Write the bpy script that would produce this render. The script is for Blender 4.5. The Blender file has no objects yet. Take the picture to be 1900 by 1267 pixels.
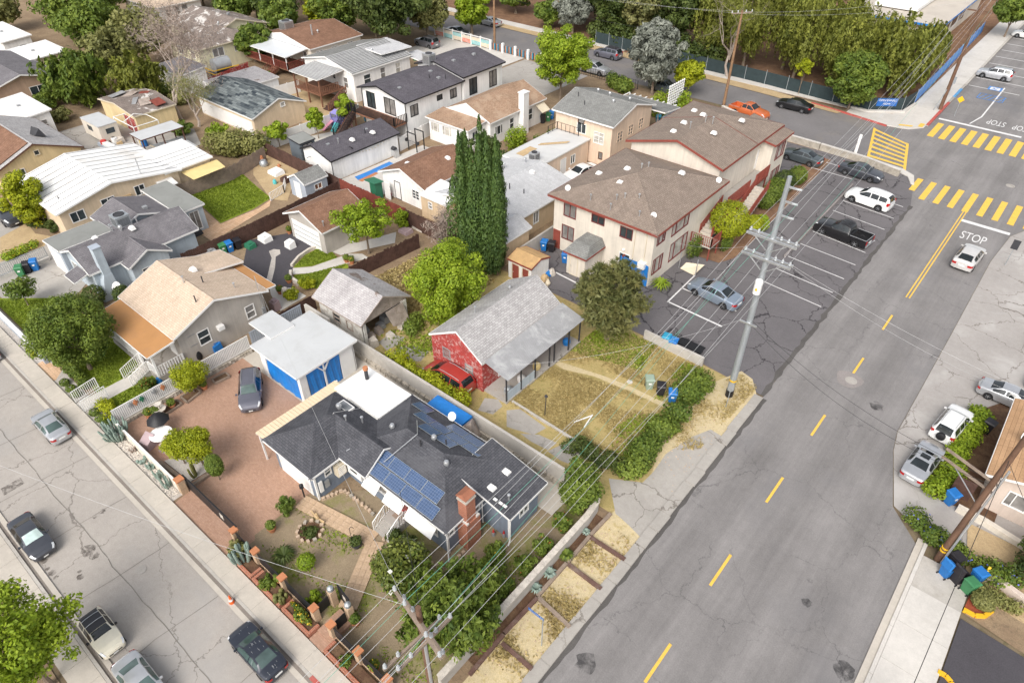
import bpy,math,random
import numpy as np
from mathutils import Matrix,Vector
R=math.radians
SC=bpy.context.scene
COL=SC.collection
random.seed(7)

# ---------------------------------------------------------------- camera, sky, sun, exposure
cam_data=bpy.data.cameras.new('camera')
cam_data.sensor_width=36.0
cam_data.lens=24.0
cam_data.clip_start=0.5
cam_data.clip_end=3000.0
cam=bpy.data.objects.new('camera',cam_data)
COL.objects.link(cam)
cam.location=(0.0,0.0,34.0)
cam.rotation_euler=(R(90-39.5),0.0,R(40.0))
SC.camera=cam

SUN_EL,SUN_AZ=44.0,162.0          # degrees; azimuth measured clockwise from +Y
world=bpy.data.worlds.new('World')
SC.world=world
world.use_nodes=True
wn=world.node_tree
wn.nodes.clear()
w_out=wn.nodes.new('ShaderNodeOutputWorld')
w_bg=wn.nodes.new('ShaderNodeBackground')
w_sky=wn.nodes.new('ShaderNodeTexSky')
w_sky.sky_type='NISHITA'
w_sky.sun_disc=False
w_sky.sun_elevation=R(SUN_EL)
w_sky.sun_rotation=R(SUN_AZ)
w_sky.air_density=1.0
w_sky.dust_density=4.0
w_sky.ozone_density=1.0
w_hsv=wn.nodes.new('ShaderNodeHueSaturation')   # a thin overcast: the sky's blue is mostly gone
w_hsv.inputs['Saturation'].default_value=0.30
wn.links.new(w_sky.outputs[0],w_hsv.inputs['Color'])
wn.links.new(w_hsv.outputs[0],w_bg.inputs['Color'])
w_bg.inputs['Strength'].default_value=0.15
wn.links.new(w_bg.outputs[0],w_out.inputs['Surface'])

sun_data=bpy.data.lights.new('sun','SUN')
sun_data.energy=1.3
sun_data.angle=R(34)
sun_data.color=(1.0,0.95,0.87)
sun=bpy.data.objects.new('sun',sun_data)
COL.objects.link(sun)
_az,_el=R(SUN_AZ),R(SUN_EL)
_to_sun=Vector((math.sin(_az)*math.cos(_el),math.cos(_az)*math.cos(_el),math.sin(_el)))
sun.rotation_euler=_to_sun.to_track_quat('Z','Y').to_euler()
sun.location=(-30,20,60)

SC.view_settings.view_transform='Standard'
SC.view_settings.look='None'
SC.view_settings.gamma=1.0
SC.view_settings.use_curve_mapping=False
SC.view_settings.exposure=0.58

# ---------------------------------------------------------------- materials
MATS={}

class NT:
 """tiny helper round a node tree"""
 def __init__(s,name):
  s.mat=bpy.data.materials.new(name)
  s.mat.use_nodes=True
  s.t=s.mat.node_tree
  s.b=s.t.nodes['Principled BSDF']
  MATS[name]=s.mat

 def n(s,kind,**kw):
  nd=s.t.nodes.new(kind)
  for k,v in kw.items():
   if k in nd.inputs.keys():
    nd.inputs[k].default_value=v
   else:
    setattr(nd,k,v)
  return nd

 def l(s,a,b):
  s.t.links.new(a,b)

 def pos(s):
  return s.n('ShaderNodeNewGeometry').outputs['Position']

 def uv(s):
  return s.n('ShaderNodeUVMap').outputs['UV']

 def noise(s,vec,scale,detail=3.0,rough=0.55,dist=0.0):
  nd=s.n('ShaderNodeTexNoise',Scale=scale,Detail=detail,Roughness=rough,Distortion=dist)
  s.l(vec,nd.inputs['Vector'])
  return nd.outputs['Fac']

 def rng(s,v,a,b,c,d):
  nd=s.n('ShaderNodeMapRange')
  s.l(v,nd.inputs[0])
  for i,q in enumerate((a,b,c,d)):
   nd.inputs[i+1].default_value=q
  return nd.outputs[0]

 def math(s,op,a,b=None):
  nd=s.n('ShaderNodeMath',operation=op)
  for i,q in enumerate((a,b)):
   if q is None:
    continue
   if isinstance(q,(int,float)):
    nd.inputs[i].default_value=q
   else:
    s.l(q,nd.inputs[i])
  return nd.outputs[0]

 def mix(s,f,a,b,mode='MIX'):
  nd=s.n('ShaderNodeMix',data_type='RGBA',blend_type=mode)
  for i,q in ((0,f),(6,a),(7,b)):
   if isinstance(q,(int,float)):
    nd.inputs[i].default_value=q
   elif isinstance(q,tuple):
    nd.inputs[i].default_value=(*q[:3],1)
   else:
    s.l(q,nd.inputs[i])
  return nd.outputs[2]

 def bump(s,h,strength=0.3,dist=0.02):
  nd=s.n('ShaderNodeBump',Strength=strength,Distance=dist)
  s.l(h,nd.inputs['Height'])
  s.l(nd.outputs[0],s.b.inputs['Normal'])

 def done(s,col=None,rough=0.8,metal=0.0,spec=0.35):
  if col is not None:
   if isinstance(col,tuple):
    s.b.inputs['Base Color'].default_value=(*col[:3],1)
   else:
    s.l(col,s.b.inputs['Base Color'])
  s.b.inputs['Roughness'].default_value=rough
  s.b.inputs['Metallic'].default_value=metal
  s.b.inputs['Specular IOR Level'].default_value=spec
  return s.mat

def plain(name,c,rough=0.7,metal=0.0,var=0.12,scale=1.5,fine=30.0,bump=0.0,dirt=None,dirt_amt=0.5,spec=0.35,dscale=0.6,streak=0.0):
 """one colour, broken up by a broad and a fine noise; dirt = a second colour in patches"""
 t=NT(name)
 p=t.pos()
 a=t.noise(p,scale,4)
 b=t.noise(p,fine,2)
 k=t.math('ADD',t.rng(a,.25,.75,1-var,1+var),t.rng(b,.25,.75,-var*.6,var*.6))
 if streak:
  vs_=t.n('ShaderNodeVectorMath',operation='MULTIPLY')
  t.l(p,vs_.inputs[0])
  vs_.inputs[1].default_value=(2.2,2.2,.16)
  k=t.math('ADD',k,t.rng(t.noise(vs_.outputs[0],1.5,5,.7),.35,.7,streak*.5,-streak))
 col=t.mix(1.0,(c[0],c[1],c[2]),k,'MULTIPLY')
 if dirt:
  d=t.noise(p,dscale,6,.7,.4)
  col=t.mix(t.rng(d,.5,.68,0,dirt_amt),col,dirt)
 if bump:
  t.bump(b,bump,.01)
 return t.done(col,rough,metal,spec)

def shingle(name,c1,c2,w=.3,h=.15,mortar=None,patch=None,patch_amt=0.0,pscale=.25,var=.14,plo=.52,phi=.6):
 t=NT(name)
 u=t.uv()
 br=t.n('ShaderNodeTexBrick',Scale=1.0)
 br.offset=.5
 br.inputs['Color1'].default_value=(*c1,1)
 br.inputs['Color2'].default_value=(*c2,1)
 m=mortar or tuple(q*.55 for q in c1)
 br.inputs['Mortar'].default_value=(*m,1)
 br.inputs['Mortar Size'].default_value=.012
 br.inputs['Mortar Smooth'].default_value=.3
 br.inputs['Brick Width'].default_value=w
 br.inputs['Row Height'].default_value=h
 t.l(u,br.inputs['Vector'])
 p=t.pos()
 a=t.noise(p,.7,5,.6)
 b=t.noise(p,18,3)
 k=t.math('ADD',t.rng(a,.3,.7,1-var,1+var),t.rng(b,.25,.75,-.20,.20))
 vs_=t.n('ShaderNodeVectorMath',operation='MULTIPLY')
 t.l(u,vs_.inputs[0])
 vs_.inputs[1].default_value=(1.6,.14,1)
 k=t.math('ADD',k,t.rng(t.noise(vs_.outputs[0],1.4,5,.7),.3,.7,.09,-.11))
 col=t.mix(1.0,br.outputs['Color'],k,'MULTIPLY')
 if patch:
  d=t.noise(p,pscale,6,.7,.5)
  col=t.mix(t.rng(d,plo,phi,0,patch_amt),col,patch)
 t.bump(br.outputs['Fac'],-.5,.02)
 return t.done(col,.92,0,.15)

def pavers(name,c1,c2,mortar,w=.2,h=.1,ms=.008,var=.15,stain=None):
 t=NT(name)
 u=t.uv()
 br=t.n('ShaderNodeTexBrick',Scale=1.0)
 br.inputs['Color1'].default_value=(*c1,1)
 br.inputs['Color2'].default_value=(*c2,1)
 br.inputs['Mortar'].default_value=(*mortar,1)
 br.inputs['Mortar Size'].default_value=ms
 br.inputs['Brick Width'].default_value=w
 br.inputs['Row Height'].default_value=h
 t.l(u,br.inputs['Vector'])
 p=t.pos()
 a=t.noise(p,.35,5,.6)
 b=t.noise(p,9,3)
 k=t.math('ADD',t.rng(a,.3,.7,1-var,1+var),t.rng(b,.25,.75,-.12,.12))
 col=t.mix(1.0,br.outputs['Color'],k,'MULTIPLY')
 if stain:
  col=t.mix(t.rng(t.noise(p,.5,6,.65,.3),.55,.75,0,.45),col,stain)
 t.bump(br.outputs['Fac'],-.35,.01)
 return t.done(col,.9,0,.2)

def paving(name,base,var=.1,crack=(.06,.06,.06),cscale=.25,cwidth=.012,speck=.16,camt=.8,patch=None,pscale=.12,rough=.9,band=None,rect=None,camask=.45,stain=.0):
 """road or slab surface: fine speckle, broad tone changes, wandering cracks; band = worn wheel tracks (axis, period, offset, amount)"""
 t=NT(name)
 p=t.pos()
 a=t.noise(p,.22,6,.6)
 b=t.noise(p,14,4,.7)
 k=t.math('ADD',t.rng(a,.3,.7,1-var,1+var),t.rng(b,.25,.75,-speck,speck))
 k=t.math('ADD',k,t.rng(t.noise(p,2.6,5,.75),.25,.75,-.09,.09))
 if band:
  ax,per,off,amt=band
  sx=t.n('ShaderNodeSeparateXYZ')
  t.l(p,sx.inputs[0])
  w=t.math('MULTIPLY',t.math('ADD',sx.outputs[ax],off),2*math.pi/per)
  s_=t.math('MULTIPLY',t.math('COSINE',w),t.rng(t.noise(p,.15,4),.3,.7,0,amt))
  k=t.math('SUBTRACT',k,s_)
  vs_=t.n('ShaderNodeVectorMath',operation='MULTIPLY')
  t.l(p,vs_.inputs[0])
  vs_.inputs[1].default_value=(1,.05,1) if ax==0 else (.05,1,1)
  k=t.math('ADD',k,t.rng(t.noise(vs_.outputs[0],1.6,6,.75),.3,.7,-.13,.13))
 col=t.mix(1.0,base,k,'MULTIPLY')
 if patch:
  d=t.noise(p,pscale,5,.65,.3)
  col=t.mix(t.rng(d,.54,.66,0,.6),col,patch)
 if stain:
  d=t.noise(p,1.1,3,.6,.2)
  col=t.mix(t.rng(d,.70,.76,0,stain),col,tuple(q*.45 for q in base))
 if cscale:
  wob=t.n('ShaderNodeTexNoise',Scale=.9,Detail=5.0,Roughness=.65)
  t.l(p,wob.inputs['Vector'])
  vm=t.n('ShaderNodeVectorMath',operation='MULTIPLY_ADD')
  t.l(wob.outputs['Color'],vm.inputs[0])
  vm.inputs[1].default_value=(1.6,1.6,0)
  t.l(p,vm.inputs[2])
  flat=t.n('ShaderNodeVectorMath',operation='MULTIPLY')
  t.l(vm.outputs[0],flat.inputs[0])
  flat.inputs[1].default_value=(1,1,0)
  vo=t.n('ShaderNodeTexVoronoi',feature='DISTANCE_TO_EDGE',Scale=cscale)
  t.l(flat.outputs[0],vo.inputs['Vector'])
  msk=t.rng(t.noise(p,.12,3),camask,camask+.12,0,1)
  f=t.math('MULTIPLY',t.rng(vo.outputs['Distance'],cwidth*.3,cwidth,camt,0),msk)
  col=t.mix(f,col,crack)
 t.bump(b,.25,.01)
 return t.done(col,rough,0,.2)

def ground_mat(name,a,b,c=None,scale=.5,fine=6.0,rough=.95,lo=.42,hi=.6,bump=.5):
 """soil or turf: two colours in patches, a third in a finer break-up"""
 t=NT(name)
 p=t.pos()
 n1=t.noise(p,scale,7,.65,.3)
 n2=t.noise(p,fine,5,.7)
 col=t.mix(t.rng(n1,lo,hi,0,1),a,b)
 if c:
  col=t.mix(t.rng(n2,.52,.68,0,.8),col,c)
 k=t.rng(t.noise(p,25,3),.2,.8,.72,1.28)
 col=t.mix(1.0,col,k,'MULTIPLY')
 t.bump(n2,bump,.05)
 return t.done(col,rough,0,.1)

def leafmat(name,dark,light,tr=.25,rough=.55):
 t=NT(name)
 at=t.n('ShaderNodeAttribute',attribute_name='var')
 p=t.pos()
 nz=t.noise(p,.55,3)
 f=t.math('ADD',t.math('MULTIPLY',at.outputs['Fac'],.75),t.rng(nz,.3,.7,-.05,.3))
 col=t.mix(f,dark,light)
 t.done(col,rough,0,.25)
 ts=t.n('ShaderNodeBsdfTranslucent')
 t.l(col,ts.inputs['Color'])
 ms=t.n('ShaderNodeMixShader')
 ms.inputs[0].default_value=tr
 out=t.t.nodes['Material Output']
 t.l(t.b.outputs[0],ms.inputs[1])
 t.l(ts.outputs[0],ms.inputs[2])
 t.l(ms.outputs[0],out.inputs['Surface'])
 return t.mat

def paint(name,c,coat=.6,rough=.35,metal=.0,grime=.10):
 t=NT(name)
 p=t.pos()
 k=t.rng(t.noise(p,2.2,5,.65),.3,.7,1-grime,1+grime*.4)
 t.done(t.mix(1.0,c,k,'MULTIPLY'),rough,metal,.5)
 t.b.inputs['Coat Weight'].default_value=coat
 t.b.inputs['Coat Roughness'].default_value=.08
 return t.mat

def glass(name,c=(.02,.028,.03),rough=.06,spec=.6):
 t=NT(name)
 p=t.pos()
 k=t.rng(t.noise(p,1.3,2),.3,.7,.7,1.5)
 return t.done(t.mix(1.0,c,k,'MULTIPLY'),rough,0,spec)

# surfaces of the setting
ground_mat('m_ground',(.17,.13,.085),(.25,.2,.13),(.09,.09,.04),.12,2.0)
paving('m_road',(.215,.203,.198),.11,(.10,.095,.095),.21,.0055,.18,.6,(.165,.16,.165),.06,camask=.4,band=(0,3.55,6.6,.15))
paving('m_street',(.37,.338,.306),.08,(.15,.13,.115),.14,.0045,.12,.7,(.34,.325,.31),.10,camask=.36,stain=.35)
paving('m_far_street',(.18,.17,.17),.12,(.1,.1,.1),.2,.008,.12,.5,(.23,.205,.18),.12)
paving('m_lot',(.145,.135,.139),.12,(.035,.032,.035),.30,.015,.2,.9,(.135,.127,.13),.12,camask=.36)
paving('m_lot_plain',(.075,.07,.078),.12,(.03,.03,.03),0,.01,.2)
paving('m_apron',(.36,.335,.315),.10,(.14,.12,.10),.28,.010,.10,.8,(.47,.45,.43),.22,camask=.36)
paving('m_concrete',(.50,.455,.395),.07,(.25,.22,.19),0,.01,.06,.5,(.44,.40,.35),.3)
paving('m_concrete_grey',(.37,.345,.315),.10,(.16,.14,.12),.22,.01,.09,.8,(.30,.28,.255),.3,camask=.4)
paving('m_concrete_pale',(.55,.52,.48),.08,(.3,.28,.25),0,.01,.07,.5,(.47,.44,.4),.4)
paving('m_kerb',(.45,.42,.38),.12,(.2,.18,.15),0,.01,.10,.5,(.36,.33,.29),.7)
def stain(name,c,amt,sc=3.0):
 """a soaked-in blot whose rim thins out into the paving"""
 t=NT(name)
 p=t.pos()
 f=t.noise(p,sc,5,.7,.4)
 tr=t.n('ShaderNodeBsdfTransparent')
 ms=t.n('ShaderNodeMixShader')
 t.l(t.rng(f,.38,.62,0,amt),ms.inputs[0])
 t.done(c,.8,0,.3)
 t.l(tr.outputs[0],ms.inputs[1])
 t.l(t.b.outputs[0],ms.inputs[2])
 t.l(ms.outputs[0],t.t.nodes['Material Output'].inputs['Surface'])

stain('m_stain',(.14,.12,.105),.75)
stain('m_stain_dark',(.05,.048,.05),.6,1.6)
paving('m_patch',(.25,.225,.215),.2,(.1,.1,.1),0,.01,.2)
paving('m_joint',(.20,.18,.16),.3,(.1,.1,.1),0,.01,.3)
paving('m_flowline',(.23,.20,.175),.2,(.1,.1,.1),0,.01,.2)
paving('m_gutter',(.10,.093,.088),.2,(.05,.05,.05),0,.01,.25)
pavers('m_driveway',(.37,.225,.155),(.43,.27,.195),(.33,.21,.15),.2,.1,.006,.08,(.40,.285,.225))
pavers('m_patio',(.52,.33,.20),(.60,.41,.27),(.40,.27,.18),.3,.3,.012,.12)
pavers('m_pathtile',(.47,.335,.22),(.55,.40,.28),(.36,.26,.17),.42,.42,.01,.10)
pavers('m_brick',(.34,.105,.06),(.42,.15,.085),(.38,.26,.2),.22,.075,.009,.15)
ground_mat('m_dry',(.44,.34,.155),(.36,.285,.12),(.23,.215,.075),.35,3.0)
ground_mat('m_dry_pale',(.52,.43,.27),(.56,.46,.28),(.40,.31,.13),.5,3.0)
ground_mat('m_lawn',(.16,.22,.022),(.23,.28,.035),(.12,.175,.015),.5,5.0)
ground_mat('m_yard',(.27,.21,.14),(.20,.20,.065),(.32,.255,.17),.45,2.2,lo=.5,hi=.62)
ground_mat('m_dirt',(.24,.17,.11),(.30,.22,.14),(.14,.11,.075),.4,4.0)
ground_mat('m_soil',(.11,.062,.04),(.16,.10,.06),(.075,.045,.03),1.0,6.0)
ground_mat('m_mulch',(.19,.11,.07),(.25,.15,.09),(.12,.07,.05),.8,6.0)
ground_mat('m_brick_mulch',(.30,.075,.04),(.36,.11,.06),(.2,.06,.04),1,6.0)
ground_mat('m_gravel',(.42,.385,.35),(.50,.46,.42),(.30,.27,.24),1.0,9.0)
ground_mat('m_sand',(.42,.31,.18),(.48,.36,.21),(.35,.25,.15),.7,5.0)
plain('m_stone',(.38,.34,.285),.9,0,.3,2.0,12,.4)
plain('m_stone_tan',(.50,.38,.28),.9,0,.2,3.0,14,.3)
plain('m_stone_pale',(.55,.50,.44),.9,0,.22,3.0,14,.3)
# paint on the ground
plain('m_white_line',(.70,.69,.68),.8,0,.12,2,25,dirt=(.30,.29,.29),dirt_amt=.5,dscale=2)
plain('m_yellow_line',(.76,.48,.085),.8,0,.12,2,25,dirt=(.40,.28,.10),dirt_amt=.45,dscale=2)
plain('m_red_kerb',(.45,.09,.075),.8,0,.2,2,20,dirt=(.35,.25,.2),dirt_amt=.4)
plain('m_blue_kerb',(.10,.30,.55),.8,0,.15,2,20)
plain('m_yellow_kerb',(.75,.42,.02),.75,0,.1,2,20)
# walls
for nm,c in dict(white=(.80,.79,.77),cream=(.67,.61,.525),peach=(.72,.56,.43),tan=(.62,.47,.31),beige=(.64,.51,.36),greystucco=(.44,.405,.365),
     yellow=(.68,.54,.31),paleyellow=(.70,.65,.46),blue=(.19,.225,.28),paleblue=(.37,.41,.47),brownwall=(.46,.32,.23),bluegrey=(.45,.51,.56),
     pinkstucco=(.60,.50,.43)).items():
 plain('w_'+nm,c,.9,0,.06,.8,20,.15,dirt=tuple(q*.72 for q in c),dirt_amt=.4,dscale=.5,streak=.13)
plain('w_oldwhite',(.62,.60,.56),.9,0,.12,1.5,15,.2,dirt=(.22,.18,.14),dirt_amt=.9,dscale=1.6)
plain('w_oldred',(.36,.052,.046),.85,0,.2,1.5,20,.2,dirt=(.58,.46,.42),dirt_amt=.85,dscale=4.0)
plain('w_block',(.47,.44,.40),.95,0,.1,1.0,12,.3,dirt=(.28,.25,.21),dirt_amt=.5,dscale=.5)
plain('w_navy',(.045,.06,.085),.8,0,.1)
plain('w_screen',(.030,.046,.050),.9,0,.2)
plain('w_shedgrey',(.12,.14,.16),.8,0,.1)
# trim and bits
plain('t_white',(.78,.77,.75),.6,0,.05)
plain('t_black',(.018,.018,.02),.5,0,.1)
plain('t_red',(.25,.06,.043),.7,0,.2)
plain('t_rust',(.30,.12,.07),.8,0,.2)
plain('t_maroon',(.17,.045,.042),.7,0,.15)
plain('t_brown',(.12,.06,.04),.8,0,.2)
plain('t_grey',(.33,.34,.35),.6,.3,.1)
plain('t_silver',(.62,.63,.64),.38,.75,.08,spec=.5)
plain('t_steel',(.42,.45,.47),.5,.55,.1,1.0,15)
plain('t_dark',(.045,.045,.05),.6,0,.15)
plain('t_green',(.03,.16,.09),.6,0,.1)
plain('t_terracotta',(.46,.19,.09),.8,0,.12)
plain('t_orange',(.75,.12,.02),.6,0,.08)
plain('t_yellow',(.75,.45,.02),.6,0,.06)
plain('t_redplastic',(.50,.03,.03),.5,0,.06)
plain('t_pink',(.70,.32,.42),.5,0,.05)
plain('t_purple',(.24,.22,.50),.5,0,.05)
plain('t_teal',(.10,.50,.52),.5,0,.05)
plain('t_signblue',(.02,.12,.40),.5,0,.05)
plain('t_mauve',(.40,.30,.31),.8,0,.1)
plain('t_cream',(.66,.58,.44),.7,0,.08)
plain('tarp',(.015,.19,.56),.42,0,.12,1.2,5,.5,spec=.5)
plain('sailcloth',(.66,.52,.24),.9,0,.06)
plain('b_blue',(.02,.16,.46),.45,0,.12)
plain('b_teal',(.03,.27,.42),.45,0,.12)
plain('b_black',(.022,.020,.024),.45,0,.15)
plain('b_green',(.05,.20,.085),.45,0,.15)
plain('b_palegreen',(.26,.33,.26),.5,0,.12)
plain('wood_dark',(.085,.045,.035),.9,0,.35,2.0,12,.3)
plain('wood_red',(.20,.05,.035),.9,0,.25,2.0,12,.3)
plain('wood_deck',(.21,.10,.06),.85,0,.25,2.0,12,.3)
plain('wood_grey',(.27,.21,.165),.9,0,.25,2.0,14,.4)
plain('wood_tie',(.13,.075,.06),.95,0,.3,2.0,14,.4,dirt=(.30,.26,.22),dirt_amt=.5,dscale=1.2)
plain('wood_pale',(.50,.36,.20),.85,0,.15,2.0,14,.2)
plain('wood_pole',(.25,.15,.085),.9,0,.25,1.2,14,.4)
plain('wood_poledark',(.15,.085,.055),.9,0,.25,1.2,14,.4)
plain('wood_weather',(.36,.30,.26),.9,0,.3,1.4,18,.3,dirt=(.16,.12,.09),dirt_amt=.7,dscale=1.5)
plain('wire',(.52,.52,.52),.5,.1,.05)
plain('wire_green',(.14,.42,.32),.55,.1,.1)
plain('wire_dark',(.03,.03,.03),.6,0,.05)
plain('insulator',(.40,.42,.43),.25,0,.05,spec=.6)
# roofs
shingle('r_charcoal',(.072,.073,.083),(.098,.099,.110),patch=(.115,.115,.125),patch_amt=.5)
shingle('r_dark',(.098,.090,.104),(.125,.116,.13))
shingle('r_tan',(.53,.415,.315),(.60,.48,.37),.33,.16,(.40,.30,.23),var=.06)
shingle('r_brown',(.21,.115,.075),(.27,.155,.105))
shingle('r_brownwarm',(.33,.215,.145),(.40,.275,.19),patch=(.44,.33,.24),patch_amt=.5,pscale=.5)
shingle('r_apt',(.23,.182,.15),(.28,.225,.185),.33,.16,(.12,.095,.078),var=.08)
shingle('r_grey',(.20,.20,.19),(.25,.25,.24))
shingle('r_greypurple',(.165,.155,.165),(.205,.195,.205),patch=(.14,.13,.14),patch_amt=.4)
shingle('r_palegrey',(.36,.345,.34),(.47,.455,.45),.32,.17,(.22,.21,.21),var=.10)
shingle('r_oldgrey',(.38,.36,.36),(.46,.44,.44),.32,.17,(.24,.22,.22),patch=(.21,.165,.14),patch_amt=.95,pscale=.28,plo=.60,phi=.625)
shingle('r_worn',(.20,.165,.145),(.26,.215,.19),.3,.16,patch=(.60,.57,.54),patch_amt=.9,pscale=.5,plo=.55,phi=.58)
shingle('r_patch',(.035,.045,.055),(.21,.235,.235),.95,.32,(.06,.065,.07),var=.08)
shingle('r_orange',(.42,.255,.14),(.50,.31,.175),2.6,.24,(.24,.14,.08),var=.1)
shingle('r_stonewhite',(.47,.47,.475),(.53,.53,.535),.3,.2,(.42,.42,.43),var=.06)
plain('r_rolled',(.42,.215,.085),.95,0,.08,.9,30,.2,dirt=(.36,.19,.09),dirt_amt=.5)
plain('r_rolledgrey',(.245,.25,.235),.95,0,.08,.8,30,.2,dirt=(.19,.19,.18),dirt_amt=.6)
plain('r_white',(.76,.755,.74),.75,0,.04,.6,20,.1,dirt=(.52,.47,.40),dirt_amt=.55,dscale=.35)
plain('r_whitegrey',(.49,.50,.505),.8,0,.05,.6,20,.1,dirt=(.41,.41,.405),dirt_amt=.6,dscale=.4)
plain('r_cream',(.66,.58,.43),.85,0,.08,.6,20,.1,dirt=(.52,.44,.32),dirt_amt=.6,dscale=.5)
plain('r_metal',(.70,.72,.74),.45,.25,.05,.7,20,0,dirt=(.55,.56,.58),dirt_amt=.4)
plain('r_corrug',(.30,.30,.305),.6,.2,.14,.9,20,0,dirt=(.50,.50,.50),dirt_amt=.8,dscale=.6)
plain('r_flat',(.56,.56,.55),.85,0,.06,.5,20,.1,dirt=(.44,.43,.42),dirt_amt=.6,dscale=.3)
plain('r_panelcream',(.72,.58,.40),.6,0,.06)
plain('r_ply',(.50,.32,.15),.9,0,.2,1.5,14,.2,dirt=(.38,.24,.12),dirt_amt=.8,dscale=1.2)
plain('r_school',(.50,.45,.39),.9,0,.1,.3,20,.1,dirt=(.42,.37,.32),dirt_amt=.6,dscale=.2)
plain('r_shinglewhite',(.66,.66,.66),.8,0,.06)
# foliage
leafmat('l_green',(.052,.098,.016),(.235,.295,.045))
leafmat('l_bright',(.125,.205,.012),(.37,.46,.034))
leafmat('l_yellow',(.16,.205,.010),(.46,.48,.022))
leafmat('l_dark',(.032,.058,.014),(.135,.17,.040))
leafmat('l_cypress',(.028,.062,.018),(.125,.195,.042),.12)
leafmat('l_pine',(.075,.092,.030),(.27,.25,.09),.12)
leafmat('l_pepper',(.085,.105,.018),(.31,.325,.06))
leafmat('l_olive',(.12,.13,.04),(.33,.32,.11))
leafmat('l_euc',(.15,.165,.135),(.36,.375,.32))
leafmat('l_bamboo',(.14,.15,.04),(.36,.35,.12))
leafmat('l_dry',(.31,.235,.09),(.56,.45,.21),.2)
leafmat('l_turf',(.13,.19,.014),(.31,.38,.045),.2)
leafmat('l_magnolia',(.035,.065,.012),(.20,.22,.04),.1,.35)
leafmat('l_twig',(.22,.17,.14),(.42,.34,.29),.05)
leafmat('l_agave',(.16,.22,.19),(.32,.40,.34),.1)
leafmat('l_white',(.72,.70,.62),(.82,.80,.74),.2)
leafmat('l_red',(.42,.02,.02),(.60,.06,.05),.2)
leafmat('l_flower',(.62,.38,.02),(.75,.5,.04),.2)
leafmat('l_blueflower',(.10,.10,.50),(.20,.22,.70),.2)
plain('bark',(.20,.155,.115),.95,0,.25,2.5,15,.5)
plain('bark_pale',(.36,.30,.255),.95,0,.2,2.5,15,.4)
# cars
for nm,c,m in (('silver',(.52,.53,.55),.55),('darkgrey',(.075,.08,.095),.5),('black',(.012,.012,.014),.2),('white',(.78,.78,.77),0),('ivory',(.74,.69,.56),0),
     ('navy',(.025,.03,.045),.3),('purplegrey',(.165,.165,.20),.5),('red',(.37,.042,.032),.1),('bluegrey',(.30,.36,.44),.5),('champagne',(.66,.64,.62),.3),
     ('orange',(.56,.14,.045),.1),('tealgrey',(.09,.11,.12),.4),('midgrey',(.20,.20,.22),.5)):
 paint('c_'+nm,c,.7,.34,m)
glass('g_car',(.012,.016,.018),.05,.7)
glass('g_car_green',(.055,.085,.08),.06,.7)
glass('g_shade',(.42,.52,.50),.15,.6)
glass('g_win',(.035,.045,.05),.08,.6)
glass('g_curtain',(.42,.40,.36),.25,.5)
glass('g_blind',(.20,.19,.18),.2,.5)
glass('g_skylight',(.18,.19,.20),.2,.6)
plain('rubber',(.022,.022,.024),.85,0,.15)
plain('rim',(.42,.43,.45),.35,.8,.1,spec=.5)
plain('under',(.014,.014,.015),.9,0,.1)
plain('lamp_clear',(.62,.64,.66),.15,0,.05,spec=.7)
plain('lamp_red',(.42,.012,.012),.2,0,.05,spec=.6)
plain('plate',(.72,.72,.70),.5,0,.05)

def solar(name,c,line):
 t=NT(name)
 u=t.uv()
 br=t.n('ShaderNodeTexBrick',Scale=1.0)
 br.offset=0.0
 for nm in ('Color1','Color2'):
  br.inputs[nm].default_value=(*c,1)
 br.inputs['Color2'].default_value=(*(q*1.25 for q in c),1)
 br.inputs['Mortar'].default_value=(*line,1)
 br.inputs['Mortar Size'].default_value=.006
 br.inputs['Brick Width'].default_value=.158
 br.inputs['Row Height'].default_value=.158
 t.l(u,br.inputs['Vector'])
 return t.done(br.outputs['Color'],.14,0,.6)

solar('solar_cell',(.045,.078,.155),(.20,.25,.35))

# ---------------------------------------------------------------- objects, things and meshes
ROOT={}          # object name -> world matrix of the thing it belongs to

def M(n):
 return MATS[n]

def tag(o,label=None,cat=None,group=None,kind=None):
 if label:
  o['label']=label
 if cat:
  o['category']=cat
 if group:
  o['group']=group
 if kind:
  o['kind']=kind
 return o

def thing(name,label,cat,loc=(0,0,0),rz=0.0,group=None):
 o=bpy.data.objects.new(name,None)
 o.empty_display_size=.3
 COL.objects.link(o)
 o.location=loc if len(loc)==3 else (*loc,0)
 o.rotation_euler=(0,0,rz)
 ROOT[o.name]=Matrix.Translation(o.location) @ Matrix.Rotation(rz,4,'Z')
 return tag(o,label,cat,group)

def link(name,me,parent=None,loc=None,rot=None,scale=None):
 o=bpy.data.objects.new(name,me)
 COL.objects.link(o)
 if parent is not None:
  o.parent=parent
  if parent.name in ROOT:
   ROOT[o.name]=ROOT[parent.name]
 if loc is not None:
  o.location=loc
 if rot is not None:
  o.rotation_euler=rot
 if scale is not None:
  o.scale=scale
 return o

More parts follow.
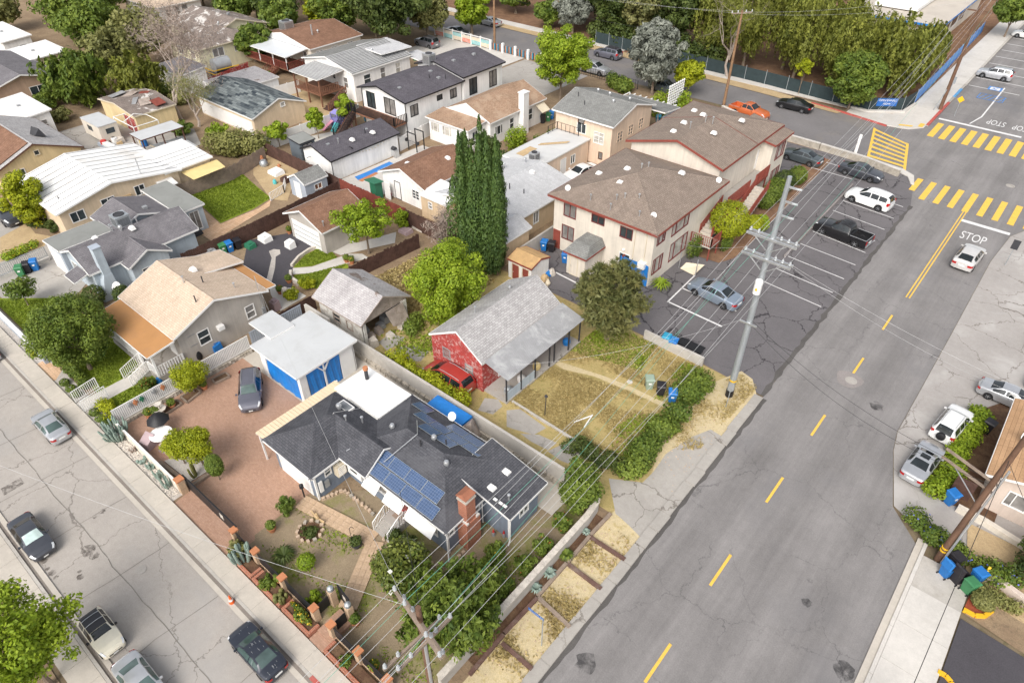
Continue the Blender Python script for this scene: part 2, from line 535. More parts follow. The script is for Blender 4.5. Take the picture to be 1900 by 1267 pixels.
class MB:
 """collects faces; build() links them as one mesh object. Coordinates are world metres unless local=True"""
 def __init__(s):
  s.v,s.f,s.m,s.sm=[],[],[],[]

 def add(s,vs,fs,m=0,smooth=False):
  n=len(s.v)
  s.v.extend(tuple(map(float,p)) for p in vs)
  for f in fs:
   s.f.append(tuple(n+i for i in f))
   s.m.append(m)
   s.sm.append(smooth)
  return s

 def poly(s,pts,m=0):
  return s.add(pts,[tuple(range(len(pts)))],m)

 def box(s,x0,x1,y0,y1,z0,z1,m=0):
  return s.add([(x0,y0,z0),(x1,y0,z0),(x1,y1,z0),(x0,y1,z0),(x0,y0,z1),(x1,y0,z1),(x1,y1,z1),(x0,y1,z1)],
      [(0,3,2,1),(4,5,6,7),(0,1,5,4),(1,2,6,5),(2,3,7,6),(3,0,4,7)],m)

 def beam(s,a,b,w,h,m=0):
  """rectangular bar from a to b, w wide, h high, a/b on its axis"""
  a,b=Vector(a),Vector(b)
  d=(b-a).normalized()
  up=Vector((0,0,1)) if abs(d.z)<.95 else Vector((1,0,0))
  r=d.cross(up).normalized()*(w/2)
  u=r.cross(d).normalized()*(h/2)
  q=[p+i*r+j*u for p in (a,b) for i,j in ((-1,-1),(1,-1),(1,1),(-1,1))]
  return s.add(q,[(0,1,2,3),(7,6,5,4),(0,4,5,1),(1,5,6,2),(2,6,7,3),(3,7,4,0)],m)

 def prism(s,pts,z0,z1,m=0):
  n=len(pts)
  a=sum(pts[i][0]*pts[(i+1)%n][1]-pts[(i+1)%n][0]*pts[i][1] for i in range(n))
  if a<0:
   pts=pts[::-1]
  vs=[(p[0],p[1],z0) for p in pts]+[(p[0],p[1],z1) for p in pts]
  fs=[tuple(range(n-1,-1,-1)),tuple(range(n,2*n))]
  fs+=[(i,(i+1)%n,n+(i+1)%n,n+i) for i in range(n)]
  return s.add(vs,fs,m)

 def sheet(s,pts,z,m=0):
  n=len(pts)
  a=sum(pts[i][0]*pts[(i+1)%n][1]-pts[(i+1)%n][0]*pts[i][1] for i in range(n))
  if a<0:
   pts=pts[::-1]
  return s.poly([(p[0],p[1],z) for p in pts],m)

 def tube(s,pts,r,n=6,m=0,caps=True,smooth=True):
  pts=[Vector(p) for p in pts]
  rs=r if isinstance(r,(list,tuple)) else [r]*len(pts)
  vs,fs=[],[]
  ref=None
  for i,p in enumerate(pts):
   d=(pts[min(i+1,len(pts)-1)]-pts[max(i-1,0)]).normalized()
   if ref is None:
    ref=Vector((1,0,0)) if abs(d.x)<.8 else Vector((0,1,0))
   a=d.cross(ref).normalized()
   b=d.cross(a).normalized()
   ref=b.cross(d) if False else ref
   for k in range(n):
    t=2*math.pi*k/n
    vs.append(p+(a*math.cos(t)+b*math.sin(t))*rs[i])
  for i in range(len(pts)-1):
   for k in range(n):
    q=(k+1)%n
    fs.append((i*n+k,i*n+q,(i+1)*n+q,(i+1)*n+k))
  s.add(vs,fs,m,smooth)
  if caps:
   c=len(s.v)-len(vs)
   for f in (tuple(c+k for k in range(n-1,-1,-1)),tuple(c+(len(pts)-1)*n+k for k in range(n))):
    s.f.append(f)
    s.m.append(m)
    s.sm.append(False)
  return s

 def cyl(s,x,y,z0,z1,r,r1=None,n=12,m=0):
  return s.tube([(x,y,z0),(x,y,z1)],[r,r if r1 is None else r1],n,m)

 def lathe(s,x,y,prof,n=14,m=0):
  vs,fs=[],[]
  for r,z in prof:
   for k in range(n):
    t=2*math.pi*k/n
    vs.append((x+r*math.cos(t),y+r*math.sin(t),z))
  for i in range(len(prof)-1):
   for k in range(n):
    q=(k+1)%n
    fs.append((i*n+k,i*n+q,(i+1)*n+q,(i+1)*n+k))
  fs.append(tuple(range(n-1,-1,-1)))
  fs.append(tuple((len(prof)-1)*n+k for k in range(n)))
  return s.add(vs,fs,m,True)

 def mesh(s,name,mats,mat4=None):
  me=bpy.data.meshes.new(name)
  me.from_pydata(s.v,[],s.f)
  for q in (mats if isinstance(mats,(list,tuple)) else [mats]):
   me.materials.append(M(q))
  me.polygons.foreach_set('material_index',s.m)
  me.polygons.foreach_set('use_smooth',s.sm)
  # metre-true UVs: u runs level along a face, v runs up its slope
  uvl=me.uv_layers.new(name='UVMap')
  co=np.array(s.v)
  uv=np.zeros((len(me.loops),2),'f')
  li=0
  for f,pl in zip(s.f,me.polygons):
   nx,ny,nz=pl.normal
   h=math.hypot(nx,ny)
   if h<.04:
    ux,vy=(1,0,0),(0,1,0)
   else:
    ux=(-ny/h,nx/h,0)
    vy=(-nz*nx/h,-nz*ny/h,h)
   for i in f:
    p=co[i]
    uv[li]=(p[0]*ux[0]+p[1]*ux[1],p[0]*vy[0]+p[1]*vy[1]+p[2]*vy[2])
    li+=1
  uvl.data.foreach_set('uv',uv.ravel())
  if mat4 is not None:
   me.transform(mat4)
  if any(s.sm):
   me.set_sharp_from_angle(angle=R(38))
  return me

 def build(s,name,mats,parent=None,local=False):
  mt=None
  if parent is not None and not local and parent.name in ROOT:
   mt=ROOT[parent.name].inverted()
  return link(name,s.mesh(name,mats,mt),parent)

def part(name,mats,parent,fn,*a,local=False,**k):
 b=MB()
 getattr(b,fn)(*a,**k)
 return b.build(name,mats,parent,local)

def struct(name,mats,pts,z,thick=None):
 """a flat piece of the setting; thick makes it a raised slab"""
 b=MB()
 if thick:
  b.prism(pts,z-thick,z)
 else:
  b.sheet(pts,z)
 o=b.build(name,mats)
 o['kind']='structure'
 return o

def rect(x0,x1,y0,y1):
 return [(x0,y0),(x1,y0),(x1,y1),(x0,y1)]

UNIT={}

def unit_box(mat):
 """shared 1 m cube (base at z = 0) for alike pieces"""
 if mat not in UNIT:
  b=MB()
  b.box(-.5,.5,-.5,.5,0,1)
  UNIT[mat]=b.mesh('piece_'+mat,mat)
 return UNIT[mat]

def piece(name,mat,parent,x,y,z,sx,sy,sz,rz=0.0,rx=0.0,ry=0.0):
 """one alike piece (board, slab, tie ...) given in world metres under its thing"""
 inv=ROOT[parent.name].inverted() if parent is not None and parent.name in ROOT else Matrix()
 o=link(name,unit_box(mat),parent)
 l,q,_=(inv @ Matrix.Translation((x,y,z)) @ Matrix.Rotation(rz,4,'Z') @ Matrix.Rotation(ry,4,'Y') @ Matrix.Rotation(rx,4,'X')).decompose()
 o.location=l
 o.rotation_euler=q.to_euler()
 o.scale=(sx,sy,sz)
 return o

def copy_tree(o,parent=None):
 c=o.copy()
 COL.objects.link(c)
 c.parent=parent
 if parent is not None and parent.name in ROOT:
  ROOT[c.name]=ROOT[parent.name]
 for ch in list(o.children):
  copy_tree(ch,c)
 return c

def place(o,loc,rz):
 o.location=loc if len(loc)==3 else (*loc,0)
 o.rotation_euler=(0,0,rz)
 ROOT[o.name]=Matrix.Translation(o.location) @ Matrix.Rotation(rz,4,'Z')
 return o

# ---------------------------------------------------------------- houses
def wall_panel(parent,mat,side,fixed,a0,a1,z0,z1,holes=(),gable=None,depth=.09):
 """one wall with real openings. side S/N: runs along x at y = fixed; E/W: runs along y at x = fixed. gable = [(a, z), ...] outline above z1"""
 b=MB()
 sgn={'S': (0,1),'N': (0,-1),'E': (-1,0),'W': (1,0)}[side]

 def P(a,z,d=0.0):
  if side in 'SN':
   return (a,fixed+sgn[1]*d,z)
  return (fixed+sgn[0]*d,a,z)
 flip=side in 'NE' and False
 us=sorted({a0,a1,*(q for h in holes for q in h[:2])})
 vs=sorted({z0,z1,*(q for h in holes for q in h[2:])})
 for i in range(len(us)-1):
  for j in range(len(vs)-1):
   cu,cv=(us[i]+us[i+1])/2,(vs[j]+vs[j+1])/2
   if any(h[0]<cu<h[1] and h[2]<cv<h[3] for h in holes):
    continue
   q=[P(us[i],vs[j]),P(us[i+1],vs[j]),P(us[i+1],vs[j+1]),P(us[i],vs[j+1])]
   b.poly(q if side in 'SE' else q[::-1])
 for u0,u1,v0,v1 in holes:
  for (p,q) in (((u0,v0),(u1,v0)),((u1,v0),(u1,v1)),((u1,v1),(u0,v1)),((u0,v1),(u0,v0))):
   b.poly([P(*q),P(*p),P(*p,depth),P(*q,depth)])
 if gable:
  q=[P(a0,z1)]+[P(a,z) for a,z in gable]+[P(a1,z1)]
  b.poly(q[::-1] if side in 'SE' else q)
 return b.build('wall',mat,parent)

def opening(parent,side,fixed,c,w,z,h,kind='slide',frame='t_white',pane='g_win',proud=.035,fw=.07):
 """window or door set in its opening: frame, mullions, pane(s)"""
 s={'S':-1,'N': 1,'E': 1,'W':-1}[side]
 if pane=='g_win' and int(abs(c*37+fixed*11+z*5))%3==0:
  pane='g_blind'

 def bar(b,u0,u1,v0,v1,d0,d1):
  lo,hi=sorted((fixed+s*d0,fixed+s*d1))
  if side in 'SN':
   b.box(u0,u1,lo,hi,v0,v1)
  else:
   b.box(lo,hi,u0,u1,v0,v1)
 u0,u1,v0,v1=c-w/2,c+w/2,z,z+h
 b=MB()
 e=fw
 bar(b,u0-e*.5,u0+e*.5,v0-e*.5,v1+e*.5,-.07,proud)
 bar(b,u1-e*.5,u1+e*.5,v0-e*.5,v1+e*.5,-.07,proud)
 bar(b,u0+e*.5,u1-e*.5,v0-e*.5,v0+e*.5,-.07,proud)
 bar(b,u0+e*.5,u1-e*.5,v1-e*.5,v1+e*.5,-.07,proud)
 t=.028
 if kind=='slide':
  bar(b,c-t,c+t,v0+e*.5,v1-e*.5,-.06,proud-.012)
 elif kind=='hung':
  bar(b,u0+e*.5,u1-e*.5,z+h/2-t,z+h/2+t,-.06,proud-.012)
 elif kind=='triple':
  for q in (-w/4,w/4):
   bar(b,c+q-t,c+q+t,v0+e*.5,v1-e*.5,-.06,proud-.012)
 elif kind=='grid':
  bar(b,c-t,c+t,v0+e*.5,v1-e*.5,-.06,proud-.012)
  for q in (1,2):
   bar(b,u0+e*.5,u1-e*.5,z+h*q/3-t*.6,z+h*q/3+t*.6,-.055,proud-.016)
 if kind=='door':
  o=b.build('door',frame,parent)
  g=MB()
  bar(g,u0+e*.5,u1-e*.5,v0+e*.5,v1-e*.5,-.06,.012)
  g.build('panel',pane,o)
  g=MB()
  bar(g,u0+e*.5+.06,u0+e*.5+.13,z+h*.46,z+h*.46+.05,.012,.06)
  g.build('handle','t_silver',o)
 else:
  o=b.build('window',frame,parent)
  g=MB()
  bar(g,u0+e*.5,u1-e*.5,v0+e*.5,v1-e*.5,-.065,-.045)
  g.build('pane',pane,o)
 return o

def slab_roof(parent,polys,mat,trim,t=.14,name='roof',ridge=None,fascia_h=None):
 """roof from its top faces; gets thickness, a fascia round its rim and caps on its ridges"""
 idx,pts={},[]

 def I(p):
  k=tuple(round(q,3) for q in p)
  if k not in idx:
   idx[k]=len(pts)
   pts.append(k)
  return idx[k]
 fs=[]
 for p in polys:
  f=[I(q) for q in p]
  a=Vector((0,0,0))
  for i in range(len(f)):
   u,v=Vector(pts[f[i]]),Vector(pts[f[(i+1)%len(f)]])
   a+=u.cross(v)
  fs.append(f if a.z>0 else f[::-1])
 n=len(pts)
 edges={}
 for f in fs:
  for i in range(len(f)):
   e=(f[i],f[(i+1)%len(f)])
   edges[e]=edges.get(e,0)+1
 b=MB()
 b.add(pts+[(x,y,z-t) for x,y,z in pts],fs+[[n+i for i in f[::-1]] for f in fs])
 rim=[e for e in edges if (e[1],e[0]) not in edges]
 b2=MB()
 fh=fascia_h or t
 for i,j in rim:
  p,q=Vector(pts[i]),Vector(pts[j])
  d=(q-p)
  d.z=0
  if d.length<1e-4:
   continue
  nrm=Vector((d.y,-d.x,0)).normalized()*.025
  lift=Vector((0,0,.012))
  a0,a1=p+nrm+lift,q+nrm+lift
  dn=Vector((0,0,-fh-.02))
  b2.add([p+lift,q+lift,a1,a0,a1+dn,a0+dn,q+dn,p+dn],[(0,3,2,1),(3,5,4,2),(5,7,6,4)])
 o=b.build(name,mat,parent)
 if b2.v:
  b2.build('fascia',trim,o)
 if ridge:
  b3=MB()
  for p,q in ridge:
   p,q=Vector(p),Vector(q)
   d=(q-p).normalized()
   r=d.cross(Vector((0,0,1))).normalized()*.13
   up=Vector((0,0,.028))
   dn=Vector((0,0,-.03))
   b3.add([p+up,q+up,q+r+dn,p+r+dn,q-r+dn,p-r+dn],[(0,3,2,1),(0,1,4,5)])
  b3.build('ridge_cap',mat,o)
 return o

def gable_polys(x0,x1,y0,y1,ze,axis,zr,mid=None):
 if axis=='x':
  m=(y0+y1)/2 if mid is None else mid
  return [[(x0,y0,ze),(x1,y0,ze),(x1,m,zr),(x0,m,zr)],[(x0,m,zr),(x1,m,zr),(x1,y1,ze),(x0,y1,ze)]],[((x0,m,zr),(x1,m,zr))]
 m=(x0+x1)/2 if mid is None else mid
 return [[(x0,y0,ze),(m,y0,zr),(m,y1,zr),(x0,y1,ze)],[(m,y0,zr),(x1,y0,ze),(x1,y1,ze),(m,y1,zr)]],[((m,y0,zr),(m,y1,zr))]

def house(T,out,ze,roof,wall,rmat,trim='t_white',oh=.4,wins=(),t=.14,z0=.0,sides='SENW',pane='g_win'):
 """out = eave outline x0,x1,y0,y1; ze eave height; roof = ('gx'|'gy', ridge z[, ridge mid]) | ('hx'|'hy', ridge z, inset) | ('flat',) | ('shed', side, z high)
    wins = (side, centre, width, sill z, height, kind[, pane[, frame]])"""
 x0,x1,y0,y1=out
 a0,a1,b0,b1=x0+oh,x1-oh,y0+oh,y1-oh
 zw=ze-.02
 gab={}
 ridge=None
 k=roof[0]
 if k in ('gx','gy'):
  zr=roof[1]
  mid=roof[2] if len(roof)>2 else None
  polys,ridge=gable_polys(x0,x1,y0,y1,ze,k[1],zr,mid)
  if k=='gx':
   m=(y0+y1)/2 if mid is None else mid
   sl,sr=(zr-ze)/(m-y0),(zr-ze)/(y1-m)
   zA,zB=ze+sl*oh-t-.01,ze+sr*oh-t-.01
   for s in 'EW':
    gab[s]=[(b0,zA),(m,zr-t-.01),(b1,zB)]
  else:
   m=(x0+x1)/2 if mid is None else mid
   sl,sr=(zr-ze)/(m-x0),(zr-ze)/(x1-m)
   zA,zB=ze+sl*oh-t-.01,ze+sr*oh-t-.01
   for s in 'SN':
    gab[s]=[(a0,zA),(m,zr-t-.01),(a1,zB)]
  zw=min(zA,zB)-.005
 elif k in ('hx','hy'):
  zr,ins=roof[1],roof[2]
  if k=='hx':
   m=(y0+y1)/2
   p,q=(x0+ins,m,zr),(x1-ins,m,zr)
   c=[(x0,y0,ze),(x1,y0,ze),(x1,y1,ze),(x0,y1,ze)]
   polys=[[c[0],c[1],q,p],[c[1],c[2],q],[c[2],c[3],p,q],[c[3],c[0],p]]
  else:
   m=(x0+x1)/2
   p,q=(m,y0+ins,zr),(m,y1-ins,zr)
   c=[(x0,y0,ze),(x1,y0,ze),(x1,y1,ze),(x0,y1,ze)]
   polys=[[c[0],c[1],p],[c[1],c[2],q,p],[c[2],c[3],q],[c[3],c[0],p,q]]
  ridge=[(p,q)]+[(c[i],p if (i in ((0,3) if k=='hx' else (0,1))) else q) for i in range(4)]
  zw=ze-t+.02
 elif k=='flat':
  polys=[[(x0,y0,ze),(x1,y0,ze),(x1,y1,ze),(x0,y1,ze)]]
  zw=ze-t-.005
 elif k=='shed':
  zh=roof[2]
  z={'S': (zh,zh,ze,ze),'N': (ze,ze,zh,zh),'E': (ze,zh,zh,ze),'W': (zh,ze,ze,zh)}[roof[1]]
  polys=[[(x0,y0,z[0]),(x1,y0,z[1]),(x1,y1,z[2]),(x0,y1,z[3])]]

  def zz(x,y):
   u={'S': (y1-y)/(y1-y0),'N': (y-y0)/(y1-y0),'E': (x-x0)/(x1-x0),'W': (x1-x)/(x1-x0)}[roof[1]]
   return ze+(zh-ze)*u-t-.01
  zw=min(zz(x,y) for x in (a0,a1) for y in (b0,b1))-.005
  for s,e in (('S',[(a0,zz(a0,b0)),(a1,zz(a1,b0))]),('N',[(a0,zz(a0,b1)),(a1,zz(a1,b1))]),('E',[(b0,zz(a1,b0)),(b1,zz(a1,b1))]),('W',[(b0,zz(a0,b0)),(b1,zz(a0,b1))])):
   gab[s]=e
 hol={s: [] for s in 'SENW'}
 for w in wins:
  if w[3]>zw-.1:
   continue
  hol[w[0]].append((w[1]-w[2]/2,w[1]+w[2]/2,w[3],w[3]+w[4]))
 for s in sides:
  fixed={'S': b0,'N': b1,'E': a1,'W': a0}[s]
  lo,hi=(a0,a1) if s in 'SN' else (b0,b1)
  wall_panel(T,wall,s,fixed,lo,hi,z0,zw,hol[s],gab.get(s))
  for w in wins:
   if w[0]==s:
    opening(T,s,fixed+(.075*{'S':-1,'N': 1,'E': 1,'W':-1}[s] if w[3]>zw-.1 else 0),w[1],w[2],w[3],w[4],w[5],w[7] if len(w)>7 else 't_white',w[6] if len(w)>6 else pane)
 return slab_roof(T,polys,rmat,trim,t,ridge=ridge)

def roof_vent(parent,x,y,z,kind='turbine',r=.17):
 b=MB()
 if kind=='turbine':
  b.lathe(x,y,[(r*.6,z-.1),(r*.6,z+.14),(r,z+.2),(r*1.05,z+.33),(r*.7,z+.43),(r*.1,z+.46)],12)
  return b.build('roof_vent','t_silver',parent)
 if kind=='pipe':
  b.cyl(x,y,z-.15,z+.45,.05,n=8)
  b.lathe(x,y,[(.03,z+.42),(.1,z+.46),(.1,z+.56),(.02,z+.6)],8)
  return b.build('vent_pipe','t_silver',parent)
 if kind=='dark':
  b.cyl(x,y,z-.15,z+.5,.05,n=8)
  return b.build('vent_pipe','t_dark',parent)
 if kind=='dormer':
  b.add([(x-.26,y-.28,z-.05),(x+.30,y-.2,z-.12),(x+.30,y+.2,z-.12),(x-.26,y+.28,z-.05),(x-.18,y-.14,z+.17),(x+.22,y-.17,z+.14),(x+.22,y+.17,z+.14),(x-.18,y+.14,z+.17)],
    [(4,5,6,7),(0,1,5,4),(1,2,6,5),(2,3,7,6),(3,0,4,7)])
  return b.build('roof_vent','t_white',parent)
 b.box(x-.2,x+.2,y-.2,y+.2,z-.12,z+.12)
 return b.build('roof_vent','t_grey',parent)

def ac_unit(parent,x,y,z,s=.45,h=.8,body='t_silver'):
 b=MB()
 b.box(x-s,x+s,y-s,y+s,z,z+h)
 o=b.build('air_conditioner',body,parent)
 g=MB()
 for sd in range(4):
  for k in range(7):
   zz=z+h*(.15+.1*k)
   d=s+.012
   if sd==0:
    g.box(x-s*.8,x+s*.8,y-d,y-s+.005,zz,zz+.04)
   elif sd==1:
    g.box(x+s-.005,x+d,y-s*.8,y+s*.8,zz,zz+.04)
 g.build('louvre','t_dark',o)
 g=MB()
 g.lathe(x,y,[(s*.75,z+h-.01),(s*.75,z+h+.06),(s*.68,z+h+.06),(s*.66,z+h+.02),(.05,z+h+.03)],16)
 g.build('fan_guard','t_dark',o)
 return o

def dish(parent,x,y,z,az,r=.32):
 b=MB()
 b.tube([(x,y,z-.3),(x,y,z+.25)],.025,6)
 m=b.build('dish_mast','t_silver',parent)
 b=MB()
 d=Vector((math.sin(az)*.8,math.cos(az)*.8,.6)).normalized()
 a=d.cross(Vector((0,0,1))).normalized()
 u=a.cross(d)
 c=Vector((x,y,z+.3))
 vs=[c-d*.08]
 for ring,off in ((.5,-.05),(1,0)):
  for k in range(16):
   t=2*math.pi*k/16
   vs.append(c+d*off+(a*math.cos(t)+u*math.sin(t)*1.1)*r*ring)
 fs=[(0,1+k,1+(k+1)%16) for k in range(16)]+[(1+k,17+k,17+(k+1)%16,1+(k+1)%16) for k in range(16)]
 b.add(vs,fs,0,True)
 b.tube([c-u*r,c+d*.35-u*.1],.012,4)
 b.build('satellite_dish','t_white',m)
 return m

def stairs(parent,name,mat,x0,x1,y0,y1,zlo,zhi,n,up):
 """flight of n separate steps; up = '+x','-x','+y','-y'"""
 for k in range(n):
  z=zlo+(zhi-zlo)*(k+1)/n
  f0,f1=k/n,(k+1)/n
  if up[0]=='-':
   f0,f1=1-f1,1-f0
  if up[1]=='x':
   a,b_,c,d=x0+(x1-x0)*f0,x0+(x1-x0)*f1,y0,y1
  else:
   a,b_,c,d=x0,x1,y0+(y1-y0)*f0,y0+(y1-y0)*f1
  part('step',mat,parent,'box',a,b_,c,d,max(zlo,z-.45),z)

def railing(parent,pts,h,mat,gap=.14,r=.014,name='railing',rail=.03,post=None):
 """rails and pickets along a 3D polyline (points at foot level)"""
 b=MB()
 for p,q in zip(pts,pts[1:]):
  p,q=Vector(p),Vector(q)
  u=Vector((0,0,h))
  b.beam(p+u,q+u,rail*1.6,rail)
  b.beam(p+Vector((0,0,.1)),q+Vector((0,0,.1)),rail,rail)
  L=(q-p).length
  n=max(1,int(L/gap))
  for k in range(n+1):
   c=p.lerp(q,k/n)
   w=r if k not in (0,n) else r*1.8
   b.box(c.x-w,c.x+w,c.y-w,c.y+w,c.z,c.z+h)
 return b.build(name,mat,parent)

# ---------------------------------------------------------------- plants
def leaf_mesh(name,mat,P,N,size,rng,aspect=1.6,var=None,droop=0.0):
 """one small folded leaf face per point: P positions, N facing, size metres"""
 n=len(P)
 size=np.broadcast_to(np.asarray(size,float),(n,))[:,None]
 N=N/np.maximum(np.linalg.norm(N,axis=1,keepdims=True),1e-6)
 T=rng.normal(size=(n,3))
 T[:,2]-=droop
 T-=N*(T*N).sum(1,keepdims=True)
 T /= np.maximum(np.linalg.norm(T,axis=1,keepdims=True),1e-6)
 B=np.cross(N,T)
 a=T*size*aspect*.5
 b=B*size*.5
 V=np.empty((n,4,3))
 V[:,0]=P-a
 V[:,1]=P-b*.9+N*size*.1
 V[:,2]=P+a
 V[:,3]=P+b*.9+N*size*.1
 me=bpy.data.meshes.new(name)
 me.vertices.add(4*n)
 me.vertices.foreach_set('co',V.ravel().astype('f'))
 me.loops.add(4*n)
 me.loops.foreach_set('vertex_index',np.arange(4*n,dtype='i'))
 me.polygons.add(n)
 me.polygons.foreach_set('loop_start',np.arange(0,4*n,4,dtype='i'))
 me.update(calc_edges=True)
 at=me.attributes.new('var','FLOAT','POINT')
 v=rng.random(n) if var is None else var
 at.data.foreach_set('value',np.repeat(v,4).astype('f'))
 me.materials.append(M(mat))
 return me

def lobe_points(lobes,n,rng,shell=.22,fill=.12):
 """points through a set of ellipsoid clumps, thick towards their skins, with a ragged outline"""
 L=np.array(lobes,float)
 w=(L[:,3]*L[:,4]+L[:,4]*L[:,5]+L[:,3]*L[:,5])
 k=rng.choice(len(L),n,p=w/w.sum())
 d=rng.normal(size=(n,3))
 d /= np.linalg.norm(d,axis=1,keepdims=True)
 r=1-np.abs(rng.normal(0,shell,n))
 r=np.where(rng.random(n)<fill,rng.random(n)**.5,r)
 r=np.clip(r,.1,1)*(1+rng.normal(0,.07,n))
 P=L[k,:3]+d*L[k,3:]*r[:,None]
 N=d+rng.normal(0,.45,(n,3))+np.array((0,0,.35))
 var=np.clip(rng.normal(.45,.22,n)+(rng.random(len(L))[k]-.5)*.35,0,1)
 return P,N,var

def crown_lobes(rng,rx,ry,z0,z1,k,lr=(.30,.46),flat=.85,top=1.0,even=False):
 """clumps spread over an ellipsoid crown"""
 out=[]
 cz,hz=(z0+z1)/2,(z1-z0)/2
 g=math.pi*(3-5**.5)
 for i in range(k):
  u=1-2*(i+.5)/k
  t=g*i+rng.normal(0,.3)
  q=math.sqrt(max(0,1-u*u))
  f=rng.uniform(.50,.82) if rng.random()<.82 else rng.uniform(.82,.98)
  f=.78 if even else f
  l=rng.uniform(*lr)*(1 if f<.82 else .7)
  wd=1.0 if u>-.2 else .85
  out.append((rx*q*math.cos(t)*f*wd,ry*q*math.sin(t)*f*wd,cz+hz*u*f*top,rx*l,ry*l,min(hz,(rx+ry)/2)*l*flat))
 out.append((0,0,cz,rx*.5,ry*.5,hz*.55))
 return out

def trunk_mesh(parent,h,r,rng,lobes=None,limbs=6,mat='bark',lean=(0,0),name='trunk',split=.55):
 b=MB()
 n=6
 pts=[(lean[0]*h*(k/n)**1.3+rng.normal(0,.03)*h*.1*k/n,lean[1]*h*(k/n)**1.3+rng.normal(0,.03)*h*.1*k/n,h*k/n) for k in range(n+1)]
 b.tube(pts,[r*(1.25 if k==0 else 1-.75*k/n) for k in range(n+1)],8)
 if lobes is not None and limbs:
  for i in rng.choice(len(lobes),min(limbs,len(lobes)),replace=False):
   l=lobes[i]
   k=min(n-1,max(1,int(n*split*rng.uniform(.7,1.1))))
   a=Vector(pts[k])
   e=Vector(l[:3])
   m=a.lerp(e,.5)+Vector((0,0,.12*(e-a).length))
   b.tube([a,m,e],[r*.42,r*.26,r*.08],5)
 return b.build(name,mat,parent,local=True)

def tree(label,x,y,h,rx,leaf='l_green',n=9000,size=.2,z0=None,ry=None,k=26,lr=(.30,.46),trunk=.16,name='leafy_tree',cat='tree',group=None,
   seed=0,limbs=7,bark='bark',lean=(0,0),z=0.0,flat=.85,aspect=1.6,shell=.22,fill=.12,droop=0.0,even=False):
 rng=np.random.default_rng(seed*131+int(abs(x)*17+abs(y)*7))
 T=thing(name,label,cat,(x,y,z),0,group)
 ry=ry or rx
 z0=h*.3 if z0 is None else z0
 lobes=crown_lobes(rng,rx,ry,z0,h,k,lr,flat,even=even)
 if lean!=(0,0):
  lobes=[(l[0]+lean[0]*h,l[1]+lean[1]*h,*l[2:]) for l in lobes]
 P,N,var=lobe_points(lobes,n,rng,shell,fill)
 trunk_mesh(T,z0+(h-z0)*.55,trunk,rng,lobes,limbs,bark,lean)
 link('crown',leaf_mesh('crown',leaf,P,N,size*rng.uniform(.7,1.3,n),rng,aspect,var,droop),T)
 return T

def shrub(label,x,y,h,rx,leaf='l_green',n=2500,size=.11,ry=None,k=12,name='shrub',cat='shrub',group=None,seed=0,z=0.0,lr=(.34,.5),ball=False,z0=.05,flowers=None,rz=0.0,stem=True):
 rng=np.random.default_rng(seed*77+int(abs(x)*19+abs(y)*11))
 T=thing(name,label,cat,(x,y,z),rz,group)
 ry=ry or rx
 if ball:
  lobes=[(0,0,(h+z0)/2,rx,ry,(h-z0)/2)]
  P,N,var=lobe_points(lobes,n,rng,.06,.02)
 else:
  lobes=crown_lobes(rng,rx,ry,z0,h,k,lr,1.0)
  P,N,var=lobe_points(lobes,n,rng,.2,.1)
 P[:,2]=np.abs(P[:,2])
 link('foliage',leaf_mesh('foliage',leaf,P,N,size*rng.uniform(.7,1.3,n),rng,1.5,var),T)
 if stem:
  b=MB()
  b.tube([(0,0,0),(0,0,max(.1,h*.6))],[max(.03,h*.02),.02],6)
  b.build('stem','bark',T,local=True)
 if flowers:
  mat,nf,fs=flowers
  i=rng.choice(n,nf,replace=False)
  link('blossom',leaf_mesh('blossom',mat,P[i]+np.array((0,0,.04)),N[i]+np.array((0,0,.6)),fs,rng,1.1),T)
 return T

def hedge(label,pts,w,h,leaf='l_green',dens=260,size=.12,name='hedge',cat='hedge',group=None,seed=0,z=0.0,flowers=None):
 """hedge along a polyline: ragged clumps set side by side"""
 rng=np.random.default_rng(seed+5)
 o=pts[0]
 T=thing(name,label,cat,(o[0],o[1],z),0,group)
 lobes=[]
 L=0
 for p,q in zip(pts,pts[1:]):
  d=math.dist(p[:2],q[:2])
  L+=d
  for s in range(max(2,int(d/(w*.45)))):
   f=s/max(1,int(d/(w*.45)))
   cx,cy=p[0]+(q[0]-p[0])*f-o[0],p[1]+(q[1]-p[1])*f-o[1]
   for _ in range(2):
    r=w*rng.uniform(.34,.55)
    hz=h*rng.uniform(.36,.52)
    lobes.append((cx+rng.normal(0,w*.13),cy+rng.normal(0,w*.13),hz,r,r,hz))
 n=int(dens*L*(w+h))
 P,N,var=lobe_points(lobes,n,rng,.2,.08)
 P[:,2]=np.abs(P[:,2])
 link('foliage',leaf_mesh('foliage',leaf,P,N,size*rng.uniform(.7,1.3,n),rng,1.5,var),T)
 b=MB()
 for l in lobes[::2]:
  b.tube([(l[0],l[1],0),(l[0],l[1],l[2])],[.03,.015],5)
 b.build('stem','bark',T,local=True)
 if flowers:
  mat,nf,fs=flowers
  i=rng.choice(n,nf,replace=False)
  link('blossom',leaf_mesh('blossom',mat,P[i]+np.array((0,0,.05)),N[i]+np.array((0,0,.5)),fs,rng,1.1),T)
 return T

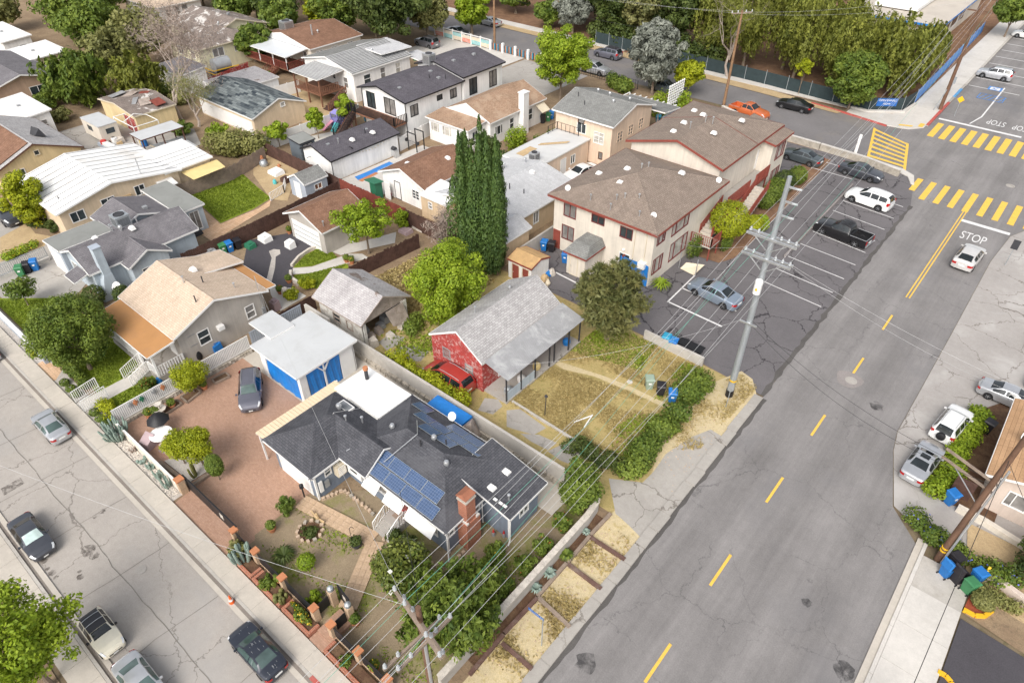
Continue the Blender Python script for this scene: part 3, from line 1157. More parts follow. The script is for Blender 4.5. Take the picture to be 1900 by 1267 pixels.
def cypress(label,x,y,h,r,seed,n=27000,z=0.0):
 rng=np.random.default_rng(seed)
 T=thing('italian_cypress',label,'tree',(x,y,z),0,'row of tall cypresses behind the red house')
 P,N,V=[],[],[]
 for s in range(15):                      # upright sheaves of foliage
  t=rng.uniform(0,2*math.pi)
  o=rng.uniform(0,.85)*r
  z1=h*(1-.34*(o/r)**1.5)*rng.uniform(.80,1.0) if s else h
  z0=.5+rng.uniform(0,.8)
  sr=r*rng.uniform(.34,.50)
  m=n//15
  u=rng.random(m)**.9
  prof=np.minimum(1,2.2*(1-u)**.75)*np.minimum(1,.55+2.2*u)
  a=rng.uniform(0,2*math.pi,m)
  rr=sr*prof*(1-np.abs(rng.normal(0,.16,m)))*(1+.16*np.sin(u*37+a*3)+.10*np.sin(u*90+a*5))
  cx,cy=o*math.cos(t),o*math.sin(t)
  P.append(np.stack([cx+rr*np.cos(a),cy+rr*np.sin(a),z0+(z1-z0)*u],1))
  N.append(np.stack([np.cos(a),np.sin(a),rng.uniform(-.1,.5,m)],1)+rng.normal(0,.3,(m,3)))
  V.append(np.clip(rng.normal(.45,.2,m)+rng.normal(0,.08),0,1))
 P,N,V=np.concatenate(P),np.concatenate(N),np.concatenate(V)
 link('crown',leaf_mesh('crown','l_cypress',P,N,.105*rng.uniform(.7,1.4,len(P)),rng,2.4,V,2.0),T)
 b=MB()
 b.tube([(0,0,0),(0,0,h*.9)],[.16,.03],7)
 b.build('trunk','bark',T,local=True)
 return T

def pine(label,x,y,h,r,seed=3,tufts=1000,z=0.0):
 rng=np.random.default_rng(seed)
 T=thing('pine_tree',label,'tree',(x,y,z))
 lobes=crown_lobes(rng,r,r,h*.12,h,58,(.17,.29),.8)
 lobes=[(a*w,b*w,c,d*w,e*w,f) for a,b,c,d,e,f in lobes for w in (1.12-.5*max(0,c/h-.25),)]
 C,D,_=lobe_points(lobes,tufts,rng,.12,.05)
 D=D/np.linalg.norm(D,axis=1,keepdims=True)
 m=30
 dirs=rng.normal(0,.5,(tufts,m,3))+D[:,None,:]
 dirs /= np.linalg.norm(dirs,axis=2,keepdims=True)
 ln=rng.uniform(.20,.46,(tufts,m,1))
 P=(C[:,None,:]+dirs*ln*.6).reshape(-1,3)
 # needles: thin faces lying along their direction
 dv=dirs.reshape(-1,3)
 side=np.cross(dv,rng.normal(size=dv.shape))
 nn=len(P)
 me=None
 S=side/np.linalg.norm(side,axis=1,keepdims=True)
 a=dv*ln.reshape(-1,1)*.55
 b_=S*.026
 V=np.empty((nn,4,3))
 V[:,0],V[:,1],V[:,2],V[:,3]=P-a,P-b_,P+a,P+b_
 me=bpy.data.meshes.new('crown')
 me.vertices.add(4*nn)
 me.vertices.foreach_set('co',V.ravel().astype('f'))
 me.loops.add(4*nn)
 me.loops.foreach_set('vertex_index',np.arange(4*nn,dtype='i'))
 me.polygons.add(nn)
 me.polygons.foreach_set('loop_start',np.arange(0,4*nn,4,dtype='i'))
 me.update(calc_edges=True)
 at=me.attributes.new('var','FLOAT','POINT')
 at.data.foreach_set('value',np.repeat(np.clip(np.repeat(rng.random(tufts),m)*.8+rng.normal(0,.12,nn),0,1),4).astype('f'))
 me.materials.append(M('l_pine'))
 link('crown',me,T)
 Pf,Nf,vf=lobe_points(lobes,4500,rng,.25,.3)
 link('inner_needles',leaf_mesh('inner_needles','l_pine',Pf,Nf,.17,rng,2.6,vf*.5),T)
 trunk_mesh(T,h*.8,.2,rng,lobes,12,'bark',split=.6)
 return T

def weeping(label,x,y,h,r,leaf='l_pepper',n=11000,seed=1,name='pepper_tree',group=None,trunk=.22,size=.22,z=0.0,z0=None):
 """hanging strands below a rounded top"""
 rng=np.random.default_rng(seed)
 T=thing(name,label,'tree',(x,y,z),0,group)
 z0=h*.12 if z0 is None else z0
 lobes=crown_lobes(rng,r,r,z0,h,30,(.22,.38),.9)
 strands=n//14
 C,D,lv=lobe_points(lobes,strands,rng,.12,.1)
 m=14
 u=rng.random((strands,m))
 ln=np.minimum(rng.uniform(.06,.20,strands)*h,C[:,2]-.2)
 sway=rng.normal(0,.06,(strands,m,2))*(.6+u[...,None])*(1+r*.12)
 P=np.stack([C[:,:1]+sway[...,0],C[:,1:2]+sway[...,1],C[:,2:]+.1*h*.3-ln[:,None]*u],2).reshape(-1,3)
 P[:,2]=np.maximum(P[:,2],.15)
 N=np.repeat(D,m,0)+rng.normal(0,.5,(strands*m,3))
 v=np.clip(np.repeat(lv,m)+rng.normal(0,.12,strands*m),0,1)
 link('crown',leaf_mesh('crown',leaf,P,N,size*rng.uniform(.7,1.3,len(P)),rng,2.4,v,2.5),T)
 trunk_mesh(T,h*.7,trunk,rng,lobes,8,'bark')
 return T

def bare_tree(label,x,y,h,r,seed=5,mat='bark_pale',twigs=2600,leaf='l_twig',name='bare_tree',z=0.0):
 rng=np.random.default_rng(seed)
 T=thing(name,label,'tree',(x,y,z))
 b=MB()
 ends=[]

 def grow(p,d,ln,rad,lv):
  q=p+d*ln
  m=p.lerp(q,.5)+Vector(rng.normal(0,.05*ln,3))
  b.tube([p,m,q],[rad,rad*.8,rad*.62],6 if lv<2 else 4,caps=False)
  ends.append((q,d))
  if lv>=5:
   return
  for _ in range(2 if lv else 4):
   nd=(d+Vector(rng.normal(0,.42,3))+Vector((0,0,.12))).normalized()
   grow(q if lv else p.lerp(q,rng.uniform(.55,1)),nd,ln*rng.uniform(.68,.92),rad*.62,lv+1)
 grow(Vector((0,0,0)),Vector((-.12,.05,1)).normalized(),h*.29,.22,0)
 b.build('trunk',mat,T,local=True)
 E=np.array([tuple(e[0]) for e in ends[10:]])
 i=rng.integers(0,len(E),twigs)
 P=E[i]+rng.normal(0,r*.085,(twigs,3))
 N=rng.normal(size=(twigs,3))
 link('twigs',leaf_mesh('twigs',leaf,P,N,.055,rng,11.0),T)
 return T

def palm(label,x,y,r=1.0,h=1.2,n=26,leaf='l_olive',name='fan_palm',z=0.0,width=.06,up=.9,cat='plant',group=None,seed=2):
 """rosette of pointed arching leaves (palm, agave, yucca)"""
 rng=np.random.default_rng(seed)
 T=thing(name,label,cat,(x,y,z),0,group)
 b=MB()
 for k in range(n):
  a=2.399*k
  e=up*(1-.75*k/n)
  d=Vector((math.cos(a),math.sin(a),0))
  s=Vector((-math.sin(a),math.cos(a),0))*width
  p0=Vector((0,0,h*.3))
  p1=p0+d*r*.5+Vector((0,0,e*r*.6))
  p2=p0+d*r+Vector((0,0,e*r*.55-.25*r))
  b.add([p0-s*.6,p0+s*.6,p1+s,p1-s,p2],[(0,1,2,3),(3,2,4)])
 o=b.build('leaves',leaf,T,local=True)
 at=o.data.attributes.new('var','FLOAT','POINT')
 at.data.foreach_set('value',np.repeat(rng.random(n),5).astype('f'))
 part('stem','bark',T,'tube',[(0,0,0),(0,0,h*.32)],[.09,.07],7,local=True)
 return T

def cactus(label,x,y,h,arms,r=.09,leaf='l_agave',spread=.35,seed=1,z=0.0,pad=False,group=None):
 rng=np.random.default_rng(seed)
 T=thing('cactus',label,'cactus',(x,y,z),0,group)
 b=MB()
 for k in range(arms):
  a=rng.uniform(0,6.28)
  q=spread*rng.random()**.5
  px_,py_=q*math.cos(a),q*math.sin(a)
  hh=h*rng.uniform(.55,1)
  rr=r*rng.uniform(.8,1.2)
  b.tube([(px_*.6,py_*.6,0),(px_,py_,hh*.5),(px_*1.15,py_*1.15,hh*.93),(px_*1.17,py_*1.17,hh)],[rr*.9,rr,rr*.85,rr*.3],8)
 o=b.build('stem',leaf,T,local=True)
 at=o.data.attributes.new('var','FLOAT','POINT')
 at.data.foreach_set('value',rng.random(len(o.data.vertices)).astype('f')*.5+.2)
 return T

def tufts(name,label,cat,poly,n,leaf,h=.16,seed=0,z=0.0,size=.1,clump=0.0,aspect=1.9):
 """low grass spread over a polygon: one piece of stuff"""
 rng=np.random.default_rng(seed+11)
 q=np.array([p[:2] for p in poly],float)
 lo,hi=q.min(0),q.max(0)
 pts=rng.uniform(lo,hi,(int(n*2.2),2))
 ins=np.zeros(len(pts),bool)
 j=len(q)-1
 for i in range(len(q)):
  c=(q[i,1]>pts[:,1])!=(q[j,1]>pts[:,1])
  with np.errstate(divide='ignore',invalid='ignore'):
   xx=(q[j,0]-q[i,0])*(pts[:,1]-q[i,1])/(q[j,1]-q[i,1])+q[i,0]
  ins ^= c & (pts[:,0]<xx)
  j=i
 pts=pts[ins]
 if clump:
  f=np.sin(pts[:,0]*1.3+1.7*np.sin(pts[:,1]*.9))+np.sin(pts[:,1]*1.7+1.3*np.sin(pts[:,0]*.7))+rng.normal(0,.6,len(pts))
  pts=pts[f>clump]
 pts=pts[:n]
 m=len(pts)
 P=np.column_stack([pts,z+h*rng.uniform(.15,.55,m)])
 N=rng.normal(size=(m,3))*(.7,.7,.5)+np.array((0,0,.35))
 o=link(name,leaf_mesh(name,leaf,P,N,size*rng.uniform(.6,1.4,m),rng,aspect),None)
 tag(o,label,cat,kind='stuff')
 return o

# ---------------------------------------------------------------- vehicles
STY={
 # x from the tail, roof/deck height, half width on top, belt height, half width at the belt
 'sedan': dict(L=4.7,W=1.80,st=[(-2.35,.70,.52,.62,.62),(-2.30,.90,.64,.78,.74),(-2.12,1.02,.68,.90,.83),(-1.55,1.06,.68,.94,.88),(-.72,1.41,.56,.95,.895),(-.15,1.46,.585,.95,.90),
          (.30,1.43,.57,.945,.90),(1.10,1.03,.68,.93,.895),(1.75,.95,.66,.86,.87),(2.15,.82,.60,.74,.79),(2.32,.66,.48,.58,.64),(2.36,.52,.42,.48,.58)],
     rear=(-1.50,-.78),front=(.37,1.05),side=[(-1.30,-.42),(-.34,.88)],wheels=(-1.36,1.40),roof=(-.72,.30)),
 'coupe': dict(L=4.75,W=1.80,st=[(-2.37,.70,.52,.62,.62),(-2.32,.88,.64,.78,.74),(-2.1,.97,.68,.88,.83),(-1.35,1.02,.68,.92,.88),(-.60,1.33,.56,.93,.895),(-.15,1.38,.585,.93,.90),
          (.20,1.35,.57,.92,.90),(1.00,1.00,.68,.91,.895),(1.75,.92,.66,.84,.87),(2.15,.80,.60,.72,.79),(2.33,.64,.48,.56,.64),(2.37,.52,.42,.48,.58)],
     rear=(-1.30,-.66),front=(.27,.95),side=[(-1.05,-.35),(-.27,.78)],wheels=(-1.38,1.38),roof=(-.60,.20)),
 'suv': dict(L=4.6,W=1.86,st=[(-2.30,.80,.60,.70,.70),(-2.26,1.10,.70,.95,.82),(-2.08,1.50,.62,1.02,.88),(-1.72,1.64,.60,1.03,.905),(-.5,1.68,.62,1.03,.92),(.22,1.64,.60,1.02,.92),
         (1.02,1.15,.70,1.02,.91),(1.70,1.06,.70,.96,.89),(2.10,.94,.64,.84,.83),(2.26,.74,.52,.66,.70),(2.30,.55,.46,.5,.62)],
    rear=(-2.24,-1.86),front=(.30,.97),side=[(-1.90,-1.12),(-1.05,-.30),(-.22,.84)],wheels=(-1.38,1.38),roof=(-1.72,.22)),
 'hatch': dict(L=4.4,W=1.82,st=[(-2.20,.75,.58,.66,.68),(-2.14,1.00,.68,.88,.80),(-1.95,1.12,.66,.96,.86),(-1.25,1.42,.57,.97,.895),(-.35,1.50,.585,.96,.905),(.25,1.47,.57,.95,.90),
          (1.02,1.06,.68,.94,.895),(1.62,.98,.67,.88,.87),(2.0,.84,.60,.76,.79),(2.16,.66,.48,.60,.64),(2.20,.52,.42,.48,.58)],
     rear=(-1.92,-1.30),front=(.32,.97),side=[(-1.50,-.82),(-.74,-.18),(-.10,.82)],wheels=(-1.30,1.33),roof=(-1.25,.25)),
 'mini': dict(L=3.75,W=1.68,st=[(-1.87,.72,.58,.64,.66),(-1.82,.95,.66,.84,.76),(-1.66,1.10,.64,.92,.80),(-1.30,1.36,.55,.94,.82),(-.6,1.42,.57,.93,.835),(.05,1.38,.56,.92,.835),
          (.62,1.02,.64,.91,.83),(1.25,.95,.62,.86,.80),(1.65,.82,.56,.74,.73),(1.83,.64,.48,.58,.62),(1.87,.52,.42,.48,.56)],
     rear=(-1.66,-1.36),front=(.12,.58),side=[(-1.30,-.66),(-.58,.44)],wheels=(-1.18,1.22),roof=(-1.66,.10)),
 'van': dict(L=4.8,W=1.92,st=[(-2.40,.80,.62,.70,.72),(-2.36,1.15,.72,1.00,.86),(-2.20,1.60,.66,1.05,.92),(-1.85,1.72,.64,1.06,.94),(-.3,1.76,.66,1.05,.95),(.45,1.70,.64,1.03,.95),
         (1.50,1.08,.70,1.00,.93),(1.95,.98,.68,.90,.90),(2.25,.84,.62,.78,.84),(2.38,.66,.52,.6,.70),(2.41,.52,.45,.5,.62)],
    rear=(-2.33,-2.00),front=(.55,1.45),side=[(-2.02,-1.05),(-.95,-.05),(.05,1.22)],wheels=(-1.50,1.52),roof=(-1.85,.45)),
 'pickup': dict(L=5.2,W=1.86,st=[(-.98,.85,.80,.80,.88),(-.95,1.10,.72,1.02,.90),(-.80,1.60,.62,1.08,.91),(-.30,1.70,.62,1.08,.915),(.30,1.68,.61,1.07,.915),(1.02,1.20,.72,1.06,.905),
          (1.80,1.12,.74,1.02,.89),(2.35,1.02,.70,.94,.85),(2.55,.85,.62,.76,.76),(2.60,.6,.55,.58,.7)],
     rear=(-.92,-.82),front=(.37,.98),side=[(-.74,-.12),(-.04,.86)],wheels=(-1.62,1.62),roof=(-.80,.30),bed=(-2.6,-.99)),
}
WHEEL={}

def wheel_mesh(r):
 if r not in WHEEL:
  b=MB()
  n=20
  prof=[(r*.62,-.11),(r*.95,-.11),(r,-.07),(r,.07),(r*.95,.11),(r*.62,.11)]
  vs,fs=[],[]
  for q,yy in prof:
   for k in range(n):
    t=2*math.pi*k/n
    vs.append((q*math.cos(t),yy,q*math.sin(t)))
  for i in range(len(prof)-1):
   for k in range(n):
    fs.append((i*n+k,i*n+(k+1)%n,(i+1)*n+(k+1)%n,(i+1)*n+k))
  b.add(vs,fs,0,True)
  me=b.mesh('tyre','rubber')
  g=MB()
  for yy,sgn in ((.085,1),(-.085,-1)):
   g.add([(r*.14*math.cos(2*math.pi*k/10),yy+sgn*.018,r*.14*math.sin(2*math.pi*k/10)) for k in range(10)],[tuple(range(10))])
   for k in range(5):
    t=2*math.pi*k/5
    c,s_=math.cos(t),math.sin(t)
    w=r*.10
    g.add([(r*.08*c-w*s_,yy+sgn*.015,r*.08*s_+w*c),(r*.64*c-w*.8*s_,yy,r*.64*s_+w*.8*c),(r*.64*c+w*.8*s_,yy,r*.64*s_-w*.8*c),(r*.08*c+w*s_,yy+sgn*.015,r*.08*s_-w*c)],[(0,1,2,3)])
   for k in range(n):
    t0,t1=2*math.pi*k/n,2*math.pi*(k+1)/n
    g.add([(r*q*math.cos(t),yy+sgn*.004,r*q*math.sin(t)) for q,t in ((.58,t0),(.67,t0),(.67,t1),(.58,t1))],[(0,1,2,3)])
  rm=g.mesh('rim','rim')
  k_=MB()
  for yy in (.05,-.05):
   k_.add([(r*.63*math.cos(2*math.pi*k/n),yy,r*.63*math.sin(2*math.pi*k/n)) for k in range(n)],[tuple(range(n))])
  WHEEL[r]=(me,rm,k_.mesh('brake_disc','under'))
 return WHEEL[r]

def car(label,style,col,loc,heading,name='parked_car',cat='car',group='parked cars',z=0.0,glassm='g_car',scale=1.0,rails=False,sunroof=False,softtop=None,spare=False,screen=None,rack=False,droppings=False):
 """heading in degrees: direction the nose points, measured counter-clockwise from +X"""
 S=STY[style]
 T=thing(name,label,cat,(loc[0],loc[1],z),R(heading),group)
 st=np.array(S['st'])
 W,L=S['W'],S['L']
 xs=np.unique(np.concatenate([st[:,0],np.arange(st[0,0],st[-1,0],.085)]))
 pr=np.stack([np.interp(xs,st[:,0],st[:,i]) for i in range(1,5)],1)
 sm=pr.copy()
 for i in range(2,len(xs)-2):
  m=np.abs(xs-xs[i])<.13
  sm[i]=pr[m].mean(0)
 pr=sm
 wr=.34 if style in ('suv','van','pickup') else .315
 wz=wr
 zlow=np.full(len(xs),.24)
 for wx in S['wheels']:
  d=np.abs(xs-wx)
  ra=wr+.065
  zlow=np.where(d<ra,np.maximum(zlow,wz+np.sqrt(np.maximum(0,ra**2-d**2))),zlow)
 endf=np.minimum(1,np.minimum(xs-xs[0],xs[-1]-xs)/.16+.25)
 if style=='pickup':
  endf=np.minimum(1,(xs[-1]-xs)/.16+.25)
 zlow=np.where(endf<1,np.maximum(zlow,.24+.14*(1-endf)),zlow)

 def interp(x):
  return [float(np.interp(x,xs,pr[:,i])) for i in range(4)]
 b=MB()
 rings=[]
 for i,x in enumerate(xs):
  zt,wt,zb,wb=pr[i]
  zl=zlow[i]
  zm=max(.55,zl+.04)
  zm=min(zm,zb-.03)
  zl=min(zl,zm-.02)
  half=[(.0,min(zl,.3)),(wb*.80,min(zl,.3)),(wb*.985,zl),(wb*1.01,zm),(wb,zb),(wb*.97,zb+.035 if zt-zb>.06 else zb+(zt-zb)*.4),(wt,zt-.035 if zt-zb>.1 else zt-(zt-zb)*.25),(wt*.55,zt-.006),(0,zt)]
  rings.append(half)
 nr=len(rings[0])
 vs,fs,ms=[],[],[]
 for i,h in enumerate(rings):
  for y,zz in h:
   vs.append((xs[i],y,zz))
  for y,zz in h:
   vs.append((xs[i],-y,zz))
 for i in range(len(xs)-1):
  for j in range(nr-1):
   a,c=i*2*nr+j,(i+1)*2*nr+j
   dark=j<2
   fs.append((a,a+1,c+1,c))
   ms.append(1 if dark else 0)
   a2,c2=a+nr,c+nr
   fs.append((a2,c2,c2+1,a2+1))
   ms.append(1 if dark else 0)
 for i,rev in ((0,False),(len(xs)-1,True)):
  o=i*2*nr
  loop=[o+j for j in range(nr)]+[o+nr+j for j in range(nr-2,0,-1)]
  fs.append(tuple(loop if rev else loop[::-1]))
  ms.append(0)
 b.v=[tuple(map(float,v)) for v in vs]
 b.f,b.m,b.sm=fs,ms,[True]*len(fs)
 body=b.build('body',['c_'+col,'under'],T,local=True)

 def side_pt(x,v,s,off=.006):
  zt,wt,zb,wb=interp(x)
  z0,y0=zb+.035,wb*.97
  z1,y1=zt-.035,wt
  return (x,s*(y0+(y1-y0)*v+off),z0+(z1-z0)*v+off*.4)

 def top_pt(x,u,off=.007):
  zt,wt,zb,wb=interp(x)
  a=abs(u)
  zz=zt-.006*min(1,a/.55)-(.029*max(0,(a-.55)/.45))
  return (x,u*wt,zz+off)

 def strip(nm,mat,xa,xb,u0,u1,n=14,m=8,parent=T,off=.009):
  q=MB()
  vs=[top_pt(xa+(xb-xa)*i/n,u0+(u1-u0)*j/m,off) for i in range(n+1) for j in range(m+1)]
  q.add(vs,[(i*(m+1)+j,(i+1)*(m+1)+j,(i+1)*(m+1)+j+1,i*(m+1)+j+1) for i in range(n) for j in range(m)],0,True)
  return q.build(nm,mat,parent,local=True)
 strip('windshield',screen or glassm,S['front'][0],S['front'][1],-.90,.90)
 strip('rear_window',glassm,S['rear'][0],S['rear'][1],-.86,.86)
 for s in (1,-1):
  for xa,xb in S['side']:
   q=MB()
   n=8
   vs=[]
   for i in range(n+1):
    x=xa+(xb-xa)*i/n
    vs+=[side_pt(x,.10,s),side_pt(x,.86,s)]
   q.add(vs,[(2*i,2*i+2,2*i+3,2*i+1) if s<0 else (2*i+1,2*i+3,2*i+2,2*i) for i in range(n)],0,True)
   q.build('side_window',glassm,T,local=True)
   # door handle under the window
   q=MB()
   zt,wt,zb,wb=interp(xa+.2)
   q.box(xa+.12,xa+.30,s*(wb*1.0)-.012,s*(wb*1.0)+.022,zb-.10,zb-.07)
   q.build('door_handle','c_'+col,T,local=True)
  q=MB()
  xm=S['front'][1]-.18
  zt,wt,zb,wb=interp(xm)
  y=s*(wb+.09)
  q.add([(xm-.07,y-.09,zb+.04),(xm+.09,y-.09,zb+.04),(xm+.05,y+.08,zb+.05),(xm-.06,y+.08,zb+.05),(xm-.06,y-.09,zb+.17),(xm+.06,y-.09,zb+.15),(xm+.03,y+.07,zb+.15),(xm-.05,y+.07,zb+.16)],
    [(0,3,2,1),(4,5,6,7),(0,1,5,4),(1,2,6,5),(2,3,7,6),(3,0,4,7)],0,True)
  q.build('wing_mirror','c_'+col if col not in ('ivory',) else 't_black',T,local=True)
  if style=='pickup':
   q=MB()
   q.box(-2.64,-2.54,s*.80-.08,s*.80+.08,.60,.99)
   q.build('taillight','lamp_red',T,local=True)
  else:
   tall=style in ('suv','van')
   e0=xs[0]+(.035 if tall else .0)
   pl=[(e0-.014,.46 if not tall else .60),(e0-.012,interp(e0)[3]*.97)]+[(e0+d,interp(e0+d)[3]*1.012+.016) for d in (.045,.10,.17,.24)]
   zl_,zh_=(.80,1.16) if tall else (.66,.86)
   q=MB()
   q.add([(x,s*y,z_) for x,y in pl for z_ in (zl_,zh_)],[(2*i,2*i+2,2*i+3,2*i+1) if s>0 else (2*i+1,2*i+3,2*i+2,2*i) for i in range(len(pl)-1)],0,True)
   q.build('taillight','lamp_red',T,local=True)
  q=MB()
  vs=[]
  for i in range(6):
   x=xs[-1]-.40+.34*i/5
   zt,wt,zb,wb=interp(x)
   for f in (.0,.9):
    vs.append((x+.012,s*(wb+(wt-wb)*f*.8+.014),zb+(zt-.01-zb)*f+.016))
  q.add(vs,[(2*i,2*i+2,2*i+3,2*i+1) if s<0 else (2*i+1,2*i+3,2*i+2,2*i) for i in range(5)],0,True)
  q.build('headlight','lamp_clear',T,local=True)
  for wx in S['wheels']:
   me,rm,bd=wheel_mesh(wr)
   wb=interp(wx)[3] if style!='pickup' or wx>0 else .89
   w=link('wheel',me,T,(wx,s*(wb-.10),wz))
   link('rim',rm,w)
   link('brake_disc',bd,w)
 # grille, bumpers, plates
 q=MB()
 q.box(xs[-1]-.05,xs[-1]+.015,-.42,.42,.40,.50)
 q.build('grille','t_dark',T,local=True)
 q=MB()
 x0=-2.62 if style=='pickup' else xs[0]
 q.box(x0-.022,x0+.02,-.26,.26,.60,.74)
 q.build('number_plate','plate',T,local=True)
 q=MB()
 q.box(xs[-1]-.02,xs[-1]+.03,-.16,.16,.36,.46)
 q.build('number_plate','plate',T,local=True)
 if rails:
  for s in (1,-1):
   q=MB()
   a,c=S['roof']
   p=[(x,s*interp(x)[1]*.88,interp(x)[0]+.035*(0 if k in (0,4) else 1)) for k,x in enumerate(np.linspace(a+.05,c-.1,5))]
   q.tube(p,.02,5)
   q.build('roof_rail','t_silver' if not rack else 't_dark',T,local=True)
 if rack:
  q=MB()
  a,c=S['roof']
  for k in range(9):
   x=a+.1+(c-a-.2)*k/8
   zt=interp(x)[0]
   q.box(x-.015,x+.015,-.55,.55,zt+.06,zt+.085)
  for y in (-.56,-.2,.2,.56):
   q.beam((a+.05,y,interp(a+.1)[0]+.11),(c-.05,y,interp(c-.1)[0]+.11),.03,.03)
  q.build('roof_rack','t_dark',T,local=True)
 if sunroof:
  c=S['roof'][1]
  strip('sunroof','g_car',c-.62,c-.12,-.55,.55)
 if softtop:
  strip('soft_top',softtop,S['roof'][0],S['roof'][1],-1.0,1.0,off=.016)
  for xx in (-1.05,-.45):
   q=MB()
   zt,wt,_,_=interp(xx)
   q.tube([(xx,-wt,zt-.01),(xx,-wt*.5,zt+.05),(xx,wt*.5,zt+.05),(xx,wt,zt-.01)],.022,5)
   q.build('roof_bar','t_silver',T,local=True)
 if spare:
  q=MB()
  n=18
  vs=[(x0+dx,r_*math.cos(2*math.pi*k/n),.86+r_*math.sin(2*math.pi*k/n)) for dx,r_ in ((.05,.33),(-.17,.33),(-.21,.27)) for k in range(n)]
  q.add(vs,[(i*n+k,i*n+(k+1)%n,(i+1)*n+(k+1)%n,(i+1)*n+k) for i in range(2) for k in range(n)]+[tuple(2*n+k for k in range(n))],0,True)
  q.build('spare_wheel','t_black',T,local=True)
 if S.get('bed'):
  a,c=S['bed']
  q=MB()
  q.box(a+.06,c,-.80,.80,.50,.56)
  for s in (1,-1):
   q.box(a,c+.06,s*.90-.04,s*.90+.04,.74,1.02)
   q.box(a,S['wheels'][0]-.42,s*.90-.04,s*.90+.04,.30,.74)
   q.box(S['wheels'][0]+.42,c+.06,s*.90-.04,s*.90+.04,.30,.74)
   q.box(a+.06,c,s*.82-.035,s*.82+.035,.5,.985)
  q.box(c-.04,c+.02,-.86,.86,.5,1.0)
  q.build('bed',['c_'+col],T,local=True)
  part('tailgate','c_'+col,T,'box',a-.02,a+.05,-.86,.86,.42,1.0,local=True)
  part('rear_bumper','t_silver',T,'box',a-.10,a-.022,-.86,.86,.36,.50,local=True)
  q=MB()
  q.tube([(a+.05,-.84,1.05),(a+.05,.84,1.05)],.025,5)
  for s in (1,-1):
   q.tube([(a+.05,s*.90,1.045),(c,s*.90,1.045)],.022,5)
  q.build('bed_rail','t_silver',T,local=True)
 if droppings:
  rng=np.random.default_rng(4)
  q=MB()
  for k in range(22):
   xx=rng.choice([rng.uniform(-2.2,-1.6),rng.uniform(1.1,2.1),rng.uniform(-.6,.2)])
   p=top_pt(xx,rng.uniform(-.8,.8),.006)
   w,l=rng.uniform(.005,.014),rng.uniform(.03,.13)
   q.add([(p[0]-l,p[1]-w,p[2]+.002),(p[0]+l,p[1]-w,p[2]+.002),(p[0]+l,p[1]+w,p[2]+.002),(p[0]-l,p[1]+w,p[2]+.002)],[(0,1,2,3)])
  q.build('bird_droppings','t_grey',T,local=True)
 if scale!=1.0:
  T.scale=(scale,)*3
 return T

# ---------------------------------------------------------------- bins, pots, poles
BIN={}

def bin_(label,col,x,y,rz=0.0,open_=False,z=0.0,group='wheeled rubbish bins'):
 T=thing('wheeled_bin',label,'bin',(x,y,z),R(rz),group)
 key=(col,open_)
 if key not in BIN:
  b=MB()
  lo,hi=.22,.30
  vs=[(-lo,-lo,.04),(lo,-lo,.04),(lo,lo,.04),(-lo,lo,.04),(-hi,-hi,.95),(hi,-hi,.95),(hi,hi,1.0),(-hi,hi,1.0)]
  b.add(vs,[(0,3,2,1),(0,1,5,4),(1,2,6,5),(2,3,7,6),(3,0,4,7)])
  w=.026
  inner=[(-hi+w,-hi+w,.95),(hi-w,-hi+w,.95),(hi-w,hi-w,1.0),(-hi+w,hi-w,1.0),(-lo+w,-lo+w,.1),(lo-w,-lo+w,.1),(lo-w,lo-w,.1),(-lo+w,lo-w,.1)]
  b.add(inner,[(1,0,4,5),(2,1,5,6),(3,2,6,7),(0,3,7,4),(4,7,6,5)])
  b.box(-hi-.02,hi+.02,-hi-.025,-hi+.012,.90,.955)
  body=b.mesh('bin_body','b_'+col)
  l=MB()
  e=hi+.03
  ly=[(-e,-e-.02,.97),(e,-e-.02,.97),(e,e,1.02),(-e,e,1.02),(-e*.8,-e*.8,1.05),(e*.8,-e*.8,1.05),(e*.8,e*.85,1.10),(-e*.8,e*.85,1.10)]
  if open_:
   ly=[(px_,e+(zz-.95)*.9+.02,1.0-(py_-e)*.95) for px_,py_,zz in ly]
  l.add(ly,[(0,3,2,1),(4,5,6,7),(0,1,5,4),(1,2,6,5),(2,3,7,6),(3,0,4,7)])
  w_=MB()
  for s in (-1,1):
   w_.tube([(s*.24-.03,.27,.1),(s*.24+.03,.27,.1)],.1,10)
  h=MB()
  h.tube([(-.24,.33,.92),(.24,.33,.92)],.018,6)
  st=MB()
  st.box(-.10,.10,-.292,-.284,.58,.72)
  BIN[key]=(body,l.mesh('lid','b_'+col),w_.mesh('wheels','rubber'),h.mesh('handle','b_'+col),st.mesh('sticker','t_white'))
 for nm,me in zip(('body','lid','wheels','handle','sticker'),BIN[key]):
  if nm=='sticker' and col in ('black',):
   continue
  link(nm,me,T)
 return T

def pot(label,x,y,r=.22,h=.35,leaf='l_green',fh=.45,mat='t_terracotta',flowers=None,z=0.0,seed=0,n=420,name='potted_plant'):
 rng=np.random.default_rng(seed+int(abs(x)*9))
 T=thing(name,label,'potted plant',(x,y,z))
 b=MB()
 b.lathe(0,0,[(r*.68,0),(r*.95,h*.85),(r*1.05,h*.86),(r*1.05,h),(r*.9,h),(r*.86,h*.88),(.01,h*.88)],14)
 b.build('pot',mat,T,local=True)
 P,N,v=lobe_points([(0,0,h+fh*.45,r*1.15,r*1.15,fh*.55)],n,rng,.2,.1)
 link('foliage',leaf_mesh('foliage',leaf,P,N,.085,rng,1.5,v),T)
 if flowers:
  i=rng.choice(n,22,replace=False)
  link('blossom',leaf_mesh('blossom',flowers,P[i]+np.array((0,0,.05)),N[i]+np.array((0,0,.6)),.08,rng,1.1),T)
 return T

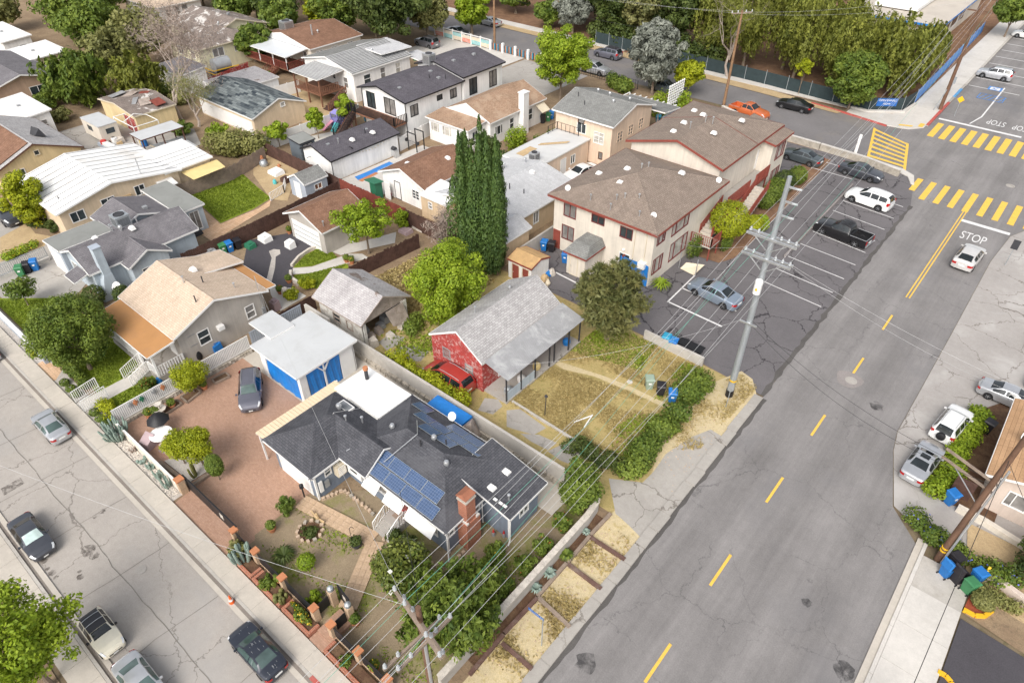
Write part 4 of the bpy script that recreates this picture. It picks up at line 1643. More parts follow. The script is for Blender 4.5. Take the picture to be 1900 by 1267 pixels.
def sag_pts(a,b,sag,n=14):
 a,b=Vector(a),Vector(b)
 return [a.lerp(b,k/n)-Vector((0,0,4*sag*(k/n)*(1-k/n))) for k in range(n+1)]

def wire(label,a,b,sag=.6,r=.012,mat='wire',group='overhead wires',name='overhead_wire',n=16):
 m=MB()
 o_=Vector(a)
 T=m.tube([p for p in sag_pts(a,b,sag,n)],r,4)
 ob=m.build(name,mat)
 return tag(ob,label,'wire',group)

def board_fence(label,pts,h,mat='wood_dark',w=.19,name='board_fence',cat='fence',group=None,z=0.0,rails=True,gap=.012,jitter=.03,back=1,lattice=False,cap=None):
 """every board a piece of its own, on posts and rails"""
 rng=random.Random(int(abs(pts[0][0])*13))
 T=thing(name,label,cat,(pts[0][0],pts[0][1],z),0,group)
 for p,q in zip(pts,pts[1:]):
  L=math.dist(p[:2],q[:2])
  a=math.atan2(q[1]-p[1],q[0]-p[0])
  n=max(1,int(L/w))
  ww=L/n
  for k in range(n):
   f=(k+.5)/n
   piece('board',mat,T,p[0]+(q[0]-p[0])*f,p[1]+(q[1]-p[1])*f,z,ww-gap,.022,h*(1+rng.uniform(-jitter,jitter)),a)
  if rails:
   nx,ny=-math.sin(a)*.045*back,math.cos(a)*.045*back
   for zz in (.25,h*.78):
    m=MB()
    m.beam((p[0]+nx,p[1]+ny,z+zz),(q[0]+nx,q[1]+ny,z+zz),.04,.09)
    m.build('rail',mat,T)
   np_=max(1,int(L/2.4))
   for k in range(np_+1):
    f=k/np_
    piece('post',mat,T,p[0]+(q[0]-p[0])*f+nx*2.2,p[1]+(q[1]-p[1])*f+ny*2.2,z,.1,.1,h*.98,a)
 return T

def solid_wall(label,pts,h,t,mat,name='garden_wall',cat='wall',group=None,z=0.0,cap=None,capw=None,cap_piece=None,courses=False):
 """masonry wall along a polyline with its coping; cap_piece = length of the separate coping blocks"""
 T=thing(name,label,cat,(pts[0][0],pts[0][1],z),0,group)
 for p,q in zip(pts,pts[1:]):
  L=math.dist(p[:2],q[:2])
  a=math.atan2(q[1]-p[1],q[0]-p[0])
  nx,ny=-math.sin(a)*t/2,math.cos(a)*t/2
  b=MB()
  b.prism([(p[0]-nx,p[1]-ny),(q[0]-nx,q[1]-ny),(q[0]+nx,q[1]+ny),(p[0]+nx,p[1]+ny)],z,z+h)
  b.build('wall_body',mat,T)
  if cap:
   n=max(1,int(round(L/cap_piece))) if cap_piece else 1
   for k in range(n):
    f=(k+.5)/n
    piece('coping',cap,T,p[0]+(q[0]-p[0])*f,p[1]+(q[1]-p[1])*f,z+h,L/n-.012,capw or t+.06,.07,a)
 return T

# ================================================================ THE SETTING
_z=[0.0]

def up():
 _z[0]+=.0012
 return round(_z[0],5)

def jag(p,q,n,amt,seed):
 """points from p to q with a ragged sideways wander"""
 rng=random.Random(seed)
 L=math.dist(p[:2],q[:2])
 nx,ny=-(q[1]-p[1])/L,(q[0]-p[0])/L
 return [(p[0]+(q[0]-p[0])*k/n+nx*rng.uniform(-amt,amt),p[1]+(q[1]-p[1])*k/n+ny*rng.uniform(-amt,amt)) for k in range(n+1)]

struct('ground','m_ground',rect(-900,900,-900,900),-.04)
struct('main_road','m_road',[(-8.8,-60),(3.1,-60),(3.1,32.5),(1.24,34.4),(-.15,39.1),(-.46,41),(-.42,55),(-.44,68.5),(0,74.6),(1.2,77.5),(6,79.5),(90,80),(90,101),(8,101),(8,300),(-13.6,300),(-13.6,101),
        (-15.9,95.2),(-15.9,83.3),(-11.6,82.9),(-10.6,80.6),(-9.2,75),(-8.8,38)],up())
struct('side_street','m_street',rect(-260,-8.8,-.95,5.25),up())
struct('far_street','m_far_street',[(-260,88.5),(-60,87.6),(-36.5,88.2),(-27,83.9),(-15.9,83.4),(-15.9,95.2),(-35,96.6),(-58,97.8),(-260,98.6)],up())
struct('concrete_apron','m_apron',[(3.1,33.5),(12,33.5),(30,60),(30,79.7),(6,79.4),(1.2,77.4),(.03,74.6),(-.41,68.5),(-.39,55),(-.43,41),(-.12,39.1),(1.27,34.5)],up())
gut=jag((-8.5,10),(-8.48,38.2),46,.09,5)
struct('gutter','m_gutter',[(-8.9,10)]+gut+[(-8.9,38.2)],up())

# lots: one sheet each
struct('lot','m_dirt',[(-260,6.5),(-9.4,6.5),(-9.4,75),(-12,81.5),(-16.2,82.9),(-27,83.3),(-36.5,87),(-260,87)],up())
struct('lot','m_dirt',rect(-260,-20,-60,-2.6),up())
struct('hillside','m_mulch',[(-260,99),(-58,99),(-36,98),(-17,97),(-15.5,100),(-15.5,300),(-260,300)],up())
lot_edge=jag((-8.95,38.4),(-9.1,74.8),60,.13,3)
zl=up()
struct('parking_lot','m_lot',[(-33,38.85),(-14.3,38.85),(-9.9,38.5)]+lot_edge+[(-10.4,80.4),(-11.7,82.4),(-22,82.2),(-33,82.2)],zl)
seam=jag((-8.80,38.4),(-8.95,74.8),60,.10,9)
struct('asphalt_seam','m_gutter',[(x-.16,y) for x,y in lot_edge]+seam[::-1],up())
zy=up()
# the corner house
struct('yard','m_yard',[(-26.6,7.5),(-12.35,7.5),(-12.35,22.6),(-17,22.6),(-26.6,12)],up())
struct('driveway','m_driveway',[(-41,7.35),(-32.4,7.35),(-32.3,6.55),(-26.3,6.55),(-26.3,8.2),(-26.6,8.4),(-26.6,12.6),(-31,13),(-31,18.7),(-34.2,17.9),(-34.7,16.9),(-40.9,17.2)],up())
struct('concrete_pad','m_concrete',rect(-40.9,-31.1,16.9,22.7),up())
struct('concrete_walk','m_concrete',rect(-31.0,-14.2,20.6,22.7),up())
# the red house
struct('dry_yard','m_dry',[(-36,23.0),(-11.2,23.0),(-9.35,23.2),(-9.35,38.4),(-14.3,38.75),(-36,38.75)],up())
struct('verge','m_dry_pale',[(-11.55,10),(-9.3,10),(-9.3,38.3),(-10.2,39.6),(-11.2,39.9),(-12.2,37.5),(-12.2,30),(-11.2,27),(-11.55,22.6)],up())
zc=up()
for pts in ([(-13.13,25.12,0),(-11.32,26.22,0),(-11.25,27.41,0),(-11.4,29.21,0),(-10.88,31.52,0),(-10.18,33.07,0),(-9.01,32.93,0),(-9.11,30.08,0),(-9.32,28.31,0),(-8.95,26.96,0),(-8.83,25.26,0),(-8.73,23.36,0),(-9.29,22.7,0),(-10.35,22.98,0),(-11.33,23.16,0)],
   [(-21.94,25.56,0),(-21.3,26.27,0),(-18.8,26,0),(-19.05,24.98,0),(-20.35,24.54,0),(-20.93,24.38,0)],
   [(-19.83,24.49,0),(-18.77,25.22,0),(-17.42,25.4,0),(-17.54,24.52,0),(-18.81,24.39,0)],
   [(-17.46,24.43,0),(-17,25.74,0),(-15.62,25.82,0),(-15.82,24.45,0),(-16.29,24.35,0)],
   [(-23.47,24.28,0),(-23.92,25.49,0),(-23.09,26.01,0),(-22.42,25.68,0),(-22.41,24.65,0)],
   [(-32.52,24.49,0),(-32.76,25.56,0),(-31.79,26.38,0),(-30.59,26.53,0),(-30.27,25.35,0),(-31.18,24.38,0)],
   [(-34.43,24.81,0),(-34.54,26.04,0),(-33.38,26.57,0),(-32.96,26.04,0),(-33.2,24.55,0)]):
 struct('broken_concrete','m_concrete_grey',pts,zc)
struct('footpath','m_dry_pale',[(-22.74,31.67,0),(-22.3,32.03,0),(-18.68,32.88,0),(-16.74,33.17,0),(-13.56,33.3,0),(-13.53,32.88,0),(-16.66,32.68,0),(-19.29,32.37,0),(-21.43,31.55,0)],up())
struct('planting_strip','m_soil',rect(-12.2,-11.62,11,22.4),up())
# the tan house: lawn, path, gravel strip
struct('front_lawn','m_lawn',[(-57,8.0),(-41.1,8.0),(-41.1,11.6),(-57,11.6)],up())
struct('gravel_strip','m_gravel',rect(-62,-32.5,6.55,7.5),up())
struct('front_path','m_concrete_pale',[(-45.6,6.5),(-44.3,6.5),(-44.3,11.5),(-45.6,11.5)],up())
struct('paver_landing','m_patio',[(-52.13,6.2,0),(-52.2,7.15,0),(-50.06,7.54,0),(-49.21,6.69,0),(-49.51,6.24,0)],up())
# the blue-grey house: concrete drive, lawn
struct('concrete_drive','m_concrete_grey',[(-80,8.2),(-60,8.2),(-58.8,12.3),(-61,15),(-66,15),(-80,13.5)],up())
struct('front_lawn','m_lawn',[(-64,7.6),(-57.3,7.6),(-55.5,9),(-56.4,12.6),(-58,12.9),(-60.5,10.6)],up())
struct('sand_garden','m_sand',[(-74.17,11.99,0),(-75.21,14.85,0),(-72.38,14.49,0),(-70.73,15.2,0),(-69.16,13.94,0),(-69.5,10.29,0)],up())
# back yards
struct('back_lawn','m_lawn',[(-68.47,28.39,0),(-68.4,34.77,0),(-64.67,34.03,0),(-61.06,33.42,0),(-60.44,30.86,0),(-60.41,27.1,0)],up())
struct('patio','m_patio',[(-64.76,27.61,0),(-60.29,27.03,0),(-60.14,31.3,0),(-60.8,33.24,0),(-59.65,32.28,0),(-57.89,24.67,0),(-60.5,24.79,0)],up())
struct('terrace','m_sand',[(-67.17,35.36,0),(-70.74,37.73,0),(-71.58,39.96,0),(-64.48,39.4,0),(-59.24,34.16,0),(-60.8,33.24,0)],up())
struct('asphalt_yard','m_lot_plain',[(-55.52,26.98,0),(-53.4,30.74,0),(-49.75,30.7,0),(-48.98,27.51,0),(-47.51,26.15,0),(-45.67,24.95,0),(-47.21,23.66,0),(-50.75,23.15,0)],up())
struct('stamped_path','m_gravel',[(-52.32,27.13,0),(-52.29,27.63,0),(-51.75,27.93,0),(-51.1,27.54,0),(-51.04,26.98,0),(-49.55,25.86,0),(-47.64,24.11,0),(-47.7,23.52,0),(-49.27,24.95,0),(-51.13,26.6,0)],up())
struct('garden_lawn','m_lawn',[(-48.33,27.03,0),(-49.17,28.86,0),(-49.26,31.27,0),(-46.49,30.5,0),(-47.2,28.13,0),(-48.2,26.94,0)],up())
struct('garden_lawn','m_lawn',[(-47.2,26.13,0),(-46.3,27.45,0),(-45.1,30.47,0),(-44.48,30.12,0),(-43.79,26.26,0),(-45.64,25.78,0)],up())
struct('garden_path','m_concrete_pale',[(-48.24,26.82,0),(-47.11,28.06,0),(-46.27,31.6,0),(-45.3,32.41,0),(-44.29,32.35,0),(-45.01,30.55,0),(-46.21,27.53,0),(-47.42,26.22,0)],up())
struct('concrete_court','m_concrete_pale',[(-49.65,30.63,0),(-49.56,32.64,0),(-47.18,33.34,0),(-45.81,37.12,0),(-44.41,35.66,0),(-46.66,30.96,0)],up())
struct('concrete_court','m_concrete_pale',[(-47.21,23.66,0),(-45.67,24.95,0),(-43.78,24.96,0),(-43.68,22.28,0),(-46.26,23.14,0)],up())
struct('sport_court','m_concrete_pale',[(-58.8,40.5),(-53,40.5),(-50,48),(-50,53),(-58.5,53)],up())
struct('blue_court','tarp',[(-58.15,42.27,0),(-58.08,43.87,0),(-58.13,47.37,0),(-57.37,47.31,0),(-57.16,44.87,0),(-57.22,41.97,0)],up())
struct('red_court','t_terracotta',[(-57.22,41.97,0),(-57.27,44.56,0),(-56.77,44.52,0),(-56.58,42,0)],up())
struct('upper_drive','m_concrete_pale',[(-87,76),(-70,76.5),(-70,86.5),(-89,86.5)],up())
struct('side_drive','m_concrete_grey',[(-69.5,70),(-57.5,70),(-57.5,86),(-69.5,86)],up())
struct('dry_back_yard','m_sand',[(-86,49),(-71,47.5),(-71,56),(-86,56)],up())
struct('alley_drive','m_concrete_grey',[(-41,54.6),(-36.6,52),(-33.2,46),(-33.2,60),(-38,62),(-41,61)],up())
struct('play_yard','m_concrete_pale',[(-71,46),(-63.5,40.5),(-62,50.2),(-69,51.4)],up())
struct('junk_yard','m_concrete_grey',[(-96,26),(-81,27),(-79,36),(-84,38),(-96,33)],up())
struct('planting_island','m_mulch',[(-21.5,52.0),(-19.3,52.2),(-18.6,53.8),(-18.5,56.8),(-19.4,80.4),(-21.5,80.4)],up())
# right of the main road
struct('driveway_right','m_soil',[(2.2,36.8),(6.2,36.8),(6.2,45),(4.6,49),(3.0,46.2)],up())
struct('dirt_bed','m_sand',[(5.9,31.5),(16,28),(16,36),(5.0,36)],up())
struct('corner_lot','m_lot_plain',[(6.2,-40),(40,-40),(40,27),(9,29.0),(6.2,29.2)],up())
struct('shop_floor','m_dirt',[(6.3,29.6),(9,29.2),(40,27),(40,29),(9,31),(6.3,31.2)],up())

struct('mulch_bed','m_brick_mulch',[(6.18,29.91,0),(6.24,31,0),(6.81,31.21,0),(7.41,30.88,0),(6.81,29.93,0)],up())
# pavements: a bed with each slab laid on it
def sidewalk(name,x0,x1,y0,y1,z,slab,along,mat='m_concrete',bed='m_kerb'):
 b=MB()
 b.box(x0,x1,y0,y1,-.05,z-.015)
 o=b.build(name,bed)
 o['kind']='structure'
 ROOT[o.name]=Matrix()
 n=int(((x1-x0) if along=='x' else (y1-y0))/slab)
 rng=random.Random(n)
 for k in range(n):
  t=rng.uniform(-.004,.004)
  if along=='x':
   piece('slab',mat,o,x0+(k+.5)*slab,(y0+y1)/2,z-.06,slab-.018,y1-y0-.01,.06+t)
  else:
   piece('slab',mat,o,(x0+x1)/2,y0+(k+.5)*slab,z-.06,x1-x0-.01,slab-.018,.06+t)
 return o

def kerb(name,x0,x1,y0,y1,z,ln,along,mat='m_kerb',gap=.02,jitter=0.0):
 b=MB()
 b.box(x0+.02,x1-.02,y0,y1,-.05,z-.03)
 o=b.build(name,'m_concrete_grey')
 o['kind']='structure'
 ROOT[o.name]=Matrix()
 rng=random.Random(int(abs(x0)*10))
 n=int(((x1-x0) if along=='x' else (y1-y0))/ln)
 for k in range(n):
  j=rng.uniform(-jitter,jitter)
  if along=='x':
   piece('kerbstone',mat,o,x0+(k+.5)*ln,(y0+y1)/2+j,-.04,ln-gap,y1-y0,z+.04,rng.uniform(-jitter,jitter)*.2)
  else:
   piece('kerbstone',mat,o,(x0+x1)/2+j,y0+(k+.5)*ln,-.04,x1-x0,ln-gap,z+.04+j*.2,rng.uniform(-jitter,jitter)*.3)
 return o

sidewalk('sidewalk',-70.5,-12.5,5.52,6.52,.13,1.45,'x')
kerb('kerb',-70.5,-12.5,5.36,5.515,.135,2.9,'x')
struct('gutter','m_concrete',rect(-70.5,-12.5,4.93,5.19),up())
struct('gutter','m_flowline',rect(-70.5,-12.5,5.19,5.36),up())
sidewalk('sidewalk',-50,-12,-2.35,-1.12,.13,1.45,'x')
kerb('kerb',-50,-12,-1.11,-.95,.135,2.9,'x')
struct('gutter','m_concrete',rect(-50,-12,-.78,-.52),up())
struct('gutter','m_flowline',rect(-50,-12,-.95,-.78),up())
kerb('kerb',-9.36,-8.72,9.0,38.2,.10,1.46,'y','m_concrete_grey',.07,.05)
sidewalk('sidewalk',3.62,6.12,4,31.9,.13,2.55,'y','m_concrete_pale')
kerb('kerb',3.42,3.61,4,33,.14,3.2,'y','m_concrete_pale')
struct('gutter','m_concrete',rect(3.06,3.42,4,33),up())
# far side of the intersection
sidewalk('sidewalk',-17.2,-13.95,97.2,170,.13,2.4,'y','m_concrete_pale')
sidewalk('sidewalk',-58,-23,97.9,99.4,.13,1.6,'x','m_concrete_pale')
sidewalk('sidewalk',-120,-60,98.9,100.9,.13,1.8,'x','m_concrete_pale')
b=MB()
b.prism([(-23.2,96.2),(-17.6,95.0),(-15.3,95.6),(-13.9,97.3),(-13.9,99.8),(-17.2,101),(-18.4,99.2),(-23.2,98.6)],-.05,.125)
o=b.build('sidewalk','m_concrete_pale')
o['kind']='structure'
kerb('red_kerb',-13.95,-13.62,98.2,111,.15,2.6,'y','m_red_kerb')
kerb('blue_kerb',-13.95,-13.62,111.2,117.5,.15,2.1,'y','m_blue_kerb')
kerb('kerb',-13.95,-13.62,117.7,170,.15,3,'y')
b=MB()
pts=[(-28,96.6),(-23.4,95.9),(-17.7,94.85)]
for p,q in zip(pts,pts[1:]):
 b.beam((*p,.07),(*q,.07),.3,.16)
o=b.build('red_kerb','m_red_kerb')
o['kind']='structure'
# near corner by the parking lot: kerb return and dirt strip along the low wall
b=MB()
b.prism([(-16.2,82.95),(-13.2,82.5),(-11.4,81.6),(-10.6,79.9),(-10.25,79.95),(-10.9,82.2),(-12.4,83.2),(-16.0,83.7)],-.05,.12)
o=b.build('sidewalk','m_concrete_pale')
o['kind']='structure'
struct('dirt_strip','m_sand',[(-36,86.6),(-27,83.0),(-16.4,82.95),(-16.2,83.7),(-27,84.3),(-36.5,88.3)],up())
struct('dirt_strip','m_sand',[(-60,96.9),(-35,95.7),(-24,95.0),(-23.6,96.1),(-35,97.9),(-60,99.0)],up())
struct('dirt_strip','m_sand',[(-120,97.2),(-60,97.0),(-60,99.0),(-120,99)],up())

# ---------------------------------------------------------------- painted markings: each mark a piece of the road
ZM=.016

def mark(name,mat,pts,z=None):
 o=struct(name,mat,pts,z or ZM)
 return o

ZM=.020
for y in (17.0,23.75,31.0,38.15,46.0,53.0):
 mark('lane_dash','m_yellow_line',rect(-4.84,-4.68,y-1.25,y+1.25))
for dx in (-.17,.09):
 mark('lane_line','m_yellow_line',rect(-4.55+dx,-4.44+dx,57.6+.01,77.0))
for k in range(12):
 x=-10.1+k*1.375
 mark('crosswalk_stripe','m_yellow_line',rect(x-.29,x+.29,77.0 if k!=0 else 78.5,82.0))
for k in range(12):
 x=-12.6+k*1.28
 mark('crosswalk_stripe','m_yellow_line',rect(x-.36,x+.36,95.0,100.3))
mark('stop_line','m_white_line',rect(-4.35,-.1,74.7,75.25))
mark('stop_line','m_white_line',rect(-13.3,-3.9,101.6,102.15))
mark('lane_line','m_white_line',[(-9.9,102.5),(-9.75,102.5),(-9.1,106.0),(-9.1,120),(-9.28,120),(-9.28,106.1)])
mark('lane_line','m_white_line',rect(-5.3,-5.15,112,124))
# yellow ladder crossing over the far street
x0,x1,y0,y1=-18.4,-13.2,82.9,93.4
q00,q10,q11,q01=(-16.3,82.9),(-11.9,82.75),(-13.9,91.0),(-18.8,93.4)

def lerp2(a,b,t):
 return (a[0]+(b[0]-a[0])*t,a[1]+(b[1]-a[1])*t)

for k in range(8):
 t0=k/7*.93
 t1=t0+.055
 mark('crosswalk_stripe','m_yellow_line',[lerp2(q00,q01,t0),lerp2(q10,q11,t0),lerp2(q10,q11,t1),lerp2(q00,q01,t1)])
ZM=.0215
mark('crosswalk_edge','m_yellow_line',[q00,lerp2(q00,q10,.07),lerp2(q01,q11,.07),q01])
mark('crosswalk_edge','m_yellow_line',[lerp2(q00,q10,.93),q10,q11,lerp2(q01,q11,.93)])
ZM=.146
mark('crosswalk_stripe','m_yellow_line',[(-16.6,95.8),(-15.1,96.4),(-15.1,96.9),(-16.6,96.3)])
mark('crosswalk_stripe','m_yellow_line',[(-14.6,97.0),(-14.05,97.0),(-14.05,98.4),(-14.6,98.4)])
ZM=up()+.002
# parking stalls
for k,(yl,yr) in enumerate(((52.0,51.55),(54.65,54.2),(57.3,56.9),(60.2,59.8),(63.2,62.5),(65.7,65.2),(68.6,68.0),(71.35,70.85),(74.45,73.95))):
 mark('stall_line','m_white_line',[(-14.9,yl-.05),(-9.65,yr-.05),(-9.65,yr+.05),(-14.9,yl+.05)])
for pts in ([(-19.86,43.89,0),(-20.03,48.93,0),(-19.91,48.95,0),(-19.72,43.88,0)],[(-19.92,46.43,0),(-19.88,46.59,0),(-14.79,46.53,0),(-14.82,46.35,0)],
   [(-19.83,43.91,0),(-19.79,44.07,0),(-14.75,43.9,0),(-14.77,43.7,0)],[(-29.72,41.36,0),(-29.68,41.51,0),(-26.79,41.33,0),(-26.81,41.15,0)]):
 mark('stall_line','m_white_line',pts)
mark('stall_line','m_white_line',rect(-20.4,-15.9,76.9,77.0))
mark('stall_line','m_white_line',rect(-19.6,-16.2,79.3,79.4))
ZM=.020
for k in range(8):
 mark('stall_line','m_white_line',rect(-13.4,-7.0,118.0+k*4.3,118.16+k*4.3))
# accessible bay: blue square with its white wheelchair figure, blue hatching
mark('accessible_bay_mark','tarp',rect(-11.0,-9.3,117.9,119.6),ZM+.004)
for a,c,d,e in ((-11.4,-8.2,115.6,115.7),(-11.4,-8.2,113.2,113.3),(-11.4,-11.3,113.2,115.7),(-8.3,-8.2,113.2,115.7)):
 mark('bay_line','tarp',rect(a,c,d,e),ZM+.008)
for k in range(5):
 mark('bay_line','tarp',[(-11.2+k*.6,113.3),(-11.1+k*.6,113.3),(-10.5+k*.6,115.6),(-10.6+k*.6,115.6)])

def text(name,body,mat,loc,size,rot,parent=None,sx=1.0,sy=1.0,extrude=0.0,align='CENTER'):
 cu=bpy.data.curves.new(name,'FONT')
 cu.body=body
 cu.size=size
 cu.align_x=align
 cu.align_y='CENTER'
 cu.extrude=extrude
 tmp=bpy.data.objects.new(name,cu)
 COL.objects.link(tmp)
 dg=bpy.context.evaluated_depsgraph_get()
 me=bpy.data.meshes.new_from_object(tmp.evaluated_get(dg))
 bpy.data.objects.remove(tmp)
 bpy.data.curves.remove(cu)
 me.materials.clear()
 me.materials.append(M(mat))
 me.name=name
 mt=Matrix.Translation(loc) @ rot.to_4x4() @ Matrix.Diagonal((sx,sy,1,1))
 if parent is not None and parent.name in ROOT:
  mt=ROOT[parent.name].inverted() @ mt
 me.transform(mt)
 return link(name,me,parent)

ZM=.020
flatrot=Matrix.Identity(3)
o=text('road_lettering','STOP','m_white_line',(-2.65,71.9,ZM+.002),1.25,flatrot,sx=.74,sy=1.9)
o['kind']='structure'
back=Matrix.Rotation(math.pi,3,'Z')
for x in (-7.25,-4.35):
 o=text('road_lettering','STOP','m_white_line',(x,105.0,ZM+.002),1.25,back,sx=.70,sy=2.1)
 o['kind']='structure'
text('bay_symbol','\u267f','m_white_line',(-10.15,118.75,ZM+.012),1.2,back)['kind']='structure'
# manholes
for x,y,r in ((-4.6,44.1,.42),(-2.2,86.5,.45),(-29.5,3.0,.3)):
 b=MB()
 b.lathe(x,y,[(r,-.01),(r,ZM+.006),(r*.9,ZM+.010),(.02,ZM+.012)],20)
 o=b.build('manhole_cover','m_concrete_grey')
 tag(o,None,None,None,'structure')
b=MB()
b.sheet([(-5.35+.9*math.cos(t)*(1+.15*math.sin(3*t))+.6,44.1+1.0*math.sin(t)*(1+.1*math.cos(2*t))) for t in [k*math.pi/12 for k in range(24)]],ZM+.003)
b.build('road_patch','m_patch')['kind']='structure'
struct('utility_patch','m_stain',[(-41.58,0.2,0),(-41.56,1.34,0),(-40.9,1.32,0),(-40.86,0.13,0)],.0185)

# straight joints of the side street's concrete panels
for k in range(11):
 x=-66+k*5.1
 P_=jag((x,-.5),(x+.35,4.9),8,.05,k)
 mark('pavement_joint','m_joint',P_+[(q[0]+.028,q[1]) for q in P_[::-1]],.0175)
for k in range(6):
 P_=jag((-70+k*9.6,2.1),(-60.5+k*9.6,2.15),14,.06,k+80)
 mark('pavement_joint','m_joint',P_+[(q[0],q[1]+.035) for q in P_[::-1]],.0172)
# stains and patches on the side street
rng0=random.Random(5)

def blot(cx,cy,r,mat,z,seed,sx=1.0):
 rr=random.Random(seed)
 struct('oil_stain',mat,[(cx+sx*r*math.cos(t)*rr.uniform(.7,1.15),cy+r*math.sin(t)*rr.uniform(.7,1.15)) for t in [k*math.pi/8 for k in range(16)]],z)

zs=.0185
for i,(r_,zx,zy_,rad) in enumerate((('D0',650,360,.42),('D0',690,400,.3),('D0',750,75,.2),('D0',695,115,.14),('D0',320,440,.22),('D0',380,525,.22),('D0',410,560,.14),('D0',590,555,.22),('D0',350,495,.13),('D0',585,515,.12))):
 p=[(-32.99,1.69,0),(-32.39,1.73,0),(-35.06,3.45,0),(-35.01,2.98,0),(-34.22,-0.25,0),(-33.11,-0.27,0),(-32.63,-0.25,0),(-31.64,0.63,0),(-33.55,-0.31,0),(-32.01,0.76,0)][i]
 blot(p[0],p[1],rad,'m_stain',zs,i)
for i,p in enumerate(((-0.32,24.92,0),(2.51,22.57,0),(-0.71,26.3,0),(-2.29,42.58,0),(-1.11,33.48,0),(-7.46,14.69,0))):
 blot(p[0],p[1],(.28,.55,.16,.5,.2,.6)[i],'m_stain_dark',zs,40+i,1.0)

# ================================================================ BUILDINGS
# ---- the corner house with the solar panels
T=thing('corner_house','blue grey house with charcoal hip roof and solar panels, corner of both streets','house',(-22,16,0))
ze,zr=2.6,4.05

def hip(x0,x1,y0,y1,p,q):
 c=[(x0,y0,ze),(x1,y0,ze),(x1,y1,ze),(x0,y1,ze)]
 if p[1]==q[1]:
  return [[c[0],c[1],q,p],[c[1],c[2],q],[c[2],c[3],p,q],[c[3],c[0],p]],[(p,q),(c[0],p),(c[3],p),(c[1],q),(c[2],q)]
 return [[c[0],c[1],p],[c[1],c[2],q,p],[c[2],c[3],q],[c[3],c[0],p,q]],[(p,q),(c[0],p),(c[1],p),(c[2],q),(c[3],q)]

py,rd=hip(-30.2,-25.35,12.0,17.66,(-27.75,14.35,3.82),(-27.75,15.35,3.82))
slab_roof(T,py,'r_charcoal','t_white',.13,ridge=rd[:3])
py,rd=hip(-26.05,-16.72,14.4,20.72,(-22.9,17.55,zr),(-19.85,17.55,zr))
slab_roof(T,py,'r_charcoal','t_white',.13,ridge=rd)
slab_roof(T,[[(-27.6,14.12,2.62),(-23.0,14.12,2.62),(-23.0,15.75,3.72),(-27.6,15.75,3.72)],[(-27.6,15.75,3.72),(-23.0,15.75,3.72),(-23.0,17.68,2.62),(-27.6,17.68,2.62)]],'r_charcoal','t_white',.12,ridge=[((-27.4,15.75,3.72),(-23.6,15.75,3.72))])
slab_roof(T,[[(-18.9,17.3,3.42),(-14.65,17.3,2.62),(-14.65,20.66,2.62),(-18.9,20.66,3.42)]],'r_charcoal','t_white',.13)
fr=slab_roof(T,[[(-30.3,17.75,2.74),(-25.95,17.75,2.74),(-25.95,20.6,2.70),(-30.3,20.6,2.70)]],'r_white','t_white',.16,name='flat_roof')
wl=ze-.1
wall_panel(T,'w_blue','S',12.4,-29.8,-25.75,0,wl,[(-29.4,-26.3,.02,2.15)])
opening(T,'S',12.4,-27.85,3.1,.02,2.13,'door','t_white','t_white')
wall_panel(T,'w_blue','E',-25.75,12.4,14.8,0,wl,[(13.15,13.6,1.45,2.1)])
opening(T,'E',-25.75,13.375,.45,1.45,.65,'hung')
fw=[(-22.9,-22.0,.9,2.05),(-21.35,-20.35,.6,2.25),(-19.9,-17.9,.85,2.0)]
wall_panel(T,'w_blue','S',14.8,-25.75,-17.1,0,wl,fw)
b=MB()
b.box(-25.2,-23.95,14.42,14.8,1.2,2.42)
o=b.build('window_box','t_white',T)
part('pane','g_win',o,'box',-24.9,-24.3,14.405,14.42,1.6,2.15)
opening(T,'S',14.8,-22.45,.9,.9,1.15,'hung')
opening(T,'S',14.8,-20.85,1.0,.6,1.65,'door','t_white','w_oldred')
opening(T,'S',14.8,-18.9,2.0,.85,1.15,'triple',pane='g_curtain')
wall_panel(T,'w_blue','E',-17.1,14.8,17.7,0,wl,[(14.95,15.35,1.35,2.05),(17.05,17.45,1.35,2.1)])
opening(T,'E',-17.1,15.15,.4,1.35,.7,'fixed')
opening(T,'E',-17.1,17.25,.4,1.35,.75,'fixed')
wall_panel(T,'w_blue','S',17.7,-17.1,-15.05,0,wl,[])
wall_panel(T,'w_blue','E',-15.05,17.7,20.3,0,wl,[(18.6,19.4,1.1,1.9)])
opening(T,'E',-15.05,19.0,.8,1.1,.8,'slide')
wall_panel(T,'w_blue','N',20.3,-29.9,-15.05,0,wl)
wall_panel(T,'w_blue','W',-29.8,12.4,20.3,0,wl)
for x,y in ((-25.72,12.37),(-17.07,14.77),(-15.02,17.67)):          # white corner boards and downpipes
 part('corner_board','t_white',T,'box',x-.09,x+.03,y-.03,y+.09,0,wl+.02)
for pts in ([(-17.0,14.72,2.4),(-17.0,14.66,.25),(-16.6,14.3,.08),(-16.0,14.1,.05),(-15.7,13.7,.05)],[(-14.92,17.62,2.4),(-14.92,17.6,.2),(-14.8,17.3,.06)],[(-16.98,17.55,2.4),(-16.98,17.55,.1)]):
 part('downpipe','t_white',T,'tube',pts,.045,6)
